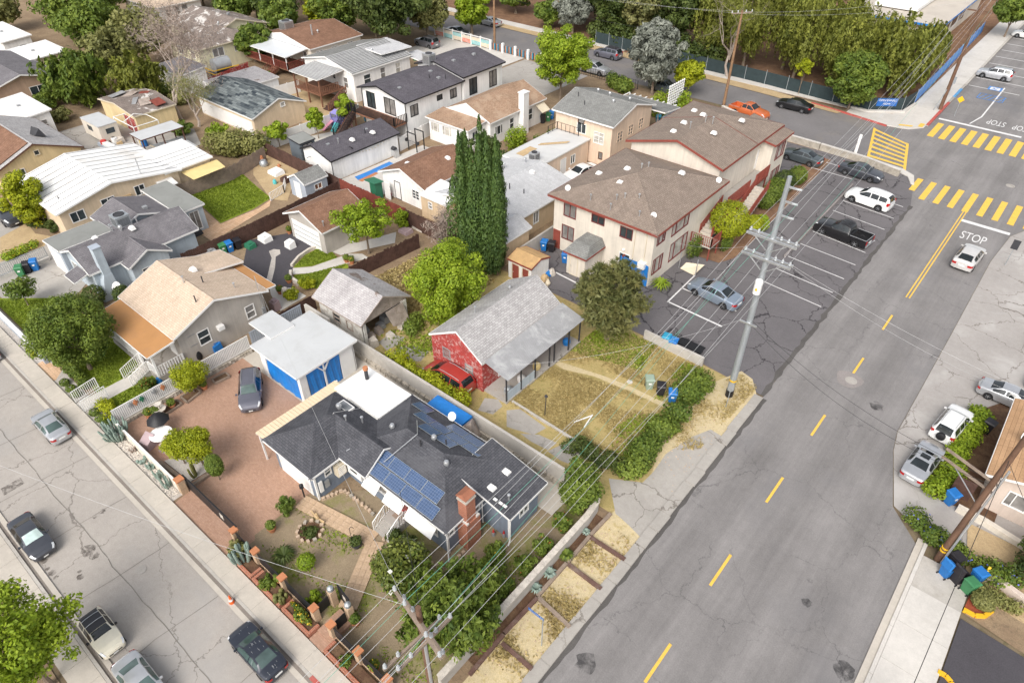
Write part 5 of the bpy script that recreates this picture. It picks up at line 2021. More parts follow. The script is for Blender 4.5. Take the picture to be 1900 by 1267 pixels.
# flat awnings over the front windows, tilted out
for x0_,x1_,col in ((-23.4,-22.2,'t_white'),(-21.6,-20.15,'r_white'),(-19.8,-17.6,'t_white')):
 b=MB()
 b.add([(x0_,14.77,2.42),(x1_,14.77,2.42),(x1_,14.0,1.74),(x0_,14.0,1.74),(x0_,14.77,2.38),(x1_,14.77,2.38),(x1_,14.0,1.70),(x0_,14.0,1.70)],[(0,3,2,1),(4,5,6,7),(0,4,7,3),(1,2,6,5),(3,7,6,2)])
 b.build('awning',col,T)
b=MB()
b.box(-25.70,-25.28,13.75,14.4,1.15,2.1)
o=b.build('evaporative_cooler','t_cream',T)
for k in range(6):
 part('louvre','t_white',o,'box',-25.285,-25.255,13.8,14.35,1.25+k*.13,1.30+k*.13)
part('meter_box','t_grey',T,'box',-25.72,-25.6,12.95,13.25,.7,1.25)
part('meter_box','t_white',T,'box',-25.72,-25.62,12.55,12.8,.6,1.5)
# porch: steps, landing, white rails
part('porch_slab','m_concrete_grey',T,'box',-21.5,-20.2,13.95,14.79,0,.58)
part('doormat','wood_grey',T,'box',-21.15,-20.55,14.2,14.6,.58,.6)
stairs(T,'step','m_concrete_grey',-21.45,-20.3,13.05,13.95,0,.58,4,'+y')
for x in (-21.47,-20.23):
 railing(T,[(x,13.05,.05),(x,13.95,.6)],.8,'t_white',.13)
 railing(T,[(x,13.97,.58),(x,14.75,.58)],.85,'t_white',.13)
for x in (-21.45,-20.25):
 part('porch_post','w_oldred',T,'box',x-.1,x+.1,14.6,14.78,.58,2.45)
# brick chimney with shoulders and metal hood
b=MB()
b.box(-17.08,-16.35,15.62,16.72,0,2.3)
b.box(-17.06,-16.42,15.75,16.45,2.3,4.05)
ch=b.build('chimney','m_brick',T)
for y0_,y1_ in ((15.66,15.8),(16.42,16.66)):
 part('chimney_shoulder','m_concrete_pale',ch,'box',-17.0,-16.33,y0_,y1_,2.3,2.42)
part('chimney_cap','m_concrete',ch,'box',-17.1,-16.38,15.7,16.5,4.05,4.15)
b=MB()
for x in (-17.0,-16.52):
 for y in (15.82,16.36):
  b.box(x,x+.05,y,y+.05,4.15,4.38)
b.add([(-17.12,15.66,4.38),(-16.36,15.66,4.38),(-16.36,16.52,4.38),(-17.12,16.52,4.38),(-16.74,15.8,4.56),(-16.74,16.4,4.56)],[(0,1,4),(1,2,5,4),(2,3,5),(3,0,4,5),(3,2,1,0)])
b.build('chimney_hood','t_rust',ch)
# roof bits
for x,y,z,kd in ((-28.0,16.4,3.3,'turbine'),(-24.0,17.3,3.45,'turbine'),(-21.2,18.1,3.75,'turbine'),(-19.3,17.2,3.7,'turbine'),(-26.5,15.8,3.6,'pipe'),(-26.0,16.6,3.2,'pipe'),(-16.8,19.5,2.95,'dormer'),(-16.7,18.1,2.95,'dormer'),
     (-21.4,17.2,3.9,'dark'),(-20.4,18.3,3.7,'dark'),(-15.5,18.2,2.7,'pipe')):
 roof_vent(T,x,y,z,kd)
b=MB()
b.cyl(-29.35,19.75,2.7,3.55,.13,n=10)
o=b.build('flue','t_dark',T)
part('flue_cap','t_terracotta',o,'cyl',-29.35,19.75,3.55,3.75,.18,n=10)
b=MB()
b.box(-28.6,-27.5,16.55,17.2,3.02,3.16)
o=b.build('skylight','t_white',T)
part('pane','g_skylight',o,'box',-28.52,-27.58,16.63,17.12,3.16,3.18)
dish(T,-22.2,20.6,2.85,R(160),.27)
for pts in ([(-25.2,14.6,2.95),(-24.8,15.2,3.25),(-24.0,14.9,3.1)],[(-22.6,15.3,3.25),(-22.0,17.55,4.2),(-23.2,18.6,3.7)]):
 part('conduit','t_silver',T,'tube',pts,.03,5)
for x in (-16.0,-15.3,-15.6):
 part('roof_box','t_white',T,'box',x-.12,x+.12,17.55,17.7,2.95,3.02)

def solar_panel(x0,x1,ya,yb,za,zb):
 b=MB()
 lift=.10
 a,c,d,e=(x0,ya,za+lift),(x1,ya,za+lift),(x1,yb,zb+lift),(x0,yb,zb+lift)
 dn=[(p[0],p[1],p[2]-.04) for p in (a,c,d,e)]
 b.add([a,c,d,e]+dn,[(4,7,6,5),(0,4,5,1),(1,5,6,2),(2,6,7,3),(3,7,4,0),(0,1,2,3)] if yb>ya else [(4,5,6,7),(0,1,5,4),(1,2,6,5),(2,3,7,6),(3,0,4,7),(3,2,1,0)])
 fr_=b.build('solar_panel','t_steel',T)
 m=.014
 g=MB()
 n=Vector((0,-(zb-za),yb-ya)).normalized()*.004
 if n.z<0:
  n=-n
 ins=[(x0+m,ya+(yb-ya)*.02,za+(zb-za)*.02),(x1-m,ya+(yb-ya)*.02,za+(zb-za)*.02),(x1-m,ya+(yb-ya)*.98,za+(zb-za)*.98),(x0+m,ya+(yb-ya)*.98,za+(zb-za)*.98)]
 ins=[(p[0],p[1]+n.y,p[2]+lift+n.z) for p in ins]
 g.poly(ins if yb>ya else ins[::-1])
 g.build('cells','solar_cell',fr_)
 r_=MB()
 for x in (x0+.25,x1-.25):
  r_.beam((x,ya+(yb-ya)*.1,za+.03+(zb-za)*.1),(x,ya+(yb-ya)*.9,za+.03+(zb-za)*.9),.04,.06)
 r_.build('rail','t_silver',fr_)

def zs_(y):
 return ze+(y-14.4)*(zr-ze)/3.15

def zn_(y):
 return ze+(20.72-y)*(zr-ze)/3.17

for k in range(5):
 x=-24.58+k*1.35
 solar_panel(x,x+1.33,14.46,15.18,zs_(14.46),zs_(15.18))
for k in range(4):
 x=-23.6+k*1.35
 solar_panel(x,x+1.33,15.23,15.95,zs_(15.23),zs_(15.95))
for row,xs_ in ((0,(-24.95,-21.9,-20.55,-19.2)),(1,(-23.95,-22.6,-21.2,-19.85)),(2,(-22.75,-21.35))):
 for x in xs_:
  ya=20.45-row*.76
  solar_panel(x,x+1.32,ya,ya-.72,zn_(ya),zn_(ya-.72))

# ---- slatted patio cover beside the corner house
T=thing('patio_cover','long narrow patio cover of cream ribbed panels beside charcoal roof','patio cover',(-30.5,15.3,0))
for k in range(25):
 y=12.2+k*.25
 piece('roof_panel','r_panelcream',T,-30.55,y,2.56,.95,.225,.05,0,0,R(-3))
for y in (12.25,15.3,18.3):
 part('post','t_white',T,'box',-30.98,-30.88,y-.05,y+.05,0,2.52)
part('beam','t_white',T,'box',-31.02,-30.9,12.1,18.45,2.42,2.54)

# ---- carport hung with blue tarps
T=thing('carport','white flat roofed carport hung with bright blue tarpaulins','carport',(-35.5,19.5,0))
slab_roof(T,[[(-38.4,16.65,2.75),(-32.95,16.65,2.75),(-32.95,21.9,2.85),(-38.4,21.9,2.85)]],'r_whitegrey','t_white',.14)
slab_roof(T,[[(-40.5,18.0,2.95),(-37.75,18.0,2.9),(-37.75,20.0,2.9),(-40.5,20.0,2.95)]],'r_whitegrey','t_white',.1,name='side_roof')
for x0_,x1_,y0_,y1_ in ((-38.0,-37.35,16.95,17.05),(-33.55,-33.2,16.95,17.05),(-33.3,-33.2,17.06,17.5),(-33.3,-33.2,20.4,21.6)):
 part('wall_panel','t_white',T,'box',x0_,x1_,y0_,y1_,0,2.6)
part('wall_panel','t_white',T,'box',-38.05,-33.2,21.55,21.65,0,2.68)
part('wall_panel','t_white',T,'box',-38.1,-38.0,17.0,21.5,0,2.62)

def tarp_sheet(parent,p,q,z0,z1,amp=.06,name='tarpaulin',n=28,m=8,top=.0):
 b=MB()
 d=Vector((q[0]-p[0],q[1]-p[1],0))
 nrm=Vector((d.y,-d.x,0)).normalized()
 rng=random.Random(int(abs(p[0])*7))
 vs=[]
 for j in range(m+1):
  for i in range(n+1):
   u,v=i/n,j/m
   off=amp*(math.sin(u*17+v*2)*.5+math.sin(u*41+v*5)*.25+math.sin(v*6+u*3)*.5)+rng.uniform(-.012,.012)
   sagz=-top*math.sin(u*math.pi)*v
   vs.append(Vector((p[0],p[1],0))+d*u+nrm*off+Vector((0,0,z0+(z1-z0)*v+sagz)))
 b.add(vs,[(j*(n+1)+i,j*(n+1)+i+1,(j+1)*(n+1)+i+1,(j+1)*(n+1)+i) for j in range(m) for i in range(n)],0,True)
 return b.build(name,'tarp',parent)

tarp_sheet(T,(-37.3,17.0),(-33.6,17.0),.1,2.25,.07,top=.3)
tarp_sheet(T,(-33.25,17.55),(-33.25,18.9),.05,2.5)
tarp_sheet(T,(-33.25,19.0),(-33.25,20.35),.05,2.5)
b=MB()
b.beam((-33.2,18.95,0),(-33.2,18.95,2.6),.11,.11)
b.beam((-33.19,18.95,1.75),(-33.19,18.45,2.45),.09,.09)
b.beam((-33.19,18.95,1.75),(-33.19,19.45,2.45),.09,.09)
b.build('post','t_white',T)

# ---- the tan roofed house
T=thing('tan_house','grey stucco house with tan shingle gable roof and brown porch roof strip','house',(-47,16,0))
house(T,(-51.0,-42.8,13.3,21.3),3.05,('gx',4.55,17.0),'w_greystucco','r_tan',wins=(
 ('E',19.6,.75,1.2,1.15,'hung','g_blind'),('E',15.6,.9,1.1,1.2,'hung','g_win'),('S',-44.6,.95,.55,2.0,'door','t_white'),('S',-46.9,1.5,1.2,1.1,'slide'),('S',-49.2,1.2,1.2,1.1,'slide')))
slab_roof(T,[[(-51.2,17.0,3.95),(-47.5,17.0,4.2),(-47.5,22.2,3.35),(-51.2,22.2,3.0)]],'r_tan','t_white',.12,name='side_roof')
slab_roof(T,[[(-50.6,11.2,2.75),(-42.7,11.2,2.75),(-42.7,13.32,3.03),(-50.6,13.32,3.03)]],'r_rolled','t_white',.12,name='porch_roof')
slab_roof(T,[[(-50.0,21.2,3.0),(-43.2,21.2,3.0),(-43.2,22.2,2.9),(-50.0,22.2,2.9)]],'r_rolled','t_white',.1,name='rear_roof')
part('porch_floor','m_concrete_grey',T,'box',-50.2,-43.0,11.5,13.68,0,.55)
for x in (-50.1,-47.6,-45.4,-43.1):
 part('porch_post','t_white',T,'box',x-.07,x+.07,11.52,11.66,.55,2.65)
railing(T,[(-50.1,11.58,.55),(-45.5,11.58,.55)],.85,'t_white',.16,.02)
railing(T,[(-43.1,11.6,.55),(-43.1,13.6,.55)],.85,'t_white',.2,.035)
railing(T,[(-44.2,11.58,.55),(-43.15,11.58,.55)],.85,'t_white',.2,.03)
stairs(T,'step','m_concrete_pale',-45.5,-44.3,10.3,11.5,0,.55,4,'+y')
for x in (-45.55,-44.25):
 railing(T,[(x,10.0,0),(x,11.5,.55)],.9,'t_white',.14,.016)
part('window_air_conditioner','t_white',T,'box',-43.2,-42.8,16.65,17.15,1.75,2.1)
for x,y,z,kd in ((-46.6,16.8,4.5,'pipe'),(-45.9,17.9,4.3,'dark'),(-48.2,18.4,4.2,'dormer'),(-44.0,16.2,4.3,'dark'),(-44.2,19.4,3.6,'pipe')):
 roof_vent(T,x,y,z,kd)
part('meter_box','t_grey',T,'box',-43.2,-43.02,20.5,20.8,.9,1.6)
b=MB()
b.tube([(-43.1,20.65,1.5),(-43.1,20.65,4.6)],.03,5)
b.build('service_mast','t_silver',T)
b=MB()
for y in (12.0,12.9):
 b.tube([(-43.16,14.4,y-10.5),(-43.16,15.0,y-10.5)],.02,5)
b.build('conduit','t_grey',T)

# ---- the blue-grey house with the tall chimney
T=thing('blue_grey_house','pale blue grey house with grey shingle roofs and tall stucco chimney','house',(-60,18,0))
house(T,(-62.0,-56.4,13.4,23.2),2.65,('gy',4.0,-59.0),'w_bluegrey','r_greypurple',wins=(('S',-60.6,1.0,.9,1.1,'slide'),),oh=.35)
house(T,(-58.6,-55.0,16.0,19.85),2.55,('gx',3.55),'w_bluegrey','r_greypurple',wins=(('E',17.9,1.7,.9,.95,'fixed','t_dark'),),oh=.3)
house(T,(-61.2,-57.0,20.0,23.1),2.75,('flat',),'w_bluegrey','r_cream',wins=(('E',21.6,1.9,.1,2.0,'slide','g_curtain'),),oh=.12)
house(T,(-65.2,-61.7,13.3,18.0),2.6,('shed','E',2.85),'w_paleblue','r_rolledgrey',wins=(('S',-63.6,2.6,.05,2.05,'door','t_white'),),oh=.12)
house(T,(-66.2,-61.3,17.9,23.4),2.6,('gx',3.6,20.4),'w_bluegrey','r_greypurple',oh=.3)
house(T,(-67.2,-60.3,23.4,26.1),2.65,('shed','W',2.85),'w_bluegrey','r_rolledgrey',wins=(('E',24.9,.9,.3,1.9,'slide','g_blind'),),oh=.2)
slab_roof(T,[[(-58.9,12.3,2.15),(-57.0,12.3,2.15),(-57.0,13.5,2.5),(-58.9,13.5,2.5)]],'r_greypurple','t_white',.1,name='porch_roof')
b=MB()
b.add([(-56.85,13.55,0),(-56.0,13.55,0),(-56.0,15.1,0),(-56.85,15.1,0),(-56.85,14.3,2.2),(-56.1,14.3,2.2),(-56.1,15.0,2.2),(-56.85,15.0,2.2)],[(0,1,5,4),(1,2,6,5),(2,3,7,6),(3,0,4,7),(4,5,6,7)])
b.box(-56.83,-56.12,14.33,14.97,2.2,4.7)
b.build('chimney','w_bluegrey',T)
part('chimney_cap','w_paleblue',T,'box',-56.88,-56.06,14.28,15.02,4.7,4.78)
ac_unit(T,-60.6,18.6,3.55,.62,1.0,'t_steel')
for x,y,z,kd in ((-60.2,16.0,3.5,'dormer'),(-58.6,18.6,3.95,'dormer'),(-59.0,19.3,4.0,'pipe'),(-60.4,17.6,3.4,'pipe'),(-61.5,17.8,3.0,'pipe'),(-62.6,21.6,3.3,'box'),(-58.9,17.8,4.0,'turbine')):
 roof_vent(T,x,y,z,kd)
b=MB()
b.tube([(-58.2,20.6,2.95),(-59.5,20.9,3.05)],.16,8)
b.build('duct','t_silver',T)
part('awning_frame','t_dark',T,'box',-55.35,-55.3,17.0,18.8,.9,1.85)
dish(T,-55.2,14.6,1.1,R(150),.4)

# ---- long cream house under the white ribbed roof
T=thing('long_cream_house','long cream house with low white panel roof and black seams','house',(-72,22,0))
wn_=[('E',17.6,1.3,1.5,1.0,'slide'),('E',20.6,1.3,1.7,1.0,'slide'),('E',23.8,1.0,1.8,1.0,'slide'),('E',22.2,.95,.1,2.0,'door','t_white')]
house(T,(-78.3,-68.1,15.8,28.3),3.0,('gx',4.15,21.4),'w_beige','r_white',wins=wn_,oh=.35)
house(T,(-74.5,-68.4,26.6,32.0),3.0,('shed','W',3.3),'w_beige','r_white',oh=.3)
b=MB()
for k in range(9):
 x=-78.0+k*1.15
 b.beam((x,16.0,3.06),(x,21.4,4.17),.03,.02)
 b.beam((x,21.4,4.17),(x,28.2,3.04),.03,.02)
for k in range(6):
 b.beam((-74.0+k,26.8,3.2),(-74.0+k,31.8,3.2),.03,.02)
b.build('roof_seam','t_dark',T)
slab_roof(T,[[(-68.5,25.5,2.5),(-67.2,25.5,2.2),(-67.2,27.1,2.2),(-68.5,27.1,2.5)]],'r_white','t_white',.06,name='awning')
part('sail_shade','sailcloth',T,'poly',[(-68.6,28.3,2.5),(-66.8,28.6,2.1),(-66.6,32.2,2.3),(-68.5,32.4,2.5)])
part('flue','t_silver',T,'tube',[(-69.0,24.6,2.8),(-69.0,24.6,5.2)],.06,6)
part('vent_hood','wood_pale',T,'box',-68.7,-68.3,21.6,22.8,2.1,2.3)
part('floor_condenser','t_grey',T,'box',-68.2,-67.3,18.2,19.1,0,.8)
roof_vent(T,-70.5,17.2,3.0,'dark')

# ---- yellow gable house at the left edge
T=thing('yellow_gable_house','yellow stucco house with brown and grey gable roof at left edge','house',(-87,20,0))
house(T,(-95,-82.3,15.5,24.6),2.7,('gx',4.5,20.0),'w_yellow','r_palegrey',trim='t_brown',wins=(('E',23.1,.9,1.1,1.1,'hung','g_blind','t_white'),('E',17.9,.9,1.0,1.3,'hung','g_win','t_white'),('E',20.1,.5,3.2,.5,'fixed','g_win','t_cream')),oh=.3)
slab_roof(T,[[(-95,15.4,2.76),(-83.0,15.4,2.76),(-83.0,19.8,4.5),(-95,19.8,4.5)]],'r_brown','t_brown',.05,name='brown_roof')
b=MB()
b.add([(-86.4,21.2,4.1),(-85.6,21.4,4.05),(-85.4,22.4,3.7),(-86.2,22.4,3.7),(-86.3,21.6,4.9),(-85.5,22.0,4.7)],[(0,1,5,4),(1,2,5),(2,3,4,5),(3,0,4)])
b.build('covered_cooler','t_dark',T)

# ---- weathered garage with the sagging open front
T=thing('weathered_garage','weathered white garage with patched grey shingles and open front','garage',(-37,26,0))
x0_,x1_,y0_,y1_=-40.2,-34.3,23.35,28.45
py,rd=gable_polys(x0_,x1_,y0_,y1_,2.5,'x',3.95,25.75)
slab_roof(T,py,'r_oldgrey','wood_weather',.1,ridge=rd)
wall_panel(T,'w_oldwhite','S',23.7,-39.9,-34.6,0,2.45,[(-38.2,-37.4,1.0,1.8),(-36.6,-35.9,1.0,1.8)])
opening(T,'S',23.7,-37.8,.8,1.0,.8,'hung','wood_weather','g_win')
opening(T,'S',23.7,-36.25,.7,1.0,.8,'fixed','wood_weather','w_oldwhite')
wall_panel(T,'w_oldwhite','N',28.1,-39.9,-34.6,0,2.5)
wall_panel(T,'w_oldwhite','W',-39.9,23.7,28.1,0,2.5,[],[(23.7,2.55),(25.75,3.75),(28.1,2.55)])
wall_panel(T,'wood_weather','E',-34.6,23.7,28.1,2.25,2.5,[],[(23.7,2.55),(25.75,3.75),(28.1,2.55)])
part('post','w_oldwhite',T,'box',-34.7,-34.5,23.7,23.95,0,2.3)
part('post','w_oldwhite',T,'box',-34.7,-34.5,27.6,28.1,0,2.3)
b=MB()
b.add([(-34.5,25.9,2.25),(-34.5,27.7,2.25),(-34.0,27.9,.4),(-34.1,26.2,.9)],[(0,1,2,3),(3,2,1,0)])
b.build('broken_door','wood_weather',T)
rj=random.Random(2)
for k in range(9):
 nm,lb,mt_=(('junk_box','grey junk box','t_grey'),('junk_board','weathered board heap','wood_weather'),('junk_crate','pale crate','m_stone_pale'))[k%3]
 lb+=(' at the left end of the weathered garage mouth',' in the middle of the weathered garage mouth',' at the right end of the weathered garage mouth')[k//3]
 x,y=(-35.9,-35.1,-34.4)[k%3]+rj.uniform(-.2,.2),(24.5,25.9,27.2)[k//3]+rj.uniform(-.3,.3)
 b=MB()
 s1,s2,s3=rj.uniform(.2,.45),rj.uniform(.2,.45),rj.uniform(.3,.9)
 b.add([(x-s1,y-s2,0),(x+s1,y-s2,0),(x+s1,y+s2,0),(x-s1,y+s2,0),(x-s1*.8,y-s2*.9,s3),(x+s1*.8,y-s2*.7,s3*.9),(x+s1*.9,y+s2*.8,s3*.8),(x-s1*.9,y+s2,s3)],[(4,5,6,7),(0,1,5,4),(1,2,6,5),(2,3,7,6),(3,0,4,7)])
 tag(b.build(nm,mt_),lb,'junk','junk inside the weathered garage')

# ---- the red house
T=thing('red_house','peeling red clapboard house with pale shingle roof and corrugated porch roof','house',(-26,30,0))
house(T,(-29.5,-24.3,25.75,34.8),2.85,('gy',4.5,-26.7),'w_oldred','r_palegrey',wins=(('S',-27.9,.7,1.3,.95,'hung','g_blind','t_grey'),('S',-25.7,.7,.9,.95,'hung','g_curtain','t_grey'),('E',28.0,.9,.4,2.0,'door','t_white','t_white'),('E',30.6,1.2,1.0,1.1,'slide','g_win','t_white')),oh=.12,trim='t_white')
b=MB()
for k in range(11):                       # clapboards
 b.box(-29.37,-24.43,25.845,25.868,.12+k*.24,.15+k*.24)
b.build('clapboard','w_oldred',T)
n=180
for seg,(xa,za,xb,zb,ya,yb) in enumerate(((-24.25,2.98,-22.1,2.45,25.9,34.9),)):
 b=MB()
 vs=[]
 for i in range(n+1):
  y=ya+(yb-ya)*i/n
  w=.010*(1 if i%2 else-1)
  vs+=[(xa,y,za+w),(xb,y,zb+w)]
 b.add(vs,[(2*i,2*i+1,2*i+3,2*i+2) for i in range(n)])
 b.build('corrugated_roof','r_corrug',T)
part('porch_slab','m_concrete_grey',T,'box',-24.6,-22.3,26.0,34.9,0,.18)
for y in (26.1,27.7,29.3,31.0,31.6,33.4,34.8):
 part('porch_post','t_dark',T,'box',-22.45,-22.36,y-.045,y+.045,.18,2.42)
for y0_,y1_ in ((26.15,27.65),(27.75,29.25)):
 part('porch_screen','w_bluegrey',T,'box',-22.43,-22.4,y0_,y1_,.18,.95)
roof_vent(T,-27.6,32.6,3.85,'turbine',.13)
roof_vent(T,-27.5,28.6,4.1,'pipe')
for i,(y,mt_,lb) in enumerate(((26.9,'t_steel','grey appliance on the porch of the red house'),(30.2,'sailcloth','cream cushion on the porch of the red house'),(33.9,'tarp','blue bundle on the porch of the red house'),(28.4,'t_white','white box on the porch of the red house'))):
 b=MB()
 b.lathe(-22.95,y,[(.26,.18),(.32,.35),(.3,.6),(.15,.72)],9)
 tag(b.build('porch_clutter',mt_),lb,'clutter','clutter on the red porch')

# ---- brown roofed garage by the round lawn, and the little garden shed
T=thing('brown_garage','white garage with brown shingle gable roof beside the asphalt yard','garage',(-50.3,32.5,0))
house(T,(-53.2,-47.3,29.9,35.5),2.55,('gy',3.8,-50.3),'w_greystucco','r_brown',wins=(('S',-50.4,4.0,.04,2.05,'door','t_white','t_white'),('E',33.5,.9,.05,2.0,'door','t_white','t_white')),oh=.35)
for k in range(1,4):
 part('door_seam','t_grey',T,'box',-52.3,-48.5,30.18,30.225,.04+k*.51,.065+k*.51)
roof_vent(T,-47.9,30.6,2.75,'pipe')
T=thing('garden_shed','small pale blue garden shed with grey shingle roof on terrace','shed',(-58.7,36.8,0))
house(T,(-60.2,-57.3,35.3,38.3),2.0,('gy',2.75),'w_paleblue','r_grey',wins=(('S',-58.8,.95,.04,1.75,'door','t_white','t_white'),('E',37.0,.9,.9,.6,'slide','wood_deck')),oh=.12,trim='t_white')

# ---- the apartment block
T=thing('apartment_block','two storey cream apartment block with brown hip roofs and dark red trim','apartment block',(-27,57,0))
aw=[('S',-30.9,1.3,3.7,1.35,'slide','g_blind','t_maroon'),('S',-27.9,1.3,4.15,.75,'slide','g_win','t_maroon'),('S',-25.0,1.2,3.8,1.0,'slide','g_win','t_maroon'),('S',-31.0,1.3,1.35,1.4,'slide','g_blind','t_maroon'),
  ('S',-28.0,1.2,2.0,.8,'slide','g_curtain','t_maroon'),('S',-24.9,1.05,1.25,1.05,'slide','g_win','t_white'),
  ('E',46.0,1.3,3.85,1.35,'triple','g_curtain','t_maroon'),('E',49.3,2.9,3.6,1.7,'triple','g_curtain','t_maroon'),('E',46.0,1.6,1.0,1.5,'triple','g_curtain','t_maroon'),('E',49.6,3.0,.9,1.8,'triple','g_curtain','t_maroon')]
house(T,(-33.1,-21.85,44.4,57.2),5.45,('hy',7.15,5.6),'w_cream','r_apt',trim='t_red',wins=aw,oh=.45,t=.2)
aw2=[('E',69.0,1.2,3.7,1.4,'triple','g_curtain','t_maroon'),('E',66.6,1.0,3.0,2.0,'door','t_white','t_white'),('E',69.3,1.9,.9,1.7,'triple','g_curtain','t_maroon'),('S',-24.2,.9,3.6,1.2,'slide','g_win','t_maroon')]
house(T,(-33.1,-22.6,57.0,64.5),6.35,('gy',7.85,-27.6),'w_cream','r_apt',trim='t_red',wins=aw2[-1:],oh=.45,t=.2)
slab_roof(T,[[(-33.1,64.45,6.35),(-27.6,64.45,7.85),(-27.6,65.4,7.85),(-33.1,70.9,6.35)],[(-27.6,64.45,7.85),(-22.6,64.45,6.35),(-22.6,70.9,6.35),(-27.6,65.4,7.85)],[(-22.6,70.9,6.35),(-33.1,70.9,6.35),(-27.6,65.4,7.85)]],'r_apt','t_red',.2,name='rear_roof',ridge=[((-27.6,65.4,7.85),(-22.6,70.9,6.35)),((-27.6,65.4,7.85),(-33.1,70.9,6.35))])
wall_panel(T,'w_cream','E',-23.05,64.0,70.45,0,6.15,[(66.1,67.1,3.0,5.0)])
opening(T,'E',-23.05,66.6,1.0,3.0,2.0,'door','t_white','t_white')
wall_panel(T,'w_cream','N',70.45,-32.65,-23.05,0,6.15)
wall_panel(T,'w_cream','W',-32.65,64.0,70.45,0,6.15)
slab_roof(T,[[(-26,66.2,6.75),(-21.4,66.2,5.95),(-21.4,70.7,5.95),(-26,70.7,6.75)]],'r_apt','t_red',.18,name='wing_roof')
wall_panel(T,'w_cream','E',-21.75,66.6,70.4,0,5.8,[(67.8,69.9,3.7,5.2),(67.8,69.9,.9,2.5)])
opening(T,'E',-21.75,68.85,2.1,3.7,1.5,'triple','t_maroon','g_curtain')
opening(T,'E',-21.75,68.85,2.1,.9,1.6,'triple','t_maroon','g_curtain')
wall_panel(T,'w_cream','S',66.6,-23.05,-21.75,0,5.8)
# upper gallery and its two flights
part('gallery','m_concrete_grey',T,'box',-23.0,-21.6,57.3,66.5,2.6,2.8)
part('gallery_fascia','t_red',T,'box',-21.6,-21.56,57.3,66.5,2.5,2.84)
railing(T,[(-21.62,57.3,2.8),(-21.62,62.0,2.8)],1.0,'t_red',.2,.026)
railing(T,[(-21.62,63.4,2.8),(-21.62,66.5,2.8)],1.0,'t_red',.2,.026)
stairs(T,'step','m_concrete',-21.4,-20.2,57.6,63.2,.3,2.8,13,'+y')
for x in (-21.45,-20.15):
 railing(T,[(x,57.6,.4),(x,63.2,2.8)],.95,'t_red',.22,.026)
part('landing','m_concrete',T,'box',-22.3,-20.2,51.8,53.6,1.3,1.45)
railing(T,[(-20.2,51.8,1.45),(-20.2,53.6,1.45)],.95,'t_red',.2,.026)
railing(T,[(-22.2,51.8,1.45),(-20.2,51.8,1.45)],.95,'t_red',.2,.026)
stairs(T,'step','m_concrete',-22.25,-21.1,53.6,57.4,1.45,2.8,8,'+y')
for x in (-22.25,-21.05):
 railing(T,[(x,53.6,1.45),(x,57.4,2.8)],.95,'t_red',.22,.026)
for x,y in ((-20.3,51.9),(-20.3,53.5),(-21.7,57.4),(-21.7,63.3),(-21.7,66.4)):
 part('gallery_post','t_red',T,'box',x-.05,x+.05,y-.05,y+.05,0,2.6 if x<-21 else 1.3)
for x,y,z,kd in ((-31.8,45.6,5.7,'dish'),(-23.4,46.2,5.7,'dish'),(-22.4,56.0,5.5,'dish')):
 dish(T,x,y,z,R(150),.25)
for x,y,z,kd in ((-31.2,49.6,6.1,'dormer'),(-29.0,50.8,6.8,'dormer'),(-28.2,48.4,6.6,'dormer'),(-25.0,53.6,6.6,'dormer'),(-29.6,62.0,7.5,'dormer'),(-28.9,64.6,7.7,'dormer'),(-26.0,61.3,7.6,'dormer'),(-25.4,66.2,7.5,'dormer'),(-30.8,66.5,7.1,'dormer'),(-29.3,59.4,7.5,'dormer'),
     (-27.2,46.4,6.0,'pipe'),(-26.7,46.9,6.1,'pipe'),(-25.6,47.4,6.2,'pipe'),(-29.2,45.4,5.75,'pipe'),(-27.0,45.2,5.7,'pipe'),(-24.4,45.6,5.75,'pipe'),(-27.8,51.2,6.95,'pipe'),(-27.4,51.7,7.0,'pipe'),(-27.6,62.5,8.0,'pipe'),(-27.0,62.9,7.9,'pipe'),(-28.2,60.6,7.8,'pipe')):
 roof_vent(T,x,y,z,kd)
part('window_air_conditioner','t_white',T,'box',-23.35,-22.7,44.4,44.95,1.75,2.3)
part('wall_lamp','t_white',T,'box',-25.15,-24.95,44.7,44.86,2.6,2.75)
part('side_door','t_red',T,'box',-32.6,-31.8,44.8,44.88,.05,1.95)
for x in (-24.1,-23.0):
 part('conduit','t_cream',T,'tube',[(x,44.8,.2),(x,44.8,5.2)],.03,5)
tarp_sheet(T,(-25.2,44.72),(-22.4,44.72),.05,2.1,.05)
part('door_canopy_rail','t_red',T,'box',-24.9,-24.8,44.4,44.8,2.2,2.3)
# boiler closet against the wall
T=thing('boiler_closet','small cream closet with grey shingle hip roof against apartment wall','shed',(-28,43.5,0))
slab_roof(T,[[(-29.3,41.9,2.25),(-26.9,41.9,2.25),(-27.3,43.0,2.95),(-28.9,43.0,2.95)],[(-26.9,41.9,2.25),(-26.9,44.84,2.25),(-27.3,44.84,2.95),(-27.3,43.0,2.95)],[(-29.3,44.84,2.25),(-29.3,41.9,2.25),(-28.9,43.0,2.95),(-28.9,44.84,2.95)],[(-28.9,43.0,2.95),(-27.3,43.0,2.95),(-27.3,44.84,2.95),(-28.9,44.84,2.95)]],'r_grey','t_red',.13)
wall_panel(T,'w_cream','S',42.15,-29.05,-27.15,0,2.2,[(-28.7,-27.9,.05,1.9)])
opening(T,'S',42.15,-28.3,.8,.05,1.85,'door','t_cream','w_cream')
wall_panel(T,'w_cream','E',-27.15,42.15,44.83,0,2.2)
wall_panel(T,'w_cream','W',-29.05,42.15,44.83,0,2.2)
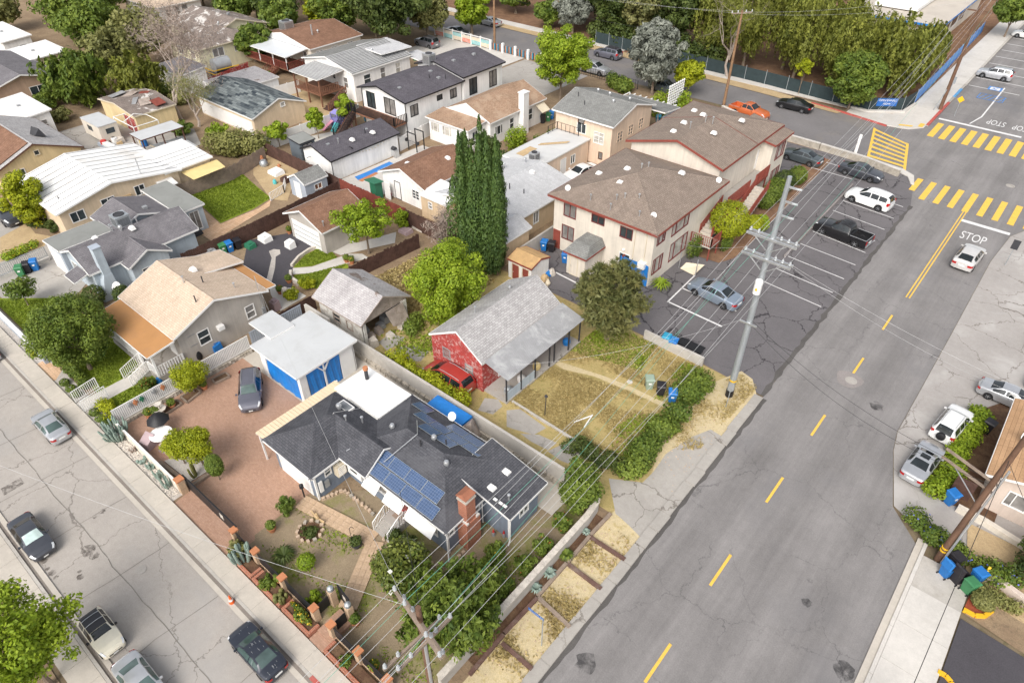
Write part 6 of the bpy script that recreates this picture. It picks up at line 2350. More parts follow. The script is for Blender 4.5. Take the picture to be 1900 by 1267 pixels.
# plywood roofed lean-to by the bins
T=thing('plywood_shed','low white shed with bare plywood roof beside the apartment driveway','shed',(-31.2,39.5,0))
house(T,(-32.6,-29.9,38.2,40.8),1.95,('gx',2.35),'w_white','r_ply',trim='t_red',wins=(('S',-31.7,.8,.05,1.6,'door','t_red','t_cream'),('S',-30.6,.7,.05,1.6,'door','t_red','t_cream')),oh=.08)

# ---- pale long house behind the cypresses, with its flat rear wing
T=thing('pale_long_house','peach house with pale grey shingle roof behind the cypresses','house',(-40,47,0))
house(T,(-45.2,-35.3,41.9,52.5),2.6,('gy',3.7,-40.1),'w_tan','r_stonewhite',wins=(('E',49.6,.9,.9,1.2,'slide'),('E',46.0,.8,.9,1.2,'slide'),('S',-43.6,.5,1.2,.8,'hung')),oh=.3)
house(T,(-37.2,-33.7,39.3,43.0),2.5,('gy',3.3,-35.4),'w_tan','r_stonewhite',oh=.2)
house(T,(-45.3,-40.6,52.4,62.0),2.8,('flat',),'w_peach','r_flat',wins=(('E',57.2,1.0,.05,2.0,'door','t_white','t_white'),('E',59.0,.8,.9,1.0,'slide')),oh=.1)
ac_unit(T,-41.9,53.6,2.85,.42,.85)
for x,y,z,kd in ((-38.6,44.5,3.4,'dark'),(-37.6,46.6,3.1,'dark'),(-38.9,46.0,3.5,'dark'),(-39.3,50.0,3.6,'dormer'),(-37.4,44.0,3.1,'turbine'),(-41.5,51.5,3.5,'turbine'),(-42.6,49.5,3.3,'turbine')):
 roof_vent(T,x,y,z,kd)
T=thing('roof_ladder','timber ladder lying on the flat roof beside peach house','ladder',(-42.6,58.4,2.85))
for dx in (-.2,.2):
 part('stile','wood_pale',T,'beam',(-43.9,57.0+dx,2.9),(-41.7,59.4+dx,2.95),.05,.08)
for k in range(8):
 f=k/7
 part('rung','wood_pale',T,'box',-43.8+2.0*f-.03,-43.8+2.0*f+.03,56.92+2.35*f,57.3+2.35*f,2.9,2.94)
o=part('plywood_sheet','wood_pale',None,'box',-44.4,-43.4,53.6,56.0,2.83,2.86)
tag(o,'pale plywood sheet lying on the flat grey roof','board')
T=thing('roof_rail_frame','black metal frame lying at the wall end of the flat roof','railing',(-43,61,2.85))
railing(T,[(-45.0,60.0,2.83),(-45.0,61.7,2.83),(-42.0,61.7,2.83)],.9,'t_black',.6,.02)

# ---- peach two-storey house
T=thing('peach_house','two storey peach stucco house with grey gable roof','house',(-41.7,66,0))
house(T,(-46.0,-37.6,61.9,70.8),4.9,('gx',6.2,66.4),'w_peach','r_grey',wins=(('E',64.0,1.1,2.5,1.2,'grid','g_blind','w_peach'),('E',66.2,1.0,2.6,1.2,'grid','g_blind','w_peach'),('E',68.4,1.0,2.7,1.2,'grid','g_blind','w_peach'),
  ('S',-42.0,1.2,3.0,1.1,'slide'),('S',-39.6,1.3,2.4,1.3,'grid','g_curtain'),('S',-42.1,.8,4.1,.5,'fixed','g_win','t_brown'),('S',-39.2,.5,.7,.8,'fixed','g_win','t_brown')),oh=.35)
slab_roof(T,[[(-43,70.6,4.3),(-36.2,70.6,4.3),(-36.2,74.2,3.9),(-43,74.2,3.9)]],'r_grey','t_white',.12,name='porch_roof')
wall_panel(T,'w_bluegrey','E',-36.5,70.6,74.0,0,3.8,[(71.2,73.4,2.2,3.3)])
opening(T,'E',-36.5,72.3,2.2,2.2,1.1,'triple')
for x,y,z,kd in ((-43.5,67.4,5.9,'turbine'),(-40.2,65.6,5.9,'turbine'),(-41.5,66.8,6.1,'turbine'),(-39.3,67.6,5.8,'turbine'),(-44.6,65.0,5.8,'dark'),(-43,64,5.5,'dark')):
 roof_vent(T,x,y,z,kd)
T=thing('pergola','white lattice pergola with climbing leaves behind peach house roof','pergola',(-40,76,0))
for k in range(9):
 part('slat','t_white',T,'box',-45.2+k*.85,-45.05+k*.85,73.4,77.4,2.75,2.83)
for k in range(8):
 part('slat','t_white',T,'box',-39.4,-39.3,77.0+k*.5,77.1+k*.5,2.3,5.0)
 part('slat','t_white',T,'box',-39.42,-39.28,76.9,80.7,2.5+k*.33,2.58+k*.33)
for x in (-45,-38.6):
 for y in (73.5,77.3):
  part('post','t_white',T,'box',x-.06,x+.06,y-.06,y+.06,0,2.75)

# ---- white house with the orange-brown roof
T=thing('orange_roof_house','white house with mottled orange brown roof and white chimney','house',(-55.5,61,0))
house(T,(-59.2,-51.7,57.7,68.4),3.0,('gy',4.5,-55.5),'w_white','r_brownwarm',wins=(('E',62.0,.8,1.0,1.3,'hung'),('E',65.6,.8,1.0,1.4,'hung'),('E',59.6,1.4,1.0,1.1,'triple')),oh=.35)
slab_roof(T,[[(-59.4,54.6,2.85),(-52.4,54.6,2.85),(-52.4,57.75,3.15),(-59.4,57.75,3.15)]],'r_brownwarm','t_white',.12,name='porch_roof')
wall_panel(T,'w_white','S',54.95,-59.1,-52.7,0,2.7,[(-58.8,-57.4,1.2,2.3),(-56.9,-55.4,1.2,2.3),(-54.9,-54.2,.1,2.2)])
opening(T,'S',54.95,-58.1,1.4,1.2,1.1,'triple',pane='g_curtain')
opening(T,'S',54.95,-56.15,1.5,1.2,1.1,'triple',pane='g_curtain')
opening(T,'S',54.95,-54.55,.7,.1,2.1,'door','t_white','t_white')
wall_panel(T,'w_white','E',-52.7,54.95,58.2,0,2.75,[(55.6,56.6,1.2,2.3)])
opening(T,'E',-52.7,56.1,1.0,1.2,1.1,'slide')
part('white_gable','r_shinglewhite',T,'poly',[(-59.0,57.66,3.12),(-52.0,57.66,3.12),(-55.5,57.66,4.42)])
part('chimney','w_white',T,'box',-52.0,-51.2,63.2,64.2,0,5.0)
part('chimney_cap','t_white',T,'box',-52.08,-51.12,63.12,64.28,5.0,5.12)
part('window_awning','t_cream',T,'poly',[(-52.0,66.4,2.7),(-50.8,66.4,1.9),(-50.8,68.0,1.9),(-52.0,68.0,2.7)])
railing(T,[(-54.0,54.2,.5),(-52.0,54.2,.5),(-51.4,55.8,.5)],.95,'t_white',.16,.02)

# ---- white gable cottage with brown roof, tan lean-to beside it
T=thing('white_cottage','white gable cottage with brown shingle roof beside the sport court','house',(-49.6,45,0))
house(T,(-53.1,-46.2,41.6,49.4),2.55,('gy',3.85,-49.65),'w_white','r_brown',wins=(('S',-50.6,.85,.05,1.95,'door','t_white','t_dark'),('S',-47.9,1.0,.9,1.0,'grid')),oh=.3)
part('open_door','t_white',T,'box',-51.9,-51.05,41.2,41.26,.05,1.95)
for x,y in ((-50.6,43.6),(-48.4,47.2)):
 roof_vent(T,x,y,3.4,'dormer')
T=thing('tan_annex','tan stucco annex with white flat roof next to white cottage','house',(-44.5,42.5,0))
house(T,(-46.3,-42.4,40.9,44.0),2.45,('shed','N',2.85),'w_tan','r_white',wins=(('S',-44.9,.5,1.25,.7,'hung'),),oh=.12)

# ---- modern white house with dark roof and balcony
T=thing('modern_white_house','modern white two storey house with dark grey roof and black trim','house',(-64.3,60,0))
mw=[('S',-66.6,1.5,2.75,1.9,'slide','g_win','t_black'),('S',-63.2,1.9,2.75,1.9,'slide','g_blind','t_black'),('E',53.9,1.2,2.9,1.3,'slide','g_win','t_black'),('E',58.2,.9,3.6,.6,'slide','g_win','t_black'),('E',60.6,1.1,3.2,1.1,'slide','g_win','t_black')]
house(T,(-68.6,-60.0,52.2,62.4),4.95,('gy',5.9,-64.9),'w_white','r_dark',trim='t_black',wins=mw,oh=.4)
house(T,(-68.6,-59.8,61.9,70.0),5.45,('gy',6.4,-64.9),'w_white','r_dark',trim='t_black',wins=(('E',64.0,1.4,2.8,2.0,'slide','g_win','t_black'),('E',67.8,1.4,2.8,2.0,'slide','g_win','t_black')),oh=.35)
ac_unit(T,-66.0,62.2,5.8,.6,1.3)
part('balcony','wood_deck',T,'box',-68.2,-60.4,50.6,52.6,2.35,2.55)
railing(T,[(-68.2,50.65,2.55),(-60.4,50.65,2.55)],1.0,'t_black',.22,.034)
railing(T,[(-60.42,50.65,2.55),(-60.42,52.6,2.55)],1.0,'t_black',.22,.034)
for x in (-67.9,-60.7):
 part('balcony_post','wood_deck',T,'box',x-.08,x+.08,50.72,50.88,0,2.35)
stairs(T,'step','wood_dark',-68.6,-67.4,47.8,50.6,0,2.4,10,'+y')
for x in (-68.65,-67.35):
 railing(T,[(x,47.8,.1),(x,50.6,2.5)],.95,'t_black',.24,.034)
for x,y,z,kd in ((-63.0,54.2,5.5,'box'),(-62.8,59.0,5.5,'dark'),(-62.2,60.0,5.4,'box'),(-64.0,60.4,5.7,'box'),(-61.6,60.6,5.3,'dark'),(-63.6,64.2,6.2,'box'),(-63.4,67.8,6.2,'box')):
 roof_vent(T,x,y,z,kd)
for x,y in ((-60.38,52.5),(-68.1,52.5)):
 part('downpipe','t_black',T,'tube',[(x,y,4.8),(x,y,.1)],.05,5)

# ---- white backyard unit with dark roof
T=thing('backyard_unit','small white backyard house with dark grey gable roof and black fascia','house',(-61.4,44.8,0))
house(T,(-64.1,-58.7,39.9,49.9),2.5,('gy',3.45,-61.9),'w_white','r_dark',trim='t_black',oh=.25)
for x,y,kd in ((-61.2,41.6,'box'),(-60.6,42.6,'pipe'),(-60.2,44.2,'dormer'),(-61.2,47.0,'box'),(-60.6,46.4,'dark'),(-60.0,47.0,'dormer')):
 roof_vent(T,x,y,3.15,kd)
part('downpipe','t_black',T,'tube',[(-58.92,40.1,2.4),(-58.92,40.1,.1)],.04,5)
part('downpipe','t_black',T,'tube',[(-63.9,40.1,2.4),(-63.9,40.1,.1)],.04,5)
part('wall_bracket','t_black',T,'tube',[(-62.6,40.1,1.9),(-62.6,39.6,1.9)],.03,5)
b=MB()
for k in range(9):
 p=sag_pts((-58.92,44.0,2.2),(-58.92,47.5,2.2),.25,8)[k]
 b.lathe(p.x+.05,p.y,[(.02,p.z-.1),(.06,p.z-.06),(.05,p.z),(.01,p.z+.03)],6)
b.build('string_lights','t_cream',T)
T=thing('dark_shed','dark blue grey flat roofed shed at the backyard corner','shed',(-66.8,42,0))
house(T,(-68.0,-65.8,41.0,43.2),2.1,('shed','W',2.35),'w_shedgrey','r_rolledgrey',trim='t_dark',wins=(('E',42.1,1.3,1.3,.5,'slide','g_curtain','t_dark'),),oh=.08)

# ---- white house with ribbed metal roof and timber deck
T=thing('ribbed_roof_house','white house with grey ribbed metal roof and timber deck','house',(-80,61,0))
house(T,(-86.2,-75.1,56.8,67.6),3.9,('gy',5.1,-80.7),'w_white','r_grey',wins=(('S',-77.2,.9,1.6,1.4,'hung','g_win','t_white'),('S',-79.6,.6,2.3,.7,'hung','g_win','t_white'),('E',59.4,1.2,2.0,1.2,'hung','g_win','t_white'),('E',62.2,.9,2.0,1.4,'hung','g_blind'),('E',65.0,.9,2.0,1.4,'hung','g_curtain')),oh=.3)
b=MB()
for k in range(1,17):
 x=-80.7+k*.33
 z=5.1-(x+80.7)*(1.2/5.6)
 b.beam((x,56.8,z+.03),(x,67.6,z+.03),.14,.05)
b.build('roof_rib','r_stonewhite',T)
slab_roof(T,[[(-83.2,52.6,3.75),(-77.2,52.6,3.75),(-77.2,57.0,4.0),(-83.2,57.0,4.0)]],'r_grey','t_white',.08,name='deck_roof')
b=MB()
for k in range(14):
 y=52.8+k*.31
 z=3.75+.25*(y-52.6)/4.4
 b.beam((-83.2,y,z+.03),(-77.2,y,z+.03),.12,.05)
b.build('roof_rib','r_stonewhite',T)
part('deck','wood_deck',T,'box',-83.0,-77.4,52.9,57.0,1.5,1.66)
for x in (-82.9,-80.2,-77.5):
 part('deck_post','wood_deck',T,'box',x-.08,x+.08,52.92,53.08,0,3.7)
railing(T,[(-82.9,53.0,1.66),(-77.5,53.0,1.66),(-77.5,56.0,1.66)],.95,'wood_deck',.3,.03,rail=.06)
stairs(T,'step','wood_dark',-76.9,-75.7,52.6,55.8,0,1.66,8,'+y')
railing(T,[(-75.65,52.6,.1),(-75.65,55.8,1.66)],.95,'wood_deck',.3,.03)
slab_roof(T,[[(-81.5,63.0,5.0),(-76.2,63.0,4.8),(-76.2,68.6,4.6),(-81.5,68.6,4.9)]],'r_stonewhite','t_white',.1,name='upper_roof')
slab_roof(T,[[(-77,67.4,3.7),(-73.6,67.4,3.5),(-73.6,70.4,3.4),(-77,70.4,3.6)]],'r_stonewhite','t_white',.1,name='rear_porch_roof')
part('porch_post','t_white',T,'box',-73.8,-73.65,70.1,70.25,0,3.4)
part('porch_post','t_white',T,'box',-73.8,-73.65,67.5,67.65,0,3.4)
roof_vent(T,-78.5,63.2,4.7,'turbine')

# ---- brown roofed house with white porch
T=thing('cream_porch_house','cream house with brown roof, white porch roof and red timber deck','house',(-95,64,0))
house(T,(-102,-89.3,60.6,70.6),3.5,('gy',4.7,-96),'w_cream','r_brown',wins=(('E',62.4,1.2,1.3,1.6,'slide','g_curtain'),('E',65.2,1.2,1.6,1.3,'slide','g_curtain'),('E',68.2,1.0,1.2,1.7,'slide','g_blind'),('S',-91.2,.9,1.5,1.3,'hung'),('S',-96.0,2.2,1.2,1.9,'slide')),oh=.3)
slab_roof(T,[[(-101.6,56.9,3.05),(-90.3,56.9,3.05),(-90.3,60.7,3.4),(-101.6,60.7,3.4)]],'r_metal','t_white',.1,name='porch_roof')
part('white_gable','r_shinglewhite',T,'poly',[(-101.8,60.5,3.45),(-89.5,60.5,3.45),(-96,60.5,4.62)])
part('deck','wood_deck',T,'box',-101.4,-90.5,57.1,60.9,1.0,1.16)
railing(T,[(-101.3,57.2,1.16),(-90.6,57.2,1.16),(-90.6,60.6,1.16)],.95,'wood_red',.25,.035,rail=.07)
for x in (-101.2,-97.5,-94,-90.7):
 part('porch_post','t_white',T,'box',x-.06,x+.06,57.15,57.27,1.16,3.0)
stairs(T,'step','wood_deck',-94.2,-92.8,54.9,57.1,0,1.1,6,'+y')
for x in (-94.25,-92.75):
 railing(T,[(x,54.9,.1),(x,57.1,1.1)],.9,'wood_red',.3,.03)
ac_unit(T,-98.8,63.6,4.0,.8,1.3)
roof_vent(T,-93.2,65.2,4.2,'turbine')
part('flue','t_silver',T,'tube',[(-93.0,64.0,4.0),(-93.0,64.0,5.6)],.12,8)

# ---- garage with patchwork shingles
T=thing('patchwork_garage','tan garage with patchwork shingle roof in dark and pale grey','garage',(-80,45.5,0))
house(T,(-88,-75.3,41.3,49.2),2.5,('gx',3.9,45.4),'w_beige','r_patch',wins=(('E',45.9,.6,2.7,.5,'fixed','g_curtain'),),oh=.25)
part('white_panel','t_white',T,'box',-87.7,-76.0,41.50,41.55,.2,1.9)

# ---- far-left cluster
T=thing('worn_roof_house','pale yellow clapboard house with badly worn brown roof','house',(-108,57,0))
house(T,(-118.2,-105.6,54.2,65),3.6,('gx',5.3,59.4),'w_paleyellow','r_worn',trim='t_cream',wins=(('E',61.6,.9,3.7,.5,'fixed','g_win'),),oh=.4)
house(T,(-110.4,-101.6,49.7,60.0),3.5,('hy',5.0,4.4),'w_paleyellow','r_worn',trim='t_cream',wins=(('E',53.2,1.8,1.8,1.2,'slide','g_win'),('E',56.8,1.8,1.9,1.2,'slide','g_blind'),('S',-107,1.4,1.9,1.1,'slide','g_win'),('S',-103.6,1.0,1.9,1.1,'hung','g_win')),oh=.35)
roof_vent(T,-106.2,56.6,4.9,'turbine')
roof_vent(T,-109.5,60.4,5.2,'box')
T=thing('bay_window_house','white house with row of tall windows behind the worn roof house','house',(-135,62,0))
house(T,(-141,-129,57.8,67),3.4,('hx',4.8,4.0),'w_white','r_tan',wins=(('E',60.4,1.1,1.4,1.6,'hung','g_blind'),('E',61.9,1.1,1.4,1.6,'hung','g_blind'),('E',63.4,1.1,1.4,1.6,'hung','g_blind'),('S',-132,2.4,1.4,1.5,'slide')),oh=.4)
T=thing('junk_garage','derelict garage with rusted panel roof spilling junk','garage',(-91,35,0))
house(T,(-96.2,-86.8,32.5,38.0),2.55,('gy',3.1),'w_yellow','r_worn',trim='t_cream',wins=(('S',-88.8,2.8,.05,2.0,'slide','w_oldred','w_oldwhite'),),oh=.2)
for k in range(6):
 piece('roof_sheet',('r_corrug','wood_weather','r_brownwarm')[k%3] if k%3!=2 else 'wood_red',T,-94.6+k*1.3,34.4+(k*7%3),2.95,1.3,1.9,.05,.3*k,R(6),R(-5))
T=thing('boat_canopy','white flat canopy on brown posts sheltering a covered boat','canopy',(-80.7,32.2,0))
slab_roof(T,[[(-82.1,29.6,2.6),(-79.4,29.6,2.55),(-79.4,34.8,2.55),(-82.1,34.8,2.6)]],'r_whitegrey','t_brown',.1)
for x in (-81.9,-79.6):
 for y in (29.8,32.2,34.6):
  part('post','t_brown',T,'box',x-.06,x+.06,y-.06,y+.06,0,2.5)
T=thing('covered_boat','small boat under white sheeting beneath the flat canopy','boat',(-79.0,33.3,0))
b=MB()
b.add([(-81.0,31.4,.2),(-77.4,31.6,.2),(-77.2,34.4,.2),(-81.0,34.6,.2),(-81.4,31.0,.9),(-77.0,31.2,1.0),(-76.6,34.6,.9),(-81.2,35.0,.8),(-80.0,32.8,1.3),(-78.0,33.2,1.2)],[(0,1,5,4),(1,2,6,5),(2,3,7,6),(3,0,4,7),(4,5,9,8),(5,6,9),(6,7,8,9),(7,4,8)])
b.build('hull','r_whitegrey',T)
b=MB()
b.tube([(-81.2,31.1,.95),(-77.1,31.3,1.05),(-76.7,34.5,.95)],.1,6)
b.build('gunwale','t_cream',T)
T=thing('brown_bungalow','tan bungalow with charcoal gable roof and white framed windows','house',(-114,28,0))
house(T,(-124,-107.5,23.6,33.4),2.9,('gx',4.2,28.3),'w_brownwall','r_greypurple',wins=(('E',29.8,2.0,1.0,1.3,'slide','g_win','t_white'),('E',32.3,1.3,1.0,1.3,'slide','g_win','t_white')),oh=.5)
for i,(o4,lb,h_) in enumerate((((-125,-117.2,31.5,38.2),'white flat roofed house behind tan bungalow',3.0),((-104,-95.2,22.6,26.7),'white flat roofed outbuilding beside yellow gable house',2.9),((-141,-129.5,33.5,38),'white flat roofed house at far left edge',3.0))):
 T=thing('flat_roof_house',lb,'house',((o4[0]+o4[1])/2,(o4[2]+o4[3])/2,0))
 house(T,o4,h_,('shed','N',h_+.25),'w_beige' if i==0 else 'w_white','r_white',wins=(('E',(o4[2]+o4[3])/2+.6,1.1,1.0,1.1,'hung','g_blind'),),oh=.25)
 roof_vent(T,(o4[0]+o4[1])/2,(o4[2]+o4[3])/2,h_+.15,'box')
T=thing('low_grey_shed','long low shed with worn grey roof behind patchwork garage','shed',(-88.5,48,0))
house(T,(-91.3,-85.6,44.4,52.4),2.5,('shed','W',2.75),'w_white','r_oldgrey',oh=.15)
T=thing('small_grey_roof_house','small white outbuilding with grey roof under the bare tree','shed',(-99,45.5,0))
house(T,(-102.4,-95.6,43.4,47.6),2.7,('shed','N',3.1),'w_white','r_greypurple',oh=.2)
T=thing('travel_trailer','old cream travel trailer among junk in back yard','trailer',(-89.5,29.5,0))
b=MB()
b.prism([(-92,28.4),(-87.4,28.4),(-87.4,30.6),(-92,30.6)],.5,2.3)
b.build('body','w_cream',T)
part('roof','r_whitegrey',T,'box',-92.05,-87.35,28.35,30.65,2.3,2.4)
part('window','g_win',T,'box',-90.6,-89.4,28.38,28.41,1.3,1.9)
part('window','g_win',T,'box',-87.41,-87.37,29.1,30.1,1.3,1.9)
T=thing('pipe_frame','bare white pipe frame of a shade tent over junk','frame',(-86,30,0))
for p,q in (((-89,31,2.4),(-84,31,2.4)),((-84,31,2.4),(-84,34,2.4)),((-84,34,2.4),(-89,34,2.4)),((-89,34,2.4),(-89,31,2.4)),((-89,31,0),(-89,31,2.4)),((-84,31,0),(-84,31,2.4)),((-84,34,0),(-84,34,2.4)),((-89,34,0),(-89,34,2.4)),((-86.5,31,2.4),(-86.5,32.5,3.0)),((-86.5,34,2.4),(-86.5,32.5,3.0))):
 part('pipe','t_white',T,'tube',[p,q],.05,5)
rj=random.Random(9)
JK=(('orange canoe upside down by the derelict garage','t_orange'),('blue barrel in the junk yard','b_blue'),('stack of pale boards in the junk yard','wood_pale'),('brown crate by the pipe frame','wood_deck'),('white sheet over a heap in the junk yard','r_white'),('grey metal sheet lying in the junk yard','r_corrug'),
  ('blue metal roofing sheet on the junk heap','w_paleblue'),('red crate in the junk yard','t_redplastic'),('long white pipe bundle in the junk yard','t_white'),('dark tyre heap by the derelict garage','rubber'),('yellow bag by the pipe frame','sailcloth'),('tan cardboard heap in the junk yard','m_stone_pale'),('teal drum beside the trailer','t_teal'),('weathered plank pile beside the trailer','wood_weather'))
for i,(lb,mt_) in enumerate(JK):
 x,y=rj.uniform(-88,-79.5),rj.uniform(27.0,32.0)
 b=MB()
 if i%3==1:
  b.lathe(x,y,[(.3,0),(.36,.3),(.34,.8),(.28,.85)],10)
 else:
  s1,s2,s3=rj.uniform(.4,1.4),rj.uniform(.3,.7),rj.uniform(.2,.8)
  b.add([(x-s1,y-s2,0),(x+s1,y-s2*.9,0),(x+s1,y+s2,0),(x-s1,y+s2,0),(x-s1*.9,y-s2*.9,s3),(x+s1*.95,y-s2*.8,s3*.8),(x+s1*.9,y+s2*.9,s3),(x-s1,y+s2*.8,s3*.9)],[(4,5,6,7),(0,1,5,4),(1,2,6,5),(2,3,7,6),(3,0,4,7)])
 tag(b.build('yard_junk',mt_),lb,'junk','junk in the far back yard')

T=thing('railed_trailer','grey covered trailer with yellow rails beside worn roof house','trailer',(-97.8,51.6,0))
part('cover','t_grey',T,'tube',[(-99.6,50.6,1.5),(-99.4,53.0,1.5)],1.0,12)
for z in (.7,1.2):
 for a,c in (((-98.3,49.8),(-98.1,53.8)),((-98.3,49.8),(-100.6,49.8))):
  part('rail','t_yellow',T,'beam',(*a,z),(*c,z),.1,.1)
part('bed','t_dark',T,'box',-100.6,-98.3,49.8,53.8,.4,.6)
# ---- school beyond the far street
T=thing('school_building','long flat roofed school building with cream roof and blue fascia','building',(-29,143,0))
house(T,(-37,-21.6,131,165),3.9,('flat',),'w_cream','r_school',trim='tarp',oh=.8,t=.3)
slab_roof(T,[[(-34,137,4.6),(-27,137,4.6),(-27,160,4.6),(-34,160,4.6)]],'r_white','t_white',.5,name='upper_roof')
for y in range(4):
 part('window','g_win',T,'box',-22.45,-22.38,133+y*5,136.5+y*5,1.2,2.6)
# ---- house right of the main road
T=thing('orange_tile_house','pale stucco house with orange tile roof at right edge','house',(9,41,0))
house(T,(4.55,15,37.3,45.5),2.9,('gy',4.6,9.8),'w_pinkstucco','r_orange',wins=(('S',6.8,1.5,1.0,1.1,'triple','g_win','t_white'),('W',42,1.2,1.0,1.1,'slide','g_win')),oh=.5)
dish(T,5.9,40.9,3.5,R(200),.52)
for x,y in ((7.0,39.6),(6.4,43.2)):
 roof_vent(T,x,y,3.6,'dormer')
part('wood_gate','wood_dark',T,'box',3.5,4.6,37.6,37.68,.05,1.6)

# ================================================================ FENCES AND WALLS
solid_wall('grey plastered block wall between corner house and red house',[(-37.5,22.85),(-14.9,22.85)],1.55,.2,'w_block','block_wall')
solid_wall('grey block wall behind the carport',[(-40.6,22.85),(-37.6,22.85)],1.9,.2,'w_block','block_wall')
T=solid_wall('pale block wall with stepped coping along the main road verge',[(-14.8,22.95),(-13.2,23.3),(-12.35,22.6),(-12.2,21.4),(-12.25,9.2)],.95,.24,'w_block','front_wall',cap='m_stone_pale',cap_piece=.62,capw=.36)
rng0=random.Random(3)
T=thing('stone_footing','rough stone footing along the plastered block wall','wall',(-25,22.6,0))
for k in range(78):
 x=-35.5+k*.27+rng0.uniform(-.04,.04)
 for zz in (0,.2):
  piece('stone','m_stone',T,x,22.66,zz,rng0.uniform(.2,.28),.16+rng0.uniform(0,.08),rng0.uniform(.16,.22),rng0.uniform(-.2,.2))

def slat_fence(label,p,q,h,mat,w=.12,z=0.0,name='slat_fence',base=None,group=None):
 T=thing(name,label,'fence',(p[0],p[1],z),0,group)
 L=math.dist(p,q)
 a=math.atan2(q[1]-p[1],q[0]-p[0])
 n=int(L/w)
 for k in range(n):
  f=(k+.5)/n
  piece('slat',mat,T,p[0]+(q[0]-p[0])*f,p[1]+(q[1]-p[1])*f,z+.08,w*.72,.03,h-.1,a)
 for zz in (.1,h-.05):
  m=MB()
  m.beam((*p,z+zz),(*q,z+zz),.05,.07)
  m.build('rail',mat,T)
 m=MB()
 m.beam((p[0]-.03*math.sin(a),p[1]+.03*math.cos(a),z+h*.5),(q[0]-.03*math.sin(a),q[1]+.03*math.cos(a),z+h*.5),.012,h-.25)
 m.build('backing','t_grey',T)
 return T

slat_fence('white slatted metal fence along the brick driveway edge',(-41.05,7.4),(-41.05,17.8),1.25,'t_white',.125,.35)
T=thing('stone_wall','low rubble stone wall under the white slatted fence','wall',(-41,12,0))
part('wall_core','m_stone',T,'box',-41.15,-40.98,7.4,17.8,0,.33)
for k in range(40):
 for zz in (0,.17):
  piece('stone','m_stone_pale' if rng0.random()<.5 else 'm_stone',T,-40.96,7.55+k*.26,zz+rng0.uniform(0,.03),.12+rng0.uniform(0,.06),rng0.uniform(.17,.25),rng0.uniform(.13,.18),rng0.uniform(-.1,.1))
solid_wall('low street wall with white rail beside the cactus bed',[(-41.0,7.3),(-32.7,7.3)],.75,.16,'w_cream','street_wall',cap='t_white',capw=.12)
T=solid_wall('low white wall in front of the round tree lawn',[(-66,7.1),(-51.6,7.1)],.55,.25,'w_paleblue','street_wall',cap='t_white',capw=.3,cap_piece=1.5)
T=thing('steel_fence','grey steel picket fence beside the concrete driveway at left edge','fence',(-66.4,11,0))
railing(T,[(-66.2,8.4,.35),(-66.6,13.4,.35)],1.0,'t_steel',.16,.016)
part('plinth','m_concrete_pale',T,'box',-66.6,-66.3,8.4,13.4,0,.35)
# gate stairs of the tan house
for i,x in enumerate((-45.65,-44.25)):
 T=thing('stair_rail',('white handrail left of the tan house street steps','white handrail right of the tan house street steps')[i],'railing',(x,7,0),0,'street stair rails')
 railing(T,[(x,6.6,.1),(x,8.3,.3)],.95,'t_white',.13,.018)
# timber fences
board_fence('dark board fence running along the patio and asphalt yard',[(-55.4,20.6),(-55.4,28.4),(-56.0,38.5)],1.65,'wood_dark',.2)
board_fence('dark board fence behind the shed and terrace',[(-71.4,39.4),(-56.2,39.0)],1.65,'wood_dark',.2)
board_fence('dark red board fence behind the brown garage',[(-56.0,38.7),(-46.2,38.75)],1.85,'wood_red',.2)
board_fence('dark board fence in front of the tan annex',[(-46.0,38.7),(-38.8,38.6)],1.8,'wood_dark',.2)
board_fence('leaning dark board fence between round lawn and dry yard',[(-42.6,29.0),(-42.0,36.6)],1.5,'wood_dark',.18,jitter=.08)
board_fence('dark board fence beside the tan house',[(-41.6,19.8),(-41.6,24.4)],1.55,'wood_dark',.2)
board_fence('weathered grey board fence behind the green back lawn',[(-68.1,26.6),(-67.6,33.0),(-69.3,38.6)],1.65,'wood_grey',.2,jitter=.06)
slat_fence('white metal panel fence behind the carport roof',(-41.05,18.0),(-41.05,22.7),1.75,'w_paleblue',.18)

def panel_fence(label,pts,h,mat,seg=1.8,t=.06,z=0.0,name='panel_fence',group=None):
 T=thing(name,label,'fence',(*pts[0],z),0,group)
 for p,q in zip(pts,pts[1:]):
  L=math.dist(p,q)
  a=math.atan2(q[1]-p[1],q[0]-p[0])
  n=max(1,round(L/seg))
  for k in range(n):
   f=(k+.5)/n
   piece('panel',mat,T,p[0]+(q[0]-p[0])*f,p[1]+(q[1]-p[1])*f,z,L/n-.1,t,h,a)
  for k in range(n+1):
   f=k/n
   piece('post',mat,T,p[0]+(q[0]-p[0])*f,p[1]+(q[1]-p[1])*f,z,.12,.12,h+.08,a)
 return T

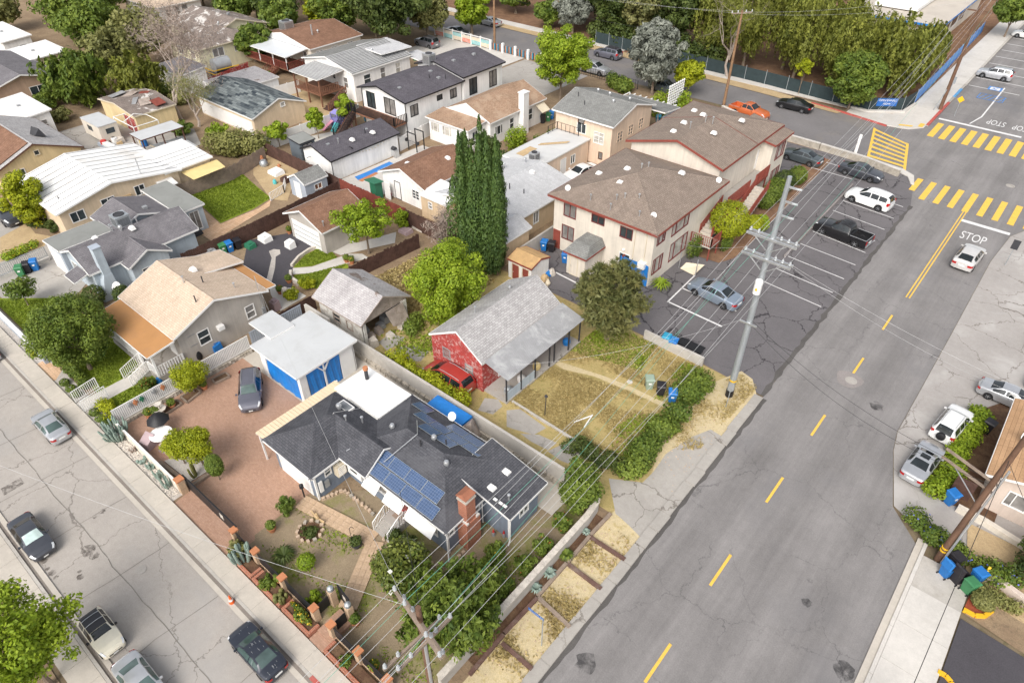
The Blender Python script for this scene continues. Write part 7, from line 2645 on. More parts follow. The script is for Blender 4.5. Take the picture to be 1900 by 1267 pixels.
panel_fence('white vinyl panel fence beside the play yard',[(-71.5,39.8),(-71.2,54.0)],1.65,'t_white')
panel_fence('white vinyl panel fence left of the timber deck',[(-85.2,49.4),(-84.6,54.6)],1.65,'t_white')
panel_fence('white wall panels beside the gym equipment',[(-59.3,50.2),(-60.0,56.2)],1.7,'t_white')
panel_fence('red corrugated panel fence behind the worn roof house',[(-96.4,47.0),(-98.4,55.4)],1.1,'w_oldred')
panel_fence('white wall at the street end of peach house',[(-41.5,82.0),(-36.4,82.5),(-36.2,74.4)],1.5,'t_white')
solid_wall('cream block wall between apartment block and neighbour',[(-33.3,40.9),(-33.5,57.0)],1.5,.18,'w_block','block_wall')
solid_wall('concrete block wall between dry yard and parking lot',[(-18.8,38.55),(-13.7,38.5)],.85,.2,'w_block','block_wall')
solid_wall('low rubble wall between parking lot and far street',[(-21.5,82.4),(-16.0,82.0),(-12.2,81.0)],.75,.3,'m_stone','rubble_wall',cap='m_concrete_pale',capw=.34,cap_piece=1.8)
solid_wall('rubble retaining wall beside upper end of apartment block',[(-36,86),(-27,82.6),(-21.6,82.4)],.75,.3,'m_stone','rubble_wall',cap='m_concrete_pale',capw=.34,cap_piece=1.8)
solid_wall('low concrete wheel stop wall heading the parking stalls',[(-15.1,57.0),(-15.3,75.4)],.3,.16,'m_patch','stop_wall')
solid_wall('curved stone wall edging the upper round lawn',[(-48.5,26.9),(-49.2,28.2),(-49.5,29.6),(-49.2,31.3)],.3,.22,'m_stone_pale','garden_wall')
solid_wall('curved stone wall edging the lower round lawn',[(-47.6,26.2),(-46.8,25.6),(-45.6,25.5)],.45,.22,'m_stone_pale','garden_wall')
T=thing('steel_fence','white steel railing round the terrace steps','fence',(-58,31,0))
railing(T,[(-60.55,33.06,0),(-60.99,35.07,0),(-62.19,36.11,0)],.9,'t_white',.2,.02)
# mural fence and striped fence of the upper drive
T=thing('mural_fence','white lattice fence with painted orange and teal mural panels','fence',(-83,85,0))
for k in range(6):
 x=-89.6+k*2.1
 piece('post','t_white',T,x,86.3,0,.2,.2,1.7)
 if k<6:
  piece('panel',('t_orange','t_teal','r_panelcream')[k%3],T,x+1.05,86.3,.2,1.85,.04,.6)
  piece('panel',('t_cream','r_panelcream','t_teal')[k%3],T,x+1.05,86.3,.8,1.85,.04,.5)
  m=MB()
  for j in range(6):
   m.beam((x+.15+j*.3,86.22,.2),(x+.55+j*.26,86.22,1.45),.03,.03)
   m.beam((x+.55+j*.26,86.2,.2),(x+.15+j*.3,86.2,1.45),.03,.03)
  m.build('lattice','t_white',T)
piece('rail','t_white',T,-83.3,86.3,1.5,12.6,.12,.1)
T=thing('striped_fence','low fence of coloured vertical slats between white pillars','fence',(-70,86,0))
for k in range(5):
 x=-77+k*2.6
 piece('pillar','t_white',T,x,86.4,0,.35,.35,1.5)
 for j in range(9):
  piece('slat',('w_navy','t_terracotta','b_teal')[j%3],T,x+.35+j*.24,86.4,.15,.16,.04,1.0)
T=thing('iron_fence','thin dark iron fence behind the bright green tree','fence',(-56,86,0))
railing(T,[(-60,86.2,0),(-49,86.0,0)],1.2,'t_dark',.4,.02)
# screened chain-link fence of the school
T=thing('school_fence','dark green screened chain link fence along the far street','fence',(-40,98.5,0))
fp=[(-66,100.2),(-58,99.9),(-36,99.3),(-26,98.6),(-21.2,98.5),(-17.8,101.1),(-17.3,105),(-17.5,116),(-18.2,148)]
for p,q in zip(fp,fp[1:]):
 L=math.dist(p,q)
 a=math.atan2(q[1]-p[1],q[0]-p[0])
 n=max(1,round(L/3))
 for k in range(n):
  f=(k+.5)/n
  blue=p[1]>104
  piece('screen','w_screen' if not blue else 'tarp',T,p[0]+(q[0]-p[0])*f,p[1]+(q[1]-p[1])*f,.1,L/n,.03,1.75,a)
  m=MB()
  m.cyl(p[0]+(q[0]-p[0])*k/n,p[1]+(q[1]-p[1])*k/n,0,2.1,.04,n=6)
  m.build('post','t_steel',T)
b=MB()
b.prism([(-23.3,98.3),(-21.2,98.2),(-17.6,100.9),(-17.2,104.8),(-16.9,104.8),(-17.2,100.6),(-21.0,97.8),(-23.3,97.9)],0,.35)
tag(b.build('fence_plinth','m_concrete_pale'),'curved pale concrete kerb wall below the school fence corner','wall')
T=thing('banner','blue school banner with white lettering on the corner fence','banner',(-19.6,99.5,.8))
a=math.atan2(101.1-98.5,-17.8+21.2)
piece('cloth','t_signblue',T,-19.5,99.72,.75,2.6,.02,1.0,a)
rt=Matrix.Rotation(a,3,'Z') @ Matrix.Rotation(math.pi/2,3,'X')
text('lettering','OPEN ENROLL','t_white',(-19.47,99.69,1.5),.34,rt,T)
text('lettering','NOW','t_white',(-19.47,99.69,1.05),.34,rt,T)
# street-front fence of the corner house: brick pillars with caps, black screen panels, gates
T=thing('front_fence','black screened fence between tan pillars with terracotta caps','fence',(-22,7.5,0))
PX=(-26.9,-24.8,-22.3,-19.6)
PX2=(-18.2,-16.1,-14.0)
for x in PX+PX2:
 piece('pillar','m_pathtile',T,x,7.5,0,.34,.34,1.15)
 piece('pillar_cap','t_terracotta',T,x,7.5,1.15,.42,.42,.09)
for xs_ in (PX,PX2):
 for p,q in zip(xs_,xs_[1:]):
  piece('screen_panel','t_black',T,(p+q)/2,7.5,.2,q-p-.36,.03,.95)
  piece('plinth','m_pathtile',T,(p+q)/2,7.5,0,q-p-.34,.1,.19)
for x,y0_,y1_ in ((-19.6,7.67,8.5),(-18.2,7.67,8.5)):
 piece('screen_panel','t_black',T,x,(y0_+y1_)/2,.3,.03,y1_-y0_-.2,.85)
for i,x in enumerate((-19.6,-18.2)):
 piece('pillar','m_pathtile',T,x,8.65,0,.34,.34,1.35)
 m=MB()
 m.lathe(x,8.65,[(.14,1.35),(.19,1.45),(.17,1.6),(.05,1.7)],10)
 m.build('globe','t_steel',T)
T=thing('walk_gate','black arched garden gate with pale emblem, standing open','gate',(-18.9,8.7,0))
piece('leaf','t_black',T,-18.95,8.95,.1,1.15,.04,1.35,R(-8))
piece('top_bar','t_black',T,-18.95,8.95,1.46,1.15,.08,.06,R(-8))
piece('emblem','m_stone_pale',T,-18.93,8.92,.75,.3,.02,.35,R(-8))
T=thing('driveway_gate','long black sliding gate with pale emblem across the brick driveway','gate',(-29.8,7.7,0))
for k in range(4):
 piece('gate_panel','t_black',T,-31.9+k*1.42,7.72,.12,1.38,.04,1.1)
piece('top_rail','t_black',T,-29.8,7.72,1.24,5.8,.08,.06)
piece('emblem','m_stone_pale',T,-28.6,7.69,.55,.35,.02,.4)
T=thing('gate_pillar','brick topped pillar at the left end of the sliding gate','pillar',(-32.6,7.4,0))
piece('shaft','m_pathtile',T,-32.6,7.4,0,.4,.4,1.2)
piece('cap','t_terracotta',T,-32.6,7.4,1.2,.5,.5,.1)
# planters by the sidewalk
for i,(x0_,x1_) in enumerate(((-26.2,-24.2),(-24.1,-21.6),(-21.4,-19.1),(-17.9,-12.8))):
 T=thing('brick_planter',('brick edged planter beside the sliding gate','brick edged planter with small shrubs under the black fence','brick edged planter full of yellow flowers','brick edged planter right of the entry steps')[i],'planter',(x0_,6.6,0),0,'street planters')
 for a0_,a1_,b0_,b1_ in ((x0_,x1_,6.58,6.74),(x0_,x0_+.16,6.745,7.3),(x1_-.16,x1_,6.745,7.3)):
  part('brick_edge','m_brick',T,'box',a0_,a1_,b0_,b1_,0,.32)
 part('soil','m_soil',T,'box',x0_+.17,x1_-.17,6.75,7.3,.05,.24)
T=thing('entry_steps','pinkish brick entry steps up from the sidewalk to the gate','steps',(-18.6,7,0))
for k in range(3):
 part('tread','m_driveway',T,'box',-19.05,-17.95,6.55+k*.55,8.6,.02+k*.08,.1+k*.08)
# walkway: every slab
rngw=random.Random(8)
T=thing('garden_walk','tan stone slab walk from gate to porch and driveway','path',(-20,11,0))

def slab_walk(a,c,w,nx,ny):
 d=Vector((c[0]-a[0],c[1]-a[1],0))
 L=d.length
 ang=math.atan2(d.y,d.x)
 d.normalize()
 s=Vector((-d.y,d.x,0))
 for i in range(nx):
  for j in range(ny):
   p=Vector((a[0],a[1],0))+d*(L*(i+.5)/nx)+s*(w*((j+.5)/ny-.5))
   piece('slab','m_pathtile',T,p.x,p.y,.03,L/nx-.012,w/ny-.012,.09+rngw.uniform(-.004,.004),ang)

slab_walk((-18.85,8.9),(-20.85,12.6),1.05,9,3)
slab_walk((-26.5,11.55),(-21.0,12.62),1.0,12,3)
# timbers of the verge
for i,(y,ln,mt_) in enumerate(((20.8,2.35,'wood_tie'),(18.5,2.35,'wood_tie'),(15.75,2.3,'wood_grey'),(12.7,2.0,'wood_tie'))):
 T=piece('railway_tie',mt_,None,-10.35,y,.0,ln,.22,.17,R((1,-2,-6,-1)[i]))
 tag(T,('dark railway tie across the verge nearest the concrete apron','dark railway tie across the verge, second from the apron','pale weathered tie across the verge beside the street sign','dark railway tie across the verge at the bottom')[i],'timber','railway ties on the verge')
for i,(ya,yb,mt_) in enumerate(((20.9,22.9,'wood_grey'),(18.6,20.8,'wood_grey'),(15.9,18.5,'wood_grey'),(13.2,15.8,'wood_tie'),(10.5,13.1,'wood_tie'))):
 T=piece('edging_timber',mt_,None,-11.55,(ya+yb)/2,0,.2,yb-ya,.2,R((-2,1,0,-2,1)[i]))
 tag(T,('edging timber at the driveway end of the planting strip','edging timber beside the pale agave','edging timber beside the dark green yucca','edging timber near the street sign','edging timber at the bottom of the verge')[i],'timber','timbers edging the planting strip')

# ================================================================ PLANTS
cypress('tall dark cypress, left of the three behind the red house',-35.8,36.8,13.2,1.5,21)
cypress('tall dark cypress, middle and tallest of the three behind the red house',-34.6,37.3,14.2,1.55,22)
cypress('tall dark cypress, right of the three behind the red house',-33.5,37.9,13.3,1.5,23)
tree('big yellow green bushy tree left of the red house roof',-31.9,30.2,7.5,3.2,'l_bright',24000,.13,z0=.3,k=48,lr=(.22,.34),trunk=.14,seed=1)
tree('airy light green tree in front of the brown garage',-44.9,32.9,5.4,3.1,'l_bright',5200,.17,z0=1.9,k=30,lr=(.18,.32),trunk=.11,seed=2,shell=.35)
pine('rounded bushy pine beside the porch of the red house',-21.0,36.6,7.5,2.9)
tree('clipped round green tree on the front lawn of tan house',-48.5,8.9,6.4,3.0,'l_green',22000,.115,z0=.8,k=70,lr=(.19,.26),trunk=.15,seed=3,even=True)
shrub('yellow green round citrus tree in the driveway planter',-33.6,9.3,3.3,1.05,'l_yellow',9000,.085,z0=.9,k=26,name='citrus_tree',cat='tree',seed=4)
shrub('smaller yellow green citrus tree beside the table',-34.6,8.6,2.9,.95,'l_yellow',7000,.085,z0=.8,k=22,name='citrus_tree',cat='tree',seed=5)
shrub('dark clipped cone topiary at the corner of driveway planter',-31.8,9.35,2.2,.5,'l_green',3000,.08,ball=True,z0=.55,name='topiary',seed=6)
shrub('lemon green tree against the white slatted fence',-40.2,12.5,2.6,1.25,'l_yellow',8000,.085,z0=.8,k=22,name='citrus_tree',cat='tree',seed=7)
tree('tall green juniper tree at the left edge by cream house',-73.6,15.4,5.9,2.1,'l_yellow',9000,.17,z0=.2,k=36,lr=(.24,.36),seed=8)
tree('leafy green street tree at the bottom left corner',-26.8,-2.9,7.0,2.9,'l_bright',12000,.125,z0=1.4,k=46,lr=(.18,.30),trunk=.14,seed=9,shell=.3)
shrub('magnolia with glossy leaves and white flowers in front yard',-17.3,11.6,3.9,1.55,'l_magnolia',6500,.14,z0=.6,k=24,name='magnolia_tree',cat='tree',seed=10,flowers=('l_white',9,.26))
weeping('feathery pepper tree at the bottom by the front wall',-13.6,11.6,4.9,2.5,'l_green',15000,31,size=.13,z0=.4,trunk=.13)
shrub('round dense green shrub tree at the end of block wall',-13.3,22.0,4.0,1.25,'l_green',7500,.12,z0=.3,k=34,name='round_shrub',seed=12)
tree('bright yellow green tree behind orange roof house',-54.4,75,10.2,4.9,'l_bright',19000,.19,z0=2.4,k=52,lr=(.17,.30),trunk=.17,seed=13,shell=.3)
tree('silvery grey eucalyptus leaning over the far street',-46.4,85.6,10.2,3.7,'l_euc',12000,.24,z0=1.2,k=44,lr=(.2,.32),trunk=.2,seed=14,aspect=2.4,droop=1.0)
tree('small yellow green round street tree by the timber pole',-42.4,88.2,4.8,2.2,'l_yellow',6500,.2,z0=1.4,k=26,seed=15)
tree('dark green rounded tree overhanging the school fence',-23.4,97.3,7.8,3.7,'l_green',13000,.24,z0=.6,k=44,lr=(.22,.34),seed=16)
tree('small staked yellow green sapling by the school fence',-30.7,98.6,5.0,1.2,'l_yellow',900,.24,z0=2.6,k=8,trunk=.05,seed=17)
tree('green street tree at the top right corner',-14.6,147.5,7.2,3.6,'l_green',7000,.32,z0=2.4,k=28,seed=18)
PEP=((-49.5,108,12.5,4.4),(-46.5,104,13,4.6),(-41.5,103.8,13.5,4.2),(-36.8,107.5,14,4.8),(-33.6,103.6,12,3.8),(-29.5,108,12.5,4.4),(-27.6,103.2,10.5,3.4),(-22.8,108.2,10.5,4.0),(-19.4,105.2,9.5,2.8),(-19.8,113,8.5,3.2),(-25.8,115,8,3.8),(-31.5,116,9.5,4.4),(-20.2,119.5,7.5,2.8))
PL=('hanging pepper tree left of the grey eucalyptus trunk','hanging pepper tree behind the forked grey trunk','hanging pepper tree right of the timber power pole','tall hanging pepper tree above the black screened fence','hanging pepper tree behind the small sapling','hanging pepper tree in second row behind sapling','low hanging pepper tree left of dark rounded tree',
  'hanging pepper tree behind the dark rounded tree','hanging pepper tree above the blue banner','hanging pepper tree before the school roof corner','hanging pepper tree at the school roof edge','hanging pepper tree touching the top edge, left of school','hanging pepper tree nearest the timber pole at school fence')
for i,(x,y,h,r) in enumerate(PEP):
 weeping(PL[i],x,y,h,r,'l_pepper',10500,50+i,group='pepper trees behind the school fence',size=.20)
FAR=((-131.5,47,11,8.2,'l_green',9000,'large spreading green tree at the top left'),(-121,44,9,5,'l_green',5000,'green tree right of the largest top left tree'),(-106.5,39.5,8,4.2,'l_olive',4500,'olive green tree behind the bare tree'),(-112,47,8.5,4.6,'l_olive',4500,'olive tree above the bare tree crown'),
  (-101,58.4,5.6,3.2,'l_green',4200,'round green tree beside worn roof house'),(-106,76,6.8,3.8,'l_yellow',5000,'yellow green tree behind the cream porch house'),(-88.8,75,13,7,'l_dark',15000,'huge dark oak behind the ribbed roof house'),(-96.5,79,12,6,'l_dark',9000,'dark oak left of the huge oak'),
  (-88.8,83.8,9,4.4,'l_olive',5500,'grey olive tree right of the huge oak'),(-85,90.6,7,3.2,'l_bright',4200,'bright green street tree by the mural fence'),(-112.5,71,8,4.4,'l_dark',5500,'dark conifer behind the cream porch house'),(-120.5,72,9,5,'l_olive',5500,'grey green conifer at the top edge'),(-113,81,9.5,5,'l_green',5500,'green tree at the top edge left of the oak'),(-104,86,11,5,'l_dark',5500,'dark tree at the top edge behind the oak'),
  (-64.5,102.6,12,4.4,'l_dark',8000,'dark pine left of the grey eucalyptus across the street'),(-58.5,102.2,13,4.4,'l_pine',8000,'dark pine behind the parked dark suv'),(-53.5,103,14,4.6,'l_dark',7000,'tall dark pine in the back row across the street'),(-72.5,102.6,6.5,3.3,'l_euc',5500,'grey green bushy tree above the far sidewalk'),(-77.5,102.6,4.6,2.8,'l_green',4000,'ivy covered bush above the far sidewalk'),(-67,116,13,6,'l_green',6000,'green tree at the top edge beyond the far street'),
  (-80,113,9,5,'l_green',5000,'green tree at the top edge above the ivy bush'),(-40,117,14,6,'l_olive',7000,'olive green tree in the back row left of the school'),(-45,122,15,6,'l_green',6000,'green tree at the top edge left of the school'),(-142,56,9,5,'l_green',4500,'green tree at the top edge beside bay window house'),(-133,74,9,5,'l_dark',4500,'dark tree at the top edge behind bay window house'),(-124,84,10,6,'l_green',5000,'green tree at the top edge behind the conifers'),
  (-148,40,7,4,'l_olive',3500,'olive tree at the far left top edge'),(-124.5,29.5,4.5,2.4,'l_green',3000,'small green tree at the far left edge'))
FAR+=((-70,107,12,5,'l_dark',5000,'dark tree behind the grey green bushy tree'),(-63,109,13,5,'l_pine',5000,'dark pine in second row beyond the far street'),(-56,109,14,5.5,'l_green',5000,'green tree in second row beyond the far street'),(-76,109,8,4.5,'l_olive',4000,'olive tree at the top edge above the far sidewalk'),
  (-88,106,6,4,'l_green',4000,'green garden tree above the far sidewalk'),(-96,106,7,5,'l_olive',4000,'olive garden tree at the top edge'),(-137,71,8,5,'l_green',4000,'green tree at the top edge left of the conifers'),
  (-118,67,8,4.4,'l_green',4000,'green tree behind the worn roof house'),(-107,68,6.5,3.6,'l_green',3500,'green tree left of the brown porch house roof'),(-100,74,9,4.6,'l_green',4500,'green tree behind the brown porch house roof'))
for i,(x,y,h,r,lf,n,lb) in enumerate(FAR):
 tree(lb,x,y,h,r,lf,n,.36 if lf!='l_dark' else .34,z0=h*.16,k=34,lr=(.22,.36),trunk=.25,seed=60+i,group='trees at the far edge')
weeping('willowy green tree left of the derelict garage',-103,33,7.2,4.4,'l_green',11000,90,size=.26,z0=.5,name='willow_tree')
weeping('willowy olive tree behind the derelict garage',-97.5,38.5,6.5,3.4,'l_pepper',6000,91,size=.26,z0=.6,name='willow_tree')
bare_tree('large pale bare tree behind the derelict garage',-88.0,38.6,12.5,7,5,twigs=6500)
bare_tree('smaller half bare tree beside patchwork garage',-84.2,38.8,6.5,4,6,leaf='l_olive',twigs=1500)
bare_tree('pale bare street tree by the mural fence',-91.6,89.3,9,5,7)
bare_tree('pale forked trunk tree before the school fence',-41.5,98.8,13,6,8,leaf='l_pepper',twigs=5000)
bare_tree('dry bare shrub against the dark fence by the cypresses',-39.3,36.6,4.2,2.4,9,twigs=1600)
hedge('feathery pale bamboo clump behind the back lawn',[(-74.2,36.0),(-70.2,39.6)],3.2,3.2,'l_bamboo',130,.22,'bamboo','bamboo',seed=1)
for i,(x,y) in enumerate(((-71.0,41.6),(-69.6,46.2),(-69.4,50.6))):
 tree(('young bright tree left along the white vinyl fence','young bright tree in the middle of the play yard','young bright tree beside the balcony stairs')[i],x,y,(3.4,4.2,4.4)[i],(1.3,1.1,1.3)[i],'l_bright',1500,.22,z0=1.0,k=10,trunk=.06,seed=95+i,group='young trees by the vinyl fence')
tree('wispy dark shrub tree in front of orange roof house',-47.6,52.6,4.4,2.2,'l_dark',2600,.22,z0=.6,k=16,lr=(.2,.36),seed=99)
hedge('dark shrubbery behind the left end of school fence',[(-67,102.2),(-56,102),(-44,101.4)],3.4,4.2,'l_dark',45,.32,'shrubbery','shrub',seed=41)
hedge('tall clipped green hedge beside the white chimney',[(-49.4,58.8),(-48.6,61.2)],1.5,2.8,'l_bright',200,.16,seed=2)
hedge('leafy bushes between bins and peach house',[(-47.4,61.5),(-46.6,66.5)],1.4,1.6,'l_green',160,.18,seed=3)
hedge('climbing plants over the white pergola',[(-41.5,78.5),(-38.2,81.5)],1.8,3.6,'l_bright',150,.2,'climbing_plant','plant',seed=4)
hedge('orange flowered vine by the white street wall',[(-38.2,75.5),(-37.2,80.5)],1.2,2.0,'l_green',160,.2,'flowering_vine','plant',seed=5)
hedge('green bushes behind the thin iron fence',[(-52.5,84.5),(-48.5,83.5)],2.4,2.2,'l_green',140,.22,seed=6)
for i,(x,y,h,r,lf) in enumerate(((-99.5,28.6,1.6,1.3,'l_olive'),(-97.6,41.2,2.4,1.8,'l_green'),(-93.2,41.6,1.8,1.5,'l_olive'),(-83.6,36.4,1.5,1.3,'l_green'),(-79.4,38.6,1.6,1.4,'l_bright'),(-93.0,54.0,1.4,1.2,'l_green'),(-104,47.6,2.2,1.8,'l_green'),(-110,37,1.8,1.6,'l_bright'))):
 shrub(('olive weed bush beside the old trailer','green bush left of the bare tree','olive bush behind the derelict garage','green bush between the two bare trees','bright bush below the patchwork garage','green bush beside red timber stairs','green bush left of the grey roofed outbuilding','bright bush behind tan bungalow')[i],x,y,h,r,lf,1200,.2,seed=200+i,group='bushes in the far yards')
# dry lot hedges
hedge('long overgrown green hedge along the dry yard front',[(-12.2,26.4),(-12.6,29),(-12.5,33.2)],1.9,1.5,'l_green',300,.14,seed=7)
hedge('overgrown green hedge by the steel pole',[(-13.2,34.6),(-12.6,37.4)],2.3,1.7,'l_green',300,.14,seed=8)
hedge('low dark bush at the corner of dry yard',[(-16.1,25.9),(-14.2,25.7),(-12.4,26.2)],1.3,1.1,'l_dark',300,.12,seed=9)
hedge('yellow green clipped hedge between block wall and red van',[(-31.2,23.75),(-24.2,23.6)],1.2,1.75,'l_yellow',340,.11,seed=10)
hedge('weedy growth at the weathered garage front',[(-34.2,28.3),(-32.6,26.6)],1.6,1.1,'l_green',220,.13,seed=11)
hedge('ivy hedge beside the two silver and white parked cars',[(3.42,46.16,0),(3.33,42.81,0),(3.24,39.72,0),(2.56,36.49,0)],1.5,1.1,'l_bright',320,.12,'ivy_hedge','hedge',seed=12)
hedge('vine bank with blue flowers around the right timber pole',[(2.59,33.93,0),(3.69,33.24,0),(4.69,33.11,0),(6.31,33.2,0),(8.57,33.12,0)],1.5,1.1,'l_green',320,.12,'flowering_vine','hedge',seed=13,flowers=('l_blueflower',150,.11))
hedge('variegated low hedge above the yellow kerb',[(6.4,31.51,0),(8.84,31.58,0)],1.0,.7,'l_bamboo',340,.1,seed=14)
shrub('round variegated shrub inside the yellow kerb',(6.81,30.69,0)[0],(6.81,30.69,0)[1],.95,.55,'l_olive',1700,.09,ball=True,seed=15)
tree('bushy green shrub at the right edge under the power pole',9.2,34.6,2.6,2.2,'l_dark',6000,.15,z0=.1,k=22,seed=16)
# apartment planting
for i,(x,y,h,r,lf,lb) in enumerate(((-20.3,55.3,4.5,1.7,'l_yellow','large clipped globe topiary beside the apartment stairs'),(-19.2,58.8,2.0,.85,'l_yellow','clipped low topiary right of the large globe'),(-20.6,64.6,2.2,1.0,'l_green','round shrub left of pair at apartment wall'),(-20.4,66.6,2.6,1.1,'l_green','round shrub in the middle of apartment planting'),(-20.6,69.2,2.4,1.1,'l_dark','dark round shrub at upper end of apartment'),(-20.2,72.0,2.0,.95,'l_green','round shrub nearest the rubble wall'),(-18.9,60.0,1.7,.7,'l_bright','small clipped cube shrub beside parking lot'))):
 shrub(lb,x,y,h,r,lf,5200 if i==0 else 2200,.12,ball=True,z0=(1.2,.7,.1,.1,.1,.1,.1)[i],seed=110+i,name='clipped_shrub',group='clipped shrubs of the apartment block')
hedge('column shaped dark shrub at the apartment corner',[(-21.6,51.2),(-21.5,51.9)],.9,2.6,'l_green',420,.11,seed=17)
hedge('hedge stub below the globe topiary',[(-20.0,54.4),(-19.6,55.3)],.7,1.5,'l_green',380,.11,seed=18)
palm('spiky green plant at the apartment wall corner',-21.4,45.5,1.0,.9,34,'l_bright','spiky_plant',width=.07)
hedge('sprig plants in the side bed by the block wall',[(-34.0,44.4),(-34.6,49.6)],.6,.5,'l_green',260,.1,'bed_plants','plant',seed=19)
# tan house front
hedge('low clipped hedge left of the street steps',[(-50.6,7.9),(-46.2,7.9)],1.0,.7,'l_green',380,.1,seed=20)
hedge('low clipped hedge right of the street steps',[(-43.8,7.7),(-41.6,7.7)],1.0,.8,'l_yellow',380,.1,seed=21)
shrub('red rose bush beside the porch',-43.1,10.6,1.1,.6,'l_green',1200,.1,flowers=('l_red',34,.12),seed=22)
for i,x in enumerate((-48.2,-47.2,-46.3,-43.5,-42.6,-41.8,-54.0,-53.2)):
 shrub(('small round ball shrub, leftmost before the tan house hedge','small round ball shrub, second before the tan house hedge','small ball shrub just left of the street steps','small ball shrub just right of the street steps','small ball shrub under the yellow green hedge','small ball shrub beside the blue cactus','yellowish ball shrub left in the gravel strip','yellowish ball shrub right in the gravel strip')[i],x,6.95,.5,.34,'l_green' if i<6 else 'l_yellow',500,.07,ball=True,z0=.02,seed=120+i,group='ball shrubs along the sidewalk',name='ball_shrub',stem=False)
cactus('large clump of blue columnar cactus by the wall corner',-40.2,6.95,1.4,34,.075,spread=.85,seed=3)
for i,(x,lb) in enumerate(((-38.2,'small brown tufted cactus, left in the gravel bed'),(-36.9,'small round cactus, second in the gravel bed'),(-35.9,'small prickly cactus, third in the gravel bed'),(-34.8,'prickly pear cactus in the gravel bed'),(-33.7,'tall finger cactus near the gate pillar'))):
 cactus(lb,x,6.95,(.4,.35,.5,.9,1.2)[i],(9,7,8,7,6)[i],(.06,.1,.06,.07,.07)[i],'l_agave' if i!=0 else 'l_twig',.25,8+i,group='cacti in the gravel bed')
cactus('old man cactus in the driveway planter',-33.0,8.5,1.5,3,.09,'l_olive',.3,15)
cactus('tall column cactus clump at the sliding gate',-25.6,7.0,1.7,18,.09,spread=.55,seed=16)
shrub('dense yellow green bush left of the column cactus',-26.0,7.05,1.4,.55,'l_olive',1500,.1,seed=23)
shrub('small bush in the second brick planter',-23.2,7.0,.7,.5,'l_green',800,.09,seed=24)
cactus('fat ribbed cactus clump in the third planter',-21.9,6.95,.8,9,.13,'l_olive',.35,18)
shrub('bush of yellow flowers in the third planter',-20.3,7.0,.8,.8,'l_green',1500,.09,ry=.35,flowers=('l_flower',180,.08),seed=25)
shrub('low green plant in the right hand planter',-16.6,7.0,.5,.4,'l_green',500,.09,seed=26)
# corner house yard
palm('dark sago palm inside the black fence',-24.0,8.6,.75,.7,40,'l_dark','sago_palm',width=.06)
shrub('small ball tree on the bare lawn',-22.3,9.0,1.3,.48,'l_bright',1200,.08,ball=True,z0=.45,seed=27)
shrub('bright green leafy shrub by the black fence',-20.5,8.0,.8,.45,'l_bright',800,.1,seed=28)
shrub('dark green shrub between driveway and lawn',-26.5,10.6,1.3,.6,'l_green',1300,.1,seed=29)
for i,(x,y,h,r) in enumerate(((-20.1,13.4,.9,.5),(-19.2,13.5,.9,.6),(-18.2,13.3,.9,.6))):
 shrub(('dark shrub beside the porch steps','dark shrub under the white awning','dark shrub at the front corner of the house')[i],x,y,h,r,'l_dark',900,.1,seed=130+i,group='shrubs along the house front')
shrub('round green orange tree beside the brick chimney',-14.6,15.9,1.7,.8,'l_green',2600,.1,k=16,seed=31,name='citrus_tree',cat='tree',flowers=('l_flower',10,.1))
for i,(x,y) in enumerate(((-13.2,20.2),(-13.1,18.3),(-13.0,16.7),(-13.1,15.0),(-13.0,13.9))):
 shrub(('red flowered shrub nearest the round shrub tree','red flowered shrub second along the front wall','red flowered shrub in the middle of the front wall','red flowered shrub fourth along the front wall','red flowered shrub nearest the pepper tree')[i],x,y,1.2,.62,'l_green',1500,.1,seed=140+i,flowers=('l_red',26,.07),group='shrubs inside the front wall')
cactus('tall thin column cactus beside the pepper tree',-12.6,12.8,1.9,12,.06,'l_agave',.35,27)
for i,(r_,x,y,lf,rr,w) in enumerate((('yucca',-11.85,18.9,'l_green',.5,.05),('agave',-11.9,17.4,'l_agave',.45,.07),('agave',-11.9,20.9,'l_agave',.3,.05),('agave',-11.9,16.2,'l_agave',.4,.06))):
 palm(('dark green spiky yucca ball in the planting strip','pale agave right below the yucca','small pale agave at the top of planting strip','narrow pale aloe at the bottom of planting strip')[i],x,y,rr,.35,44 if i==0 else 22,lf,r_,width=w,up=1.1,group='succulents of the planting strip',seed=40+i)
# blue-grey house yard
palm('feathery fan palm on the lawn of the blue grey house',-56.9,11.6,1.6,1.3,60,'l_olive','fan_palm',width=.05)
tree('small open fruit tree on the left lawn',-60.4,9.2,2.8,1.4,'l_green',1300,.16,z0=.8,k=12,trunk=.05,seed=150)
for i,(x,y,r,h) in enumerate(((-56.2,13.0,.85,1.8),(-54.6,14.6,.7,1.7),(-55.4,12.6,.6,1.1))):
 shrub(('round clipped shrub left of the stucco chimney','round clipped shrub right of the stucco chimney','low clipped shrub before the stucco chimney')[i],x,y,h,r,'l_dark',2000,.1,ball=True,z0=.2,seed=151+i,group='clipped shrubs by the chimney')
hedge('colourful flower bed by the steel picket fence',[(-69.43,10.95,0),(-70.07,13.82,0)],1.2,.8,'l_bright',240,.12,'flower_bed','plant',seed=30,flowers=('l_flower',60,.14))
hedge('orange flowering border below the juniper tree',[(-74.23,14.98,0),(-72.11,16.41,0)],1.3,.9,'l_dark',240,.12,'flower_bed','plant',seed=31,flowers=('t_orange' if False else 'l_flower',50,.14))
shrub('dark hedge plant at the wall of the cream house',-71.3,15.9,1.3,.7,'l_dark',1500,.12,seed=160)
shrub('rounded green citrus by the tan bungalow',-105.6,29.6,2.4,1.9,'l_green',3000,.2,seed=161)
shrub('small round bush on the lower garden lawn',(-44.68,25.78,0)[0],(-44.68,25.78,0)[1],.95,.7,'l_yellow',1600,.1,seed=162)
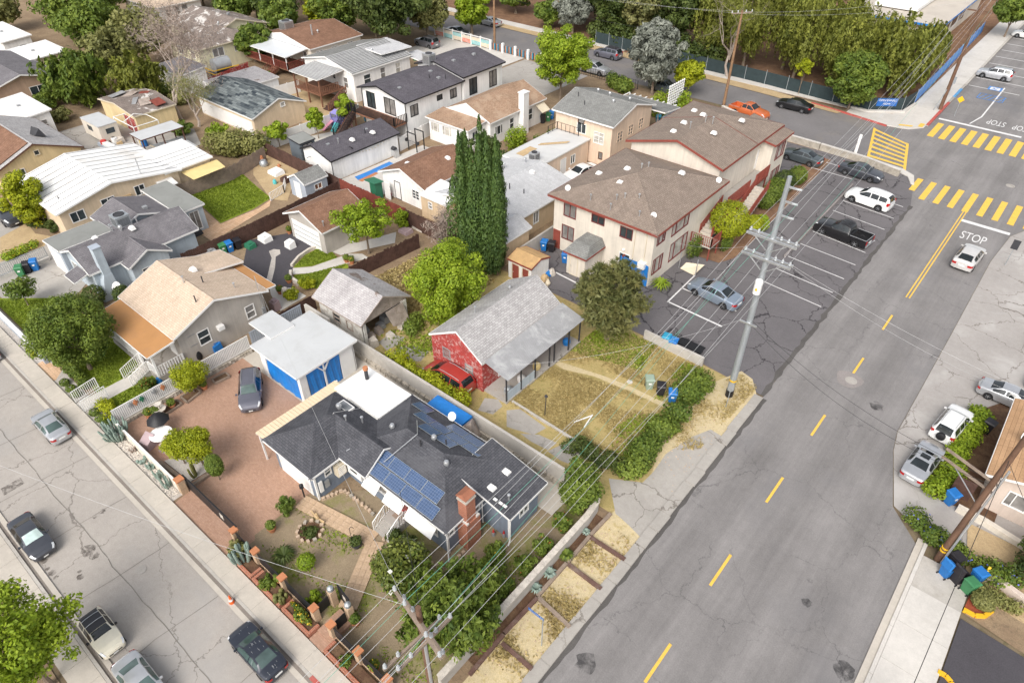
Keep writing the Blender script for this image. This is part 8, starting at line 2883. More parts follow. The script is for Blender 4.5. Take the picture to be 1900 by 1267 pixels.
shrub('yellow green bush beside the dark fence',(-44.38,23.94,0)[0],(-44.38,23.94,0)[1],1.0,.75,'l_yellow',1700,.1,seed=163)
shrub('leafy bush beside the garage wall',(-49.86,32.39,0)[0],(-49.86,32.39,0)[1],1.3,.6,'l_bright',1300,.11,seed=164)
shrub('vine bush on the dark red fence',-45.8,38.0,2.2,.8,'l_bright',1500,.13,seed=165)
for i,(lb,p,fl) in enumerate((('terracotta pot of yellow flowers at the garden path end',(-44.77,30.75,0),'l_flower'),('small terracotta pot left on the garden path',(-45.31,30.6,0),None),('flower pot at the brown garage door',(-49.95,31.01,0),'l_flower'),('large pot with orange flowers by the patio boxes',(-53.51,30.32,0),'l_flower'),('red geranium pot on the pale court',(-45.8,23.79,0),'l_red'),('pot with small plant on the asphalt yard edge',(-46.59,25.26,0),None),
        ('terracotta pot on the walk by the gate',(-17.86,8.65,0),None),('terracotta pot beside the driveway lawn edge',(-26.07,9.23,0),None),('terracotta pot of succulents behind black fence',(-22.9,7.59,0),None),('terracotta pot at the bottom planter',(-15.28,7.69,0),'l_flower'),('dark pot on the path bend',(-21.46,11.72,0),None),('terracotta pot at the white slatted fence',(-40.06,13.23,0),None),('wide terracotta pot below the fountain',(-40.02,10.74,0),None),('small terracotta pot by the fountain',(-40.1,9.63,0),None),('flowering bush pot left of the fountain',(-40.37,9.24,0),'l_flower'))):
 pot(lb,p[0],p[1],.26 if i!=10 else .32,.36,'l_green' if i!=10 else 'l_dark',.5,'t_terracotta' if i!=10 else 't_dark',fl,seed=i)
# turf and dry grass
rb=rect
tufts('dry_grass','dry yellow grass covering the yard below the footpath','grass',[(-24,26.2),(-16.5,26.2),(-13,27),(-13.2,32.6),(-16.4,32.6),(-18.6,32.2),(-22.2,31.2)],13000,'l_dry',.14,1,.06,.06,-.6,3.4)
tufts('dry_grass','dry yellow grass covering the yard above the footpath','grass',[(-22.2,32.3),(-18.6,33.4),(-16.4,33.8),(-13.2,33.9),(-13.6,38.3),(-22.2,38.4)],7500,'l_dry',.14,21,.06,.06,-.6,3.4)
tufts('green_weeds','green tinged grass along the hedge of the dry yard','grass',[(-15.6,26.4),(-13.2,27),(-13.4,38),(-15,38),(-14.6,32)],2600,'l_turf',.2,22,.06,.09,.3,3.0)
tufts('green_grass','patches of green grass under the pine','grass',[(-22.3,33.5),(-17,35),(-17.5,38.4),(-22.3,38.4)],5000,'l_turf',.16,2,.02,.12)
tufts('dry_grass','dry straw grass on the verge beside main road','grass',[(-11.4,10),(-9.4,10),(-9.4,22),(-11.4,22.4)],3800,'l_dry',.08,3,.05,.1,.4)
tufts('dry_grass','dry straw around the base of steel pole','grass',[(-12,29),(-9.9,31),(-9.5,39),(-11,39.6),(-12,37.5)],3400,'l_dry',.08,4,.06,.065,.2,3.4)
tufts('dry_grass','dry weeds behind the weathered garage','grass',[(-41.5,29),(-33,28.7),(-33,37),(-41,36)],6500,'l_dry',.25,5,.02,.16)
tufts('green_weeds','green weeds in the yard of the red house','grass',[(-35.5,23.3),(-29.6,23.3),(-29.6,30),(-33,33)],2600,'l_turf',.2,6,.02,.14,.5)
tufts('lawn_grass','mown green grass right of the tan house steps','grass',[(-44.2,8.2),(-41.3,8.2),(-41.3,11.4),(-44.2,11.4)],2800,'l_turf',.07,27,.06,.08)
tufts('lawn_grass','mown green grass left of the tan house steps','grass',[(-56.6,8.2),(-45.7,8.2),(-45.7,11.4),(-56.6,11.4)],7000,'l_turf',.07,7,.03,.08)
tufts('lawn_grass','mown grass on lawn of the blue grey house','grass',[(-63.5,7.7),(-57.3,7.7),(-55.7,9),(-56.4,12.4),(-58,12.7),(-60.3,10.4)],5000,'l_turf',.07,8,.05,.08)
tufts('lawn_grass','mown green grass of the fenced back lawn','grass',[(-68.22,28.4,0),(-68.11,34.57,0),(-64.59,33.89,0),(-61.17,33.32,0),(-60.69,31.03,0),(-60.65,27.25,0)],9000,'l_turf',.07,9,.07,.1)
tufts('lawn_grass','sparse patchy grass in the corner house yard','grass',[(-26.2,8.2),(-12.6,8.2),(-12.6,20),(-14.5,17),(-17,13),(-21,12.2),(-26.2,11.2)],7000,'l_turf',.06,10,.02,.09,.5)
tufts('lawn_grass','mown grass of the upper round lawn','grass',[(-48.32,27.1,0),(-49.07,28.79,0),(-49.1,31.15,0),(-46.6,30.47,0),(-47.29,28.2,0)],3000,'l_turf',.07,11,.09,.08)
tufts('lawn_grass','mown grass of the lower round lawn','grass',[(-47.11,26.15,0),(-46.21,27.38,0),(-45.06,30.36,0),(-43.88,26.32,0),(-45.63,25.85,0)],3500,'l_turf',.07,12,.09,.08)

# ================================================================ VEHICLES
G1,G2,G3,G4='cars parked on the side street','cars in the parking lot','cars on the concrete apron','cars on the far street'
car('silver sedan parked at the kerb below the tan house','sedan','silver',(-44.2,4.45),180,group=G1,scale=0.77,glassm='g_car_green')
car('dark grey sedan with white sunshade behind windshield','sedan','darkgrey',(-36.0,.0),0,group=G1,scale=0.77,screen='g_shade',glassm='g_car')
car('ivory hatchback with black soft top and roof bars','mini','ivory',(-27.2,-.1),0,group=G1,scale=0.77,softtop='t_dark')
car('silver sedan cut by the bottom edge behind ivory hatchback','sedan','silver',(-23.2,-.05),0,group=G1,scale=0.77,glassm='g_car_green')
car('navy sedan spotted with bird droppings at the bottom kerb','sedan','navy',(-20.3,4.45),180,group=G1,scale=0.77,glassm='g_car_green',droppings=True)
car('silver car cut by the left edge at the kerb','sedan','silver',(-56.3,4.5),180,group=G1,scale=0.77)
car('purple grey suv on the brick driveway','suv','purplegrey',(-36.8,15.0),326,name='parked_suv',group='cars in driveways',rails=True,screen='g_car_green',scale=.83)
car('red minivan behind the clipped hedge of red house','van','red',(-27.0,25.0),180,name='minivan',cat='van',group='cars in driveways',rails=True,scale=.88)
car('blue grey sedan in the corner stall of parking lot','sedan','bluegrey',(-17.1,47.0),174,group=G2)
car('black pickup truck with roof rack and chrome bed rails','pickup','black',(-12.4,63.9),174,name='pickup_truck',cat='truck',group=G2,rails=True,rack=True)
car('white crossover suv in the parking lot','suv','white',(-12.7,72.4),174,name='parked_suv',group=G2,rails=True)
car('black sedan at the upper end of parking lot','sedan','darkgrey',(-15.5,78.3),-4,group=G2)
car('dark green car half hidden by the apartment shrubs','sedan','tealgrey',(-22.0,77.9),176,group=G2)
car('champagne silver hatchback driving up to the stop line','hatch','champagne',(-2.1,66.9),86,name='moving_car',group='cars on the main road')
car('silver sedan with dark windows facing the orange tile house','sedan','silver',(4.6,49.0),-2,group=G3,scale=0.85)
car('dark grey car at the right edge beside the silver sedan','sedan','midgrey',(7.2,51.9),-2,group=G3,scale=0.85)
car('white suv with spare wheel on its tailgate','suv','white',(2.15,43.5),82,name='parked_suv',group=G3,scale=0.85,spare=True,rails=True)
car('silver coupe with sunroof below the white suv','coupe','silver',(1.6,38.7),84,group=G3,scale=0.85,sunroof=True)
car('white pickup tail at the right edge','pickup','white',(6.9,56.9),-4,name='pickup_truck',cat='truck',group=G3,scale=0.85)
car('silver suv at the blue accessible bay','suv','silver',(-11.4,123.6),180,name='parked_suv',group=G4)
car('white car at the top right edge','sedan','white',(-11.6,149.6),180,group=G4)
car('black sedan parked along the screened fence','sedan','black',(-29.0,92.9),180,group=G4)
car('orange pickup truck behind the apartment roof','pickup','orange',(-32.6,86.9),-8,name='pickup_truck',cat='truck',group=G4,rails=True)
car('dark purple grey suv with roof rack on the far street','suv','purplegrey',(-60.2,95.2),180,name='parked_suv',group=G4,rails=True,rack=True)
car('pale suv half hidden by the bright green tree','suv','silver',(-57.6,87.9),0,name='parked_suv',group=G4)
car('dark suv behind the grey eucalyptus','suv','tealgrey',(-45.6,87.6),-5,name='parked_suv',group=G4)
car('dark grey suv on the upper concrete drive','suv','midgrey',(-86.2,81.0),180,name='parked_suv',group='cars in driveways',rails=True)
car('dark sedan behind the mural fence','sedan','darkgrey',(-86.6,88.7),-2,group=G4)
car('silver sedan at the top on the far street','sedan','silver',(-86.6,97.0),180,group=G4)
car('white sedan in the alley beside peach house','sedan','white',(-38.9,58.2),262,group='cars in driveways')
car('dark blue suv under the juniper at the left edge','suv','darkgrey',(-77.3,14.0),0,name='parked_suv',group='cars in driveways')
car('black pickup in the far left yard','pickup','black',(-110.5,42.5),200,name='pickup_truck',cat='truck',group='cars in driveways')

# ================================================================ POLES AND WIRES
def insulator(T,x,y,z):
 part('insulator','insulator',T,'lathe',x,y,[(.05,z+.06),(.09,z+.11),(.05,z+.19),(.08,z+.25),(.04,z+.34)],8)

T=thing('steel_power_pole','tall grey steel power pole with double crossarms by parking lot','power pole',(-10.75,36.9,0))
PXs,PYs=-10.75,36.9
part('shaft','t_steel',T,'tube',[(PXs,PYs,0),(PXs,PYs,8),(PXs,PYs,16.9)],[.24,.20,.13],14)
part('base_sleeve','t_black',T,'cyl',PXs,PYs,0,.6,.27,n=14)
part('yellow_band','t_yellow',T,'cyl',PXs,PYs,1.45,1.6,.242,n=14)
ARM=((12.9,1.55),(11.5,1.55))
for z,w in ARM:
 for dy in (-.2,.2):
  part('crossarm','t_silver',T,'box',PXs-w,PXs+w,PYs+dy-.06,PYs+dy+.06,z-.07,z+.07)
 for x in (-1.4,-.9,.5,.95,1.4):
  insulator(T,PXs+x,PYs,z)
 for s in (-1,1):
  part('brace','t_silver',T,'beam',(PXs+s*1.0,PYs-.22,z-.07),(PXs+s*.15,PYs-.22,z-.75),.05,.05)
for z in (16.3,15.4,14.5):
 part('standoff','t_silver',T,'box',PXs+.1,PXs+.75,PYs-.05,PYs+.05,z-.05,z+.05)
 b=MB()
 b.tube([(PXs+.55,PYs,z),(PXs+.85,PYs,z+.02)],.07,8)
 b.build('insulator','insulator',T)
part('crossarm','t_silver',T,'box',PXs-.55,PXs+.6,PYs-.28,PYs-.18,6.6,6.72)
b=MB()
b.cyl(PXs+.05,PYs-.42,9.2,10.1,.24,n=14)
b.lathe(PXs+.05,PYs-.42,[(.24,10.1),(.2,10.18),(.04,10.2)],14)
b.build('transformer','t_white',T)
part('warning_plate','t_yellow',T,'box',PXs,PXs+.12,PYs-.67,PYs-.655,9.5,9.68)
T2=thing('antenna_sign','small grey sign on thin post at the steel pole foot','sign',(-10.35,35.6,0))
part('post','t_steel',T2,'cyl',-10.35,35.6,0,2.3,.03,n=6)
part('plate','t_grey',T2,'box',-10.55,-10.15,35.56,35.58,1.8,2.3)

T=thing('timber_power_pole','grey timber power pole with crossed arms at the bottom','power pole',(-11.1,7.85,0))
bx,by,bz=-11.1,7.85,10.0
part('shaft','wood_poledark',T,'tube',[(bx,by,0),(bx,by,bz+.5)],[.16,.11],10)
part('conduit','t_silver',T,'tube',[(bx+.2,by-.1,0),(bx+.2,by-.1,8.2)],.07,7)
BA=[]
for z,p,q in ((bz,(-12.6,7.95),(-9.3,7.2)),(bz-.5,(-12.3,8.1),(-9.5,7.5)),(bz-.9,(-10.55,6.1),(-10.5,8.9)),(bz-1.2,(-11.1,5.9),(-10.9,8.7))):
 part('crossarm','wood_grey',T,'beam',(*p,z),(*q,z),.11,.13)
 for f in (.03,.25,.7,.97):
  x,y=p[0]+(q[0]-p[0])*f,p[1]+(q[1]-p[1])*f
  insulator(T,x,y,z)
  BA.append((x,y,z+.25))
T=thing('timber_power_pole','dark timber power pole at the school corner','power pole',(-14.0,105.0,0))
part('shaft','wood_poledark',T,'tube',[(-14,105,0),(-14,105,15.5)],[.24,.15],10)
part('conduit','t_steel',T,'tube',[(-14.6,104.2,0),(-14.05,104.9,3.0)],.06,6)
RZ=(15.2,13.6,12.2)
for z in RZ:
 part('crossarm','wood_poledark',T,'box',-15.5,-12.5,104.93,105.07,z-.07,z+.07)
T=thing('timber_power_pole','orange brown timber power pole beside the far street','power pole',(-36.7,88.0,0))
part('shaft','wood_pole',T,'tube',[(-36.7,88,0),(-36.7,88,11.9)],[.2,.13],10)
part('crossarm','wood_grey',T,'beam',(-37.5,86.9,11.6),(-35.9,89.1,11.6),.1,.12)
for f in (0,.3,.7,1):
 insulator(T,-37.5+1.6*f,86.9+2.2*f,11.6)
T=thing('timber_power_pole','timber power pole behind the striped fence at top','power pole',(-77.2,87.6,0))
part('shaft','wood_pole',T,'tube',[(-77.2,87.6,0),(-77.2,87.6,11)],[.2,.14],10)
T=thing('timber_power_pole','leaning timber power pole with wide arms at right edge','power pole',(4.3,32.2,0))
part('shaft','wood_poledark',T,'tube',[(4.3,32.2,0),(4.45,32.3,11)],[.19,.13],10)
part('conduit','t_silver',T,'tube',[(4.5,31.95,0),(4.65,32.1,8)],.06,7)
part('yellow_band','t_yellow',T,'tube',[(4.3,32.2,.9),(4.3,32.2,1.0)],.2,10)
part('yellow_band','t_yellow',T,'tube',[(4.3,32.2,1.15),(4.3,32.2,1.25)],.2,10)
for z in (6.2,6.8):
 part('crossarm','wood_grey',T,'beam',(2.0,33.2,z),(4.6,32.2,z),.1,.12)
part('brace','t_silver',T,'beam',(2.6,33.0,6.2),(4.35,32.25,5.0),.04,.04)
NW=[0]
SP='between steel pole and school corner pole'
SB='between bottom timber pole and steel pole'
Z0=((.75,16.35),(.75,15.45),(.75,14.55))
ORD=('first','second','third','fourth','fifth','sixth','seventh','eighth','ninth','tenth','eleventh','twelfth')
lst=[(PXs+.8,PYs,16.35,-12.6,15.3),(PXs+.8,PYs,15.45,-13.2,15.3),(PXs+.8,PYs,14.55,-14.6,15.3),(PXs-1.4,PYs,13.2,-15.4,13.7),(PXs-.9,PYs,13.2,-14.8,13.7),(PXs+.95,PYs,13.2,-13.2,13.7),(PXs+1.4,PYs,13.2,-12.6,13.7),(PXs-1.4,PYs,11.8,-15.3,12.3),(PXs+1.4,PYs,11.8,-12.7,12.3)]
for i,(x,y,z,x2,z2) in enumerate(lst):
 wire('overhead wire %s, %s from the top'%(SP,ORD[i]),(x,y,z),(x2,105,z2),.9,.009,'wire_green' if i==6 else 'wire')
lsb=[(PXs+.8,16.35,BA[0]),(PXs+.8,15.45,BA[1]),(PXs+.8,14.55,BA[2]),(PXs-1.4,13.2,BA[4]),(PXs-.9,13.2,BA[5]),(PXs+.95,13.2,BA[6]),(PXs+1.4,13.2,BA[3]),(PXs-1.4,11.8,BA[8]),(PXs+1.4,11.8,BA[11])]
for i,(x,z,e) in enumerate(lsb):
 wire('overhead wire %s, %s from the top'%(SB,ORD[i]),(x,PYs,z),e,.6,.008,'wire_green' if i in (1,7) else 'wire')
 wire('overhead wire beyond the bottom timber pole, %s from the top'%ORD[i],e,(e[0]-.5-.1*i,e[1]-34,e[2]+.3),.9,.008,'wire_green' if i==1 else 'wire')
for i,(a,c,sg,mt_,lb) in enumerate((((-36.7,88,11.7),(-14,105,14.8),.8,'wire','wire from far street pole to school corner pole'),((-37.4,87,11.7),(-14,105,13.6),.9,'wire','second wire from far street pole to school corner pole'),((-37.4,87,11.7),(-77.2,87.6,10.8),.7,'wire','upper wire between the two far street poles'),((-36,89,11.7),(-77.2,87.6,10.2),.9,'wire','lower wire between the two far street poles'),
           ((-36.7,88,8.6),(-77.2,87.6,8.0),.9,'wire_dark','dark cable between the two far street poles'),((PXs,PYs,6.6),(4.4,32.3,6.6),1.4,'wire_dark','thick dark cable crossing the main road'),((PXs,PYs,6.9),(4.4,32.3,6.9),1.0,'wire_dark','thin dark cable crossing the main road'),((PXs+1.4,PYs,11.6),(5.2,45,3.6),.7,'wire','pale service wire to the orange tile house'),((PXs+1.4,PYs,11.7),(9,44,4.6),.6,'wire','second pale service wire to the orange tile house'),
           ((4.4,32.3,8.6),(3.6,-6,8.2),.9,'wire_dark','thick dark cable along the right sidewalk'),((4.4,32.3,7.0),(8.8,60,7.5),.7,'wire_dark','dark cable from right pole over the parked cars'),((4.4,32.3,8.4),(14,20,6),.6,'wire_dark','dark service wire right of the right pole'),((-12.3,8.1,9.4),(-43.1,20.65,4.6),1.2,'wire','pale service wire from bottom pole to the tan house'),((-12.0,8.0,9.4),(-48,-4,8.0),1.0,'wire','pale wire crossing the side street'),
           ((-11.1,7.9,9.0),(-20.5,14.6,3.2),.5,'wire_dark','dark service wire from bottom pole to corner house'),((PXs-1.4,PYs,11.8),(-23.0,44.8,5.2),.6,'wire','pale service wire from steel pole to the apartment'),((PXs-.5,PYs,6.6),(-22.4,27.6,2.6),.6,'wire','pale service wire from steel pole to the red house'))):
 wire(lb,a,c,sg,0.007 if mt_!='wire_dark' else .014,mt_)

# ================================================================ BINS, SIGNS AND SMALL THINGS
BL=(('green',(-65.58,10.7,0),'green wheeled bin beside steel picket fence',60),('black',(-65.69,11.32,0),'black wheeled bin between green and blue bins by steel fence',60),('blue',(-65.64,11.93,0),'blue wheeled bin beside steel picket fence',60),
  ('palegreen',(-15.55,33.89,0),'faded pale green bin on the dry yard',40),('black',(-14.56,33.8,0),'black bin on the dry yard',30),('blue',(-13.58,33.72,0),'bright blue bin on the dry yard',30),('teal',(-17.06,38.85,0),'teal lidded bin behind block wall of parking lot',10),('blue',(-16.4,38.75,0),'blue bin behind block wall of parking lot',10),
  ('blue',(4.86,31.37,0),'blue bin standing open on the right sidewalk',150),('black',(5.43,31.35,0),'black bin standing open on the right sidewalk',150),('blue',(6.22,32.01,0),'closed blue bin behind the green one',150),('green',(6.02,31.08,0),'green bin on the right sidewalk, nearest the yellow kerb',150),('black',(5.03,32.29,0),'closed black bin under the vine bank',150),
  ('black',(4.11,44.73,0),'black bin between ivy hedge and orange tile house',80),('blue',(3.75,36.82,0),'blue bin behind the ivy hedge by right pole',60),('green',(-55.22,24.24,0),'green bin by the dark fence in asphalt yard',80),('blue',(-55.05,24.85,0),'blue bin by the dark fence in asphalt yard',80),('black',(-54.89,25.61,0),'black bin by the dark fence in asphalt yard',80),
  ('green',(-82.41,74.72,0),'green bin beside the ribbed roof house',20),('blue',(-81.76,75.27,0),'blue bin beside the ribbed roof house',20),('black',(-51.69,67.71,0),'black bin beside white chimney house',30),('green',(-51.57,68.69,0),'green bin beside white chimney house',30),('blue',(-51.65,69.52,0),'blue bin beside white chimney house',30),
  ('black',(-32.16,44.05,0),'black bin in the apartment side yard',20),('blue',(-32.84,43.79,0),'blue bin in the apartment side yard',20),('blue',(-30.08,43.38,0),'blue bin beside the boiler closet',20),('teal',(-69.42,53.72,0),'teal bin beside the balcony stairs',20),('teal',(-40.31,76.97,0),'teal bin behind the apartment roof',20))
for c,p,lb,rz in BL:
 bin_(lb,c,p[0],p[1],rz,open_='open' in lb)
# slatted black dumpster rack
T=thing('bench','black slatted metal bench beside the parking lot wall','bench',(-15.3,39.6,0))
for k in range(7):
 piece('slat','t_black',T,-15.4,39.2+k*.13,.5,2.2,.09,.05)
for x in (-16.3,-14.5):
 piece('leg','t_black',T,x,39.6,0,.08,.85,.5)
# bottom sign, blue street name blade, speed sign
T=thing('street_name_sign','blue street name sign on a thin steel post on the verge','sign',(-9.75,13.95,0))
part('post','t_steel',T,'cyl',-9.75,13.95,0,2.7,.03,n=7)
part('blade','t_signblue',T,'box',-10.65,-9.7,13.94,13.96,2.5,2.7)
text('lettering','FELLOWS AV','t_white',(-10.18,13.935,2.6),.14,Matrix.Rotation(math.pi/2,3,'X'),T)
T=thing('speed_sign','white speed limit sign on the right sidewalk at bottom','sign',(4.3,21.6,0))
sp=(4.01,23.07,0)
part('post','t_steel',T,'cyl',4.35,20.9,0,2.9,.035,n=7)
part('plate','t_white',T,'box',4.0,4.7,20.84,20.86,2.1,3.0)
part('top_plate','t_yellow',T,'box',4.05,4.65,20.84,20.86,3.0,3.2)
vx=Matrix.Rotation(math.pi/2,3,'X')
text('lettering','SCHOOL','t_black',(4.35,20.832,3.1),.13,vx,T)
text('lettering','SPEED\nLIMIT','t_black',(4.35,20.832,2.8),.15,vx,T)
text('numerals','25','t_black',(4.35,20.832,2.35),.4,vx,T)
for i,(p,mt_,lb) in enumerate((((-.9+1.6,68.6),'t_dark','back of a grey sign on the concrete apron'),((-17.77,83.39,0),'t_white','white upright marker beside the rubble wall'),((-14.6,111.5),'t_steel','thin dark sign post at the blue kerb'),((-12.0,104.0),'t_yellow','yellow diamond marker sign near the stop line'))):
 T=thing('road_sign',lb,'sign',(p[0],p[1],0))
 part('post','t_steel',T,'cyl',p[0],p[1],0,2.6,.035,n=6)
 b=MB()
 if i==3:
  b.poly([(p[0]-.42,p[1]-.04,2.2),(p[0],p[1]-.04,1.75),(p[0]+.42,p[1]-.04,2.2),(p[0],p[1]-.04,2.65)])
  b.poly([(p[0]-.42,p[1]-.05,2.2),(p[0],p[1]-.05,2.65),(p[0]+.42,p[1]-.05,2.2),(p[0],p[1]-.05,1.75)])
 else:
  b.box(p[0]-(.28 if i!=1 else .16),p[0]+(.28 if i!=1 else .16),p[1]-.06,p[1]-.04,1.7 if i!=1 else .1,2.6)
 b.build('plate',mt_,T)
T=thing('traffic_cone','orange traffic cone with white bands at the kerb','cone',(-23.86,5.16,0))
c0=T.location
part('base','t_dark',T,'box',-.19,.19,-.19,.19,0,.04,local=True)
part('cone','t_orange',T,'lathe',0,0,[(.15,.04),(.03,.7)],12,local=True)
part('white_band','t_white',T,'lathe',0,0,[(.112,.27),(.085,.40)],12,local=True)
part('white_band','t_white',T,'lathe',0,0,[(.072,.47),(.05,.58)],12,local=True)
# red painted kerb at the bottom
b=MB()
b.box(-17.4,-15.0,5.33,5.54,.0,.147)
b.build('red_kerb','m_red_kerb')['kind']='structure'
# yellow kerbs right
for i,pts in enumerate(([(6.17,29.8,0),(6.71,29.79,0),(7.11,30.08,0),(7.35,30.68,0)],[(6.02,25.43,0),(6.37,25.45,0),(6.66,25.29,0),(6.82,24.88,0)])):
 b=MB()
 for p,q in zip(pts,pts[1:]):
  b.beam((p[0],p[1],.09),(q[0],q[1],.09),.22,.18)
 b.build('yellow_kerb','m_yellow_kerb')['kind']='structure'
p,q=(6.36,31.69,0),(6.52,32.64,0.9)
T=part('barrier_bar','t_yellow',None,'beam',(p[0],p[1],.1),(q[0],q[1],1.0),.12,.12)
tag(T,'yellow painted barrier bar beside the green bin','barrier')
T=part('barrier_pole','t_yellow',None,'beam',(-36.8,-2.75,.05),(-33.6,-3.05,.3),.1,.1)
tag(T,'yellow pole lying at the left edge by the sidewalk','pole')
solid_wall('tan curved garden wall below the vine bank',[(6.32,32.53,0),(7.14,32.56,0),(8.75,32.11,0)],.6,.3,'w_pinkstucco','garden_wall')
solid_wall('pale concrete ledge behind the dirt bed',[(4.22,36.6,0),(5.68,36.52,0),(8.06,36.06,0)],.4,.35,'w_cream','garden_wall')
# patio table, umbrella, covered chairs, fountain
T=thing('patio_table','white round patio table on the brick driveway','table',(-37.5,8.75,0))
part('top','t_white',T,'lathe',0,0,[(.72,.72),(.74,.74),(.72,.77),(.02,.77)],24,local=True)
part('pedestal','t_grey',T,'lathe',0,0,[(.3,0),(.08,.1),(.07,.72)],10,local=True)
T=thing('patio_umbrella','black umbrella spread beside the white patio table','umbrella',(-38.6,9.2,0))
b=MB()
b.lathe(0,0,[(.75,.95),(.5,1.25),(.2,1.42),(.03,1.5)],8)
b.build('canopy','t_black',T,local=True)
part('pole','t_grey',T,'cyl',0,0,0,1.3,.03,n=6,local=True)
for i,(x,y) in enumerate(((-37.9,7.95),(-36.6,8.6))):
 T=thing('covered_chair',('chair under a mauve cover left of patio table','chair under a mauve cover right of patio table')[i],'chair',(x,y,0),.3,'covered patio chairs')
 b=MB()
 b.add([(-.42,-.42,0),(.42,-.42,0),(.42,.42,0),(-.42,.42,0),(-.36,-.36,.55),(.36,-.36,.5),(.36,.36,.85),(-.36,.36,.9)],[(0,1,5,4),(1,2,6,5),(2,3,7,6),(3,0,4,7),(4,5,6,7)],0,True)
 b.build('cover','t_mauve',T,local=True)
 part('pleat','t_mauve',T,'box',-.44,.44,-.45,-.43,0,.2,local=True)
T=thing('garden_fountain','grey stone tiered fountain against the white fence','fountain',(-39.9,9.9,0))
part('base','m_stone_pale',T,'lathe',0,0,[(.25,0),(.15,.2),(.14,.45),(.4,.6),(.42,.66),(.34,.64),(.05,.6)],14,local=True)
part('upper_bowl','m_stone_pale',T,'lathe',0,0,[(.06,.6),(.06,.95),(.24,1.05),(.25,1.1),(.03,1.05)],12,local=True)
for i,(y,mt_,lb) in enumerate(((8.6,'t_steel','grey metal butterfly on the white slatted fence'),(8.95,'t_terracotta','red metal bird on the white slatted fence'),(9.4,'t_green','green metal ornament on the white slatted fence'),(10.3,'t_grey','grey metal bird on the white slatted fence'),(10.9,'t_terracotta','terracotta sun ornament on the white slatted fence'))):
 b=MB()
 b.prism([(-40.98,y-.14),(-40.97,y+.14),(-40.94,y+.16),(-40.95,y-.12)],1.15,1.38)
 b.prism([(-40.98,y-.05),(-40.97,y+.06),(-40.92,y+.05),(-40.93,y-.04)],1.02,1.5)
 tag(b.build('fence_ornament',mt_),lb,'ornament','ornaments on the slatted fence')
# driveway planter with timber edges
T=thing('driveway_planter','timber edged gravel planter on the brick driveway','planter',(-33,8.8,0))
for a,c in (((-35.89,7.61,0),(-32.7,7.86,0)),((-32.57,7.97,0),(-32.6,9.78,0)),((-32.6,9.78,0),(-33.68,9.76,0))):
 part('timber','wood_grey',T,'beam',(a[0],a[1],.12),(c[0],c[1],.12),.22,.24)
part('gravel','m_gravel',T,'prism',[(-35.8,7.84,0),(-32.99,8.03,0),(-32.9,9.68,0),(-33.85,9.77,0),(-35.51,9.29,0)],.02,.12)
for i,pts in enumerate(([(-39.59,11.63,0),(-40.46,11.61,0),(-40.55,12.82,0),(-39.86,12.85,0)],[(-39.88,13.95,0),(-40.43,14.06,0),(-40.32,15.11,0),(-39.7,15.06,0)],[(-39.64,9.34,0),(-40.16,9.42,0),(-40.43,11.28,0),(-39.75,11.31,0)])):
 T=thing('fence_planter',('timber edged bed under the lemon tree','timber edged bed right of the lemon tree','timber edged bed under the fountain')[i],'planter',pts[0],0,'beds along the slatted fence')
 part('soil','m_soil',T,'prism',pts,.02,.12)
 for a,c in zip(pts,pts[1:]+pts[:1]):
  part('timber','wood_grey',T,'beam',(a[0],a[1],.1),(c[0],c[1],.1),.12,.18)
# edging stones of the front beds
rngs=random.Random(12)

def stone_line(label,pts,step=.27,closed=False,s=.21):
 T=thing('stone_edging',label,'edging',pts[0])
 for p,q in zip(pts,pts[1:]):
  L=math.dist(p[:2],q[:2])
  n=max(1,int(L/step))
  for k in range(n):
   f=(k+.5)/n
   piece('stone','m_stone_tan' if rngs.random()<.85 else 'm_stone',T,p[0]+(q[0]-p[0])*f,p[1]+(q[1]-p[1])*f,0,s,s*.8,.16+rngs.uniform(0,.05),rngs.uniform(0,3))

stone_line('pale stone edging along the house front bed',[(-20.63,12.89,0),(-20.2,13.61,0),(-18.82,13.7,0),(-17.53,13.63,0),(-16.59,13.87,0),(-16.43,15.47,0)])
stone_line('pale stone edging round the bed by the garage wing',[(-25.63,12.44,0),(-25.18,13.76,0),(-23.69,13.8,0),(-23.22,13.83,0),(-22.25,13.74,0)])
stone_line('ring of pale stones round the statue bed',[(-24.3+.75*math.cos(t),10.6+.75*math.sin(t),0) for t in [k*math.pi/6 for k in range(13)]],.3)
part('statue_bed_soil','m_soil',None,'cyl',-24.3,10.6,-.01,.06,.68,n=18)['kind']='structure'
bpy.data.objects['statue_bed_soil'].name='planting_bed'
shrub('low plants inside the stone ring',-24.2,10.5,.4,.5,'l_dark',700,.09,seed=170,stem=False)
T=thing('garden_statue','tan winged garden statue at the stone ring','statue',(-24.6,11.4,0))
part('body','wood_pale',T,'lathe',0,0,[(.12,0),(.1,.25),(.13,.4),(.05,.55),(.08,.65),(.02,.75)],10,local=True)
for s in (-1,1):
 part('wing','wood_pale',T,'poly',[(s*.05,0,.3),(s*.6,.05,.45),(s*.65,.0,.3),(s*.3,-.02,.15)],local=True)
T=thing('garden_hook','black shepherd hook pole on the path bend','garden pole',(-21.6,11.6,0))
part('pole','t_black',T,'tube',[(0,0,0),(0,0,1.7),(.1,.08,1.9),(.2,.16,1.75)],.018,5,local=True)
T=thing('path_lamp','black post lamp at the driveway end of the walk','lamp',(-26.55,11.9,0))
part('post','t_black',T,'cyl',0,0,0,.9,.05,n=8,local=True)
part('lantern','t_black',T,'lathe',0,0,[(.06,.9),(.14,1.0),(.13,1.25),(.03,1.35)],8,local=True)
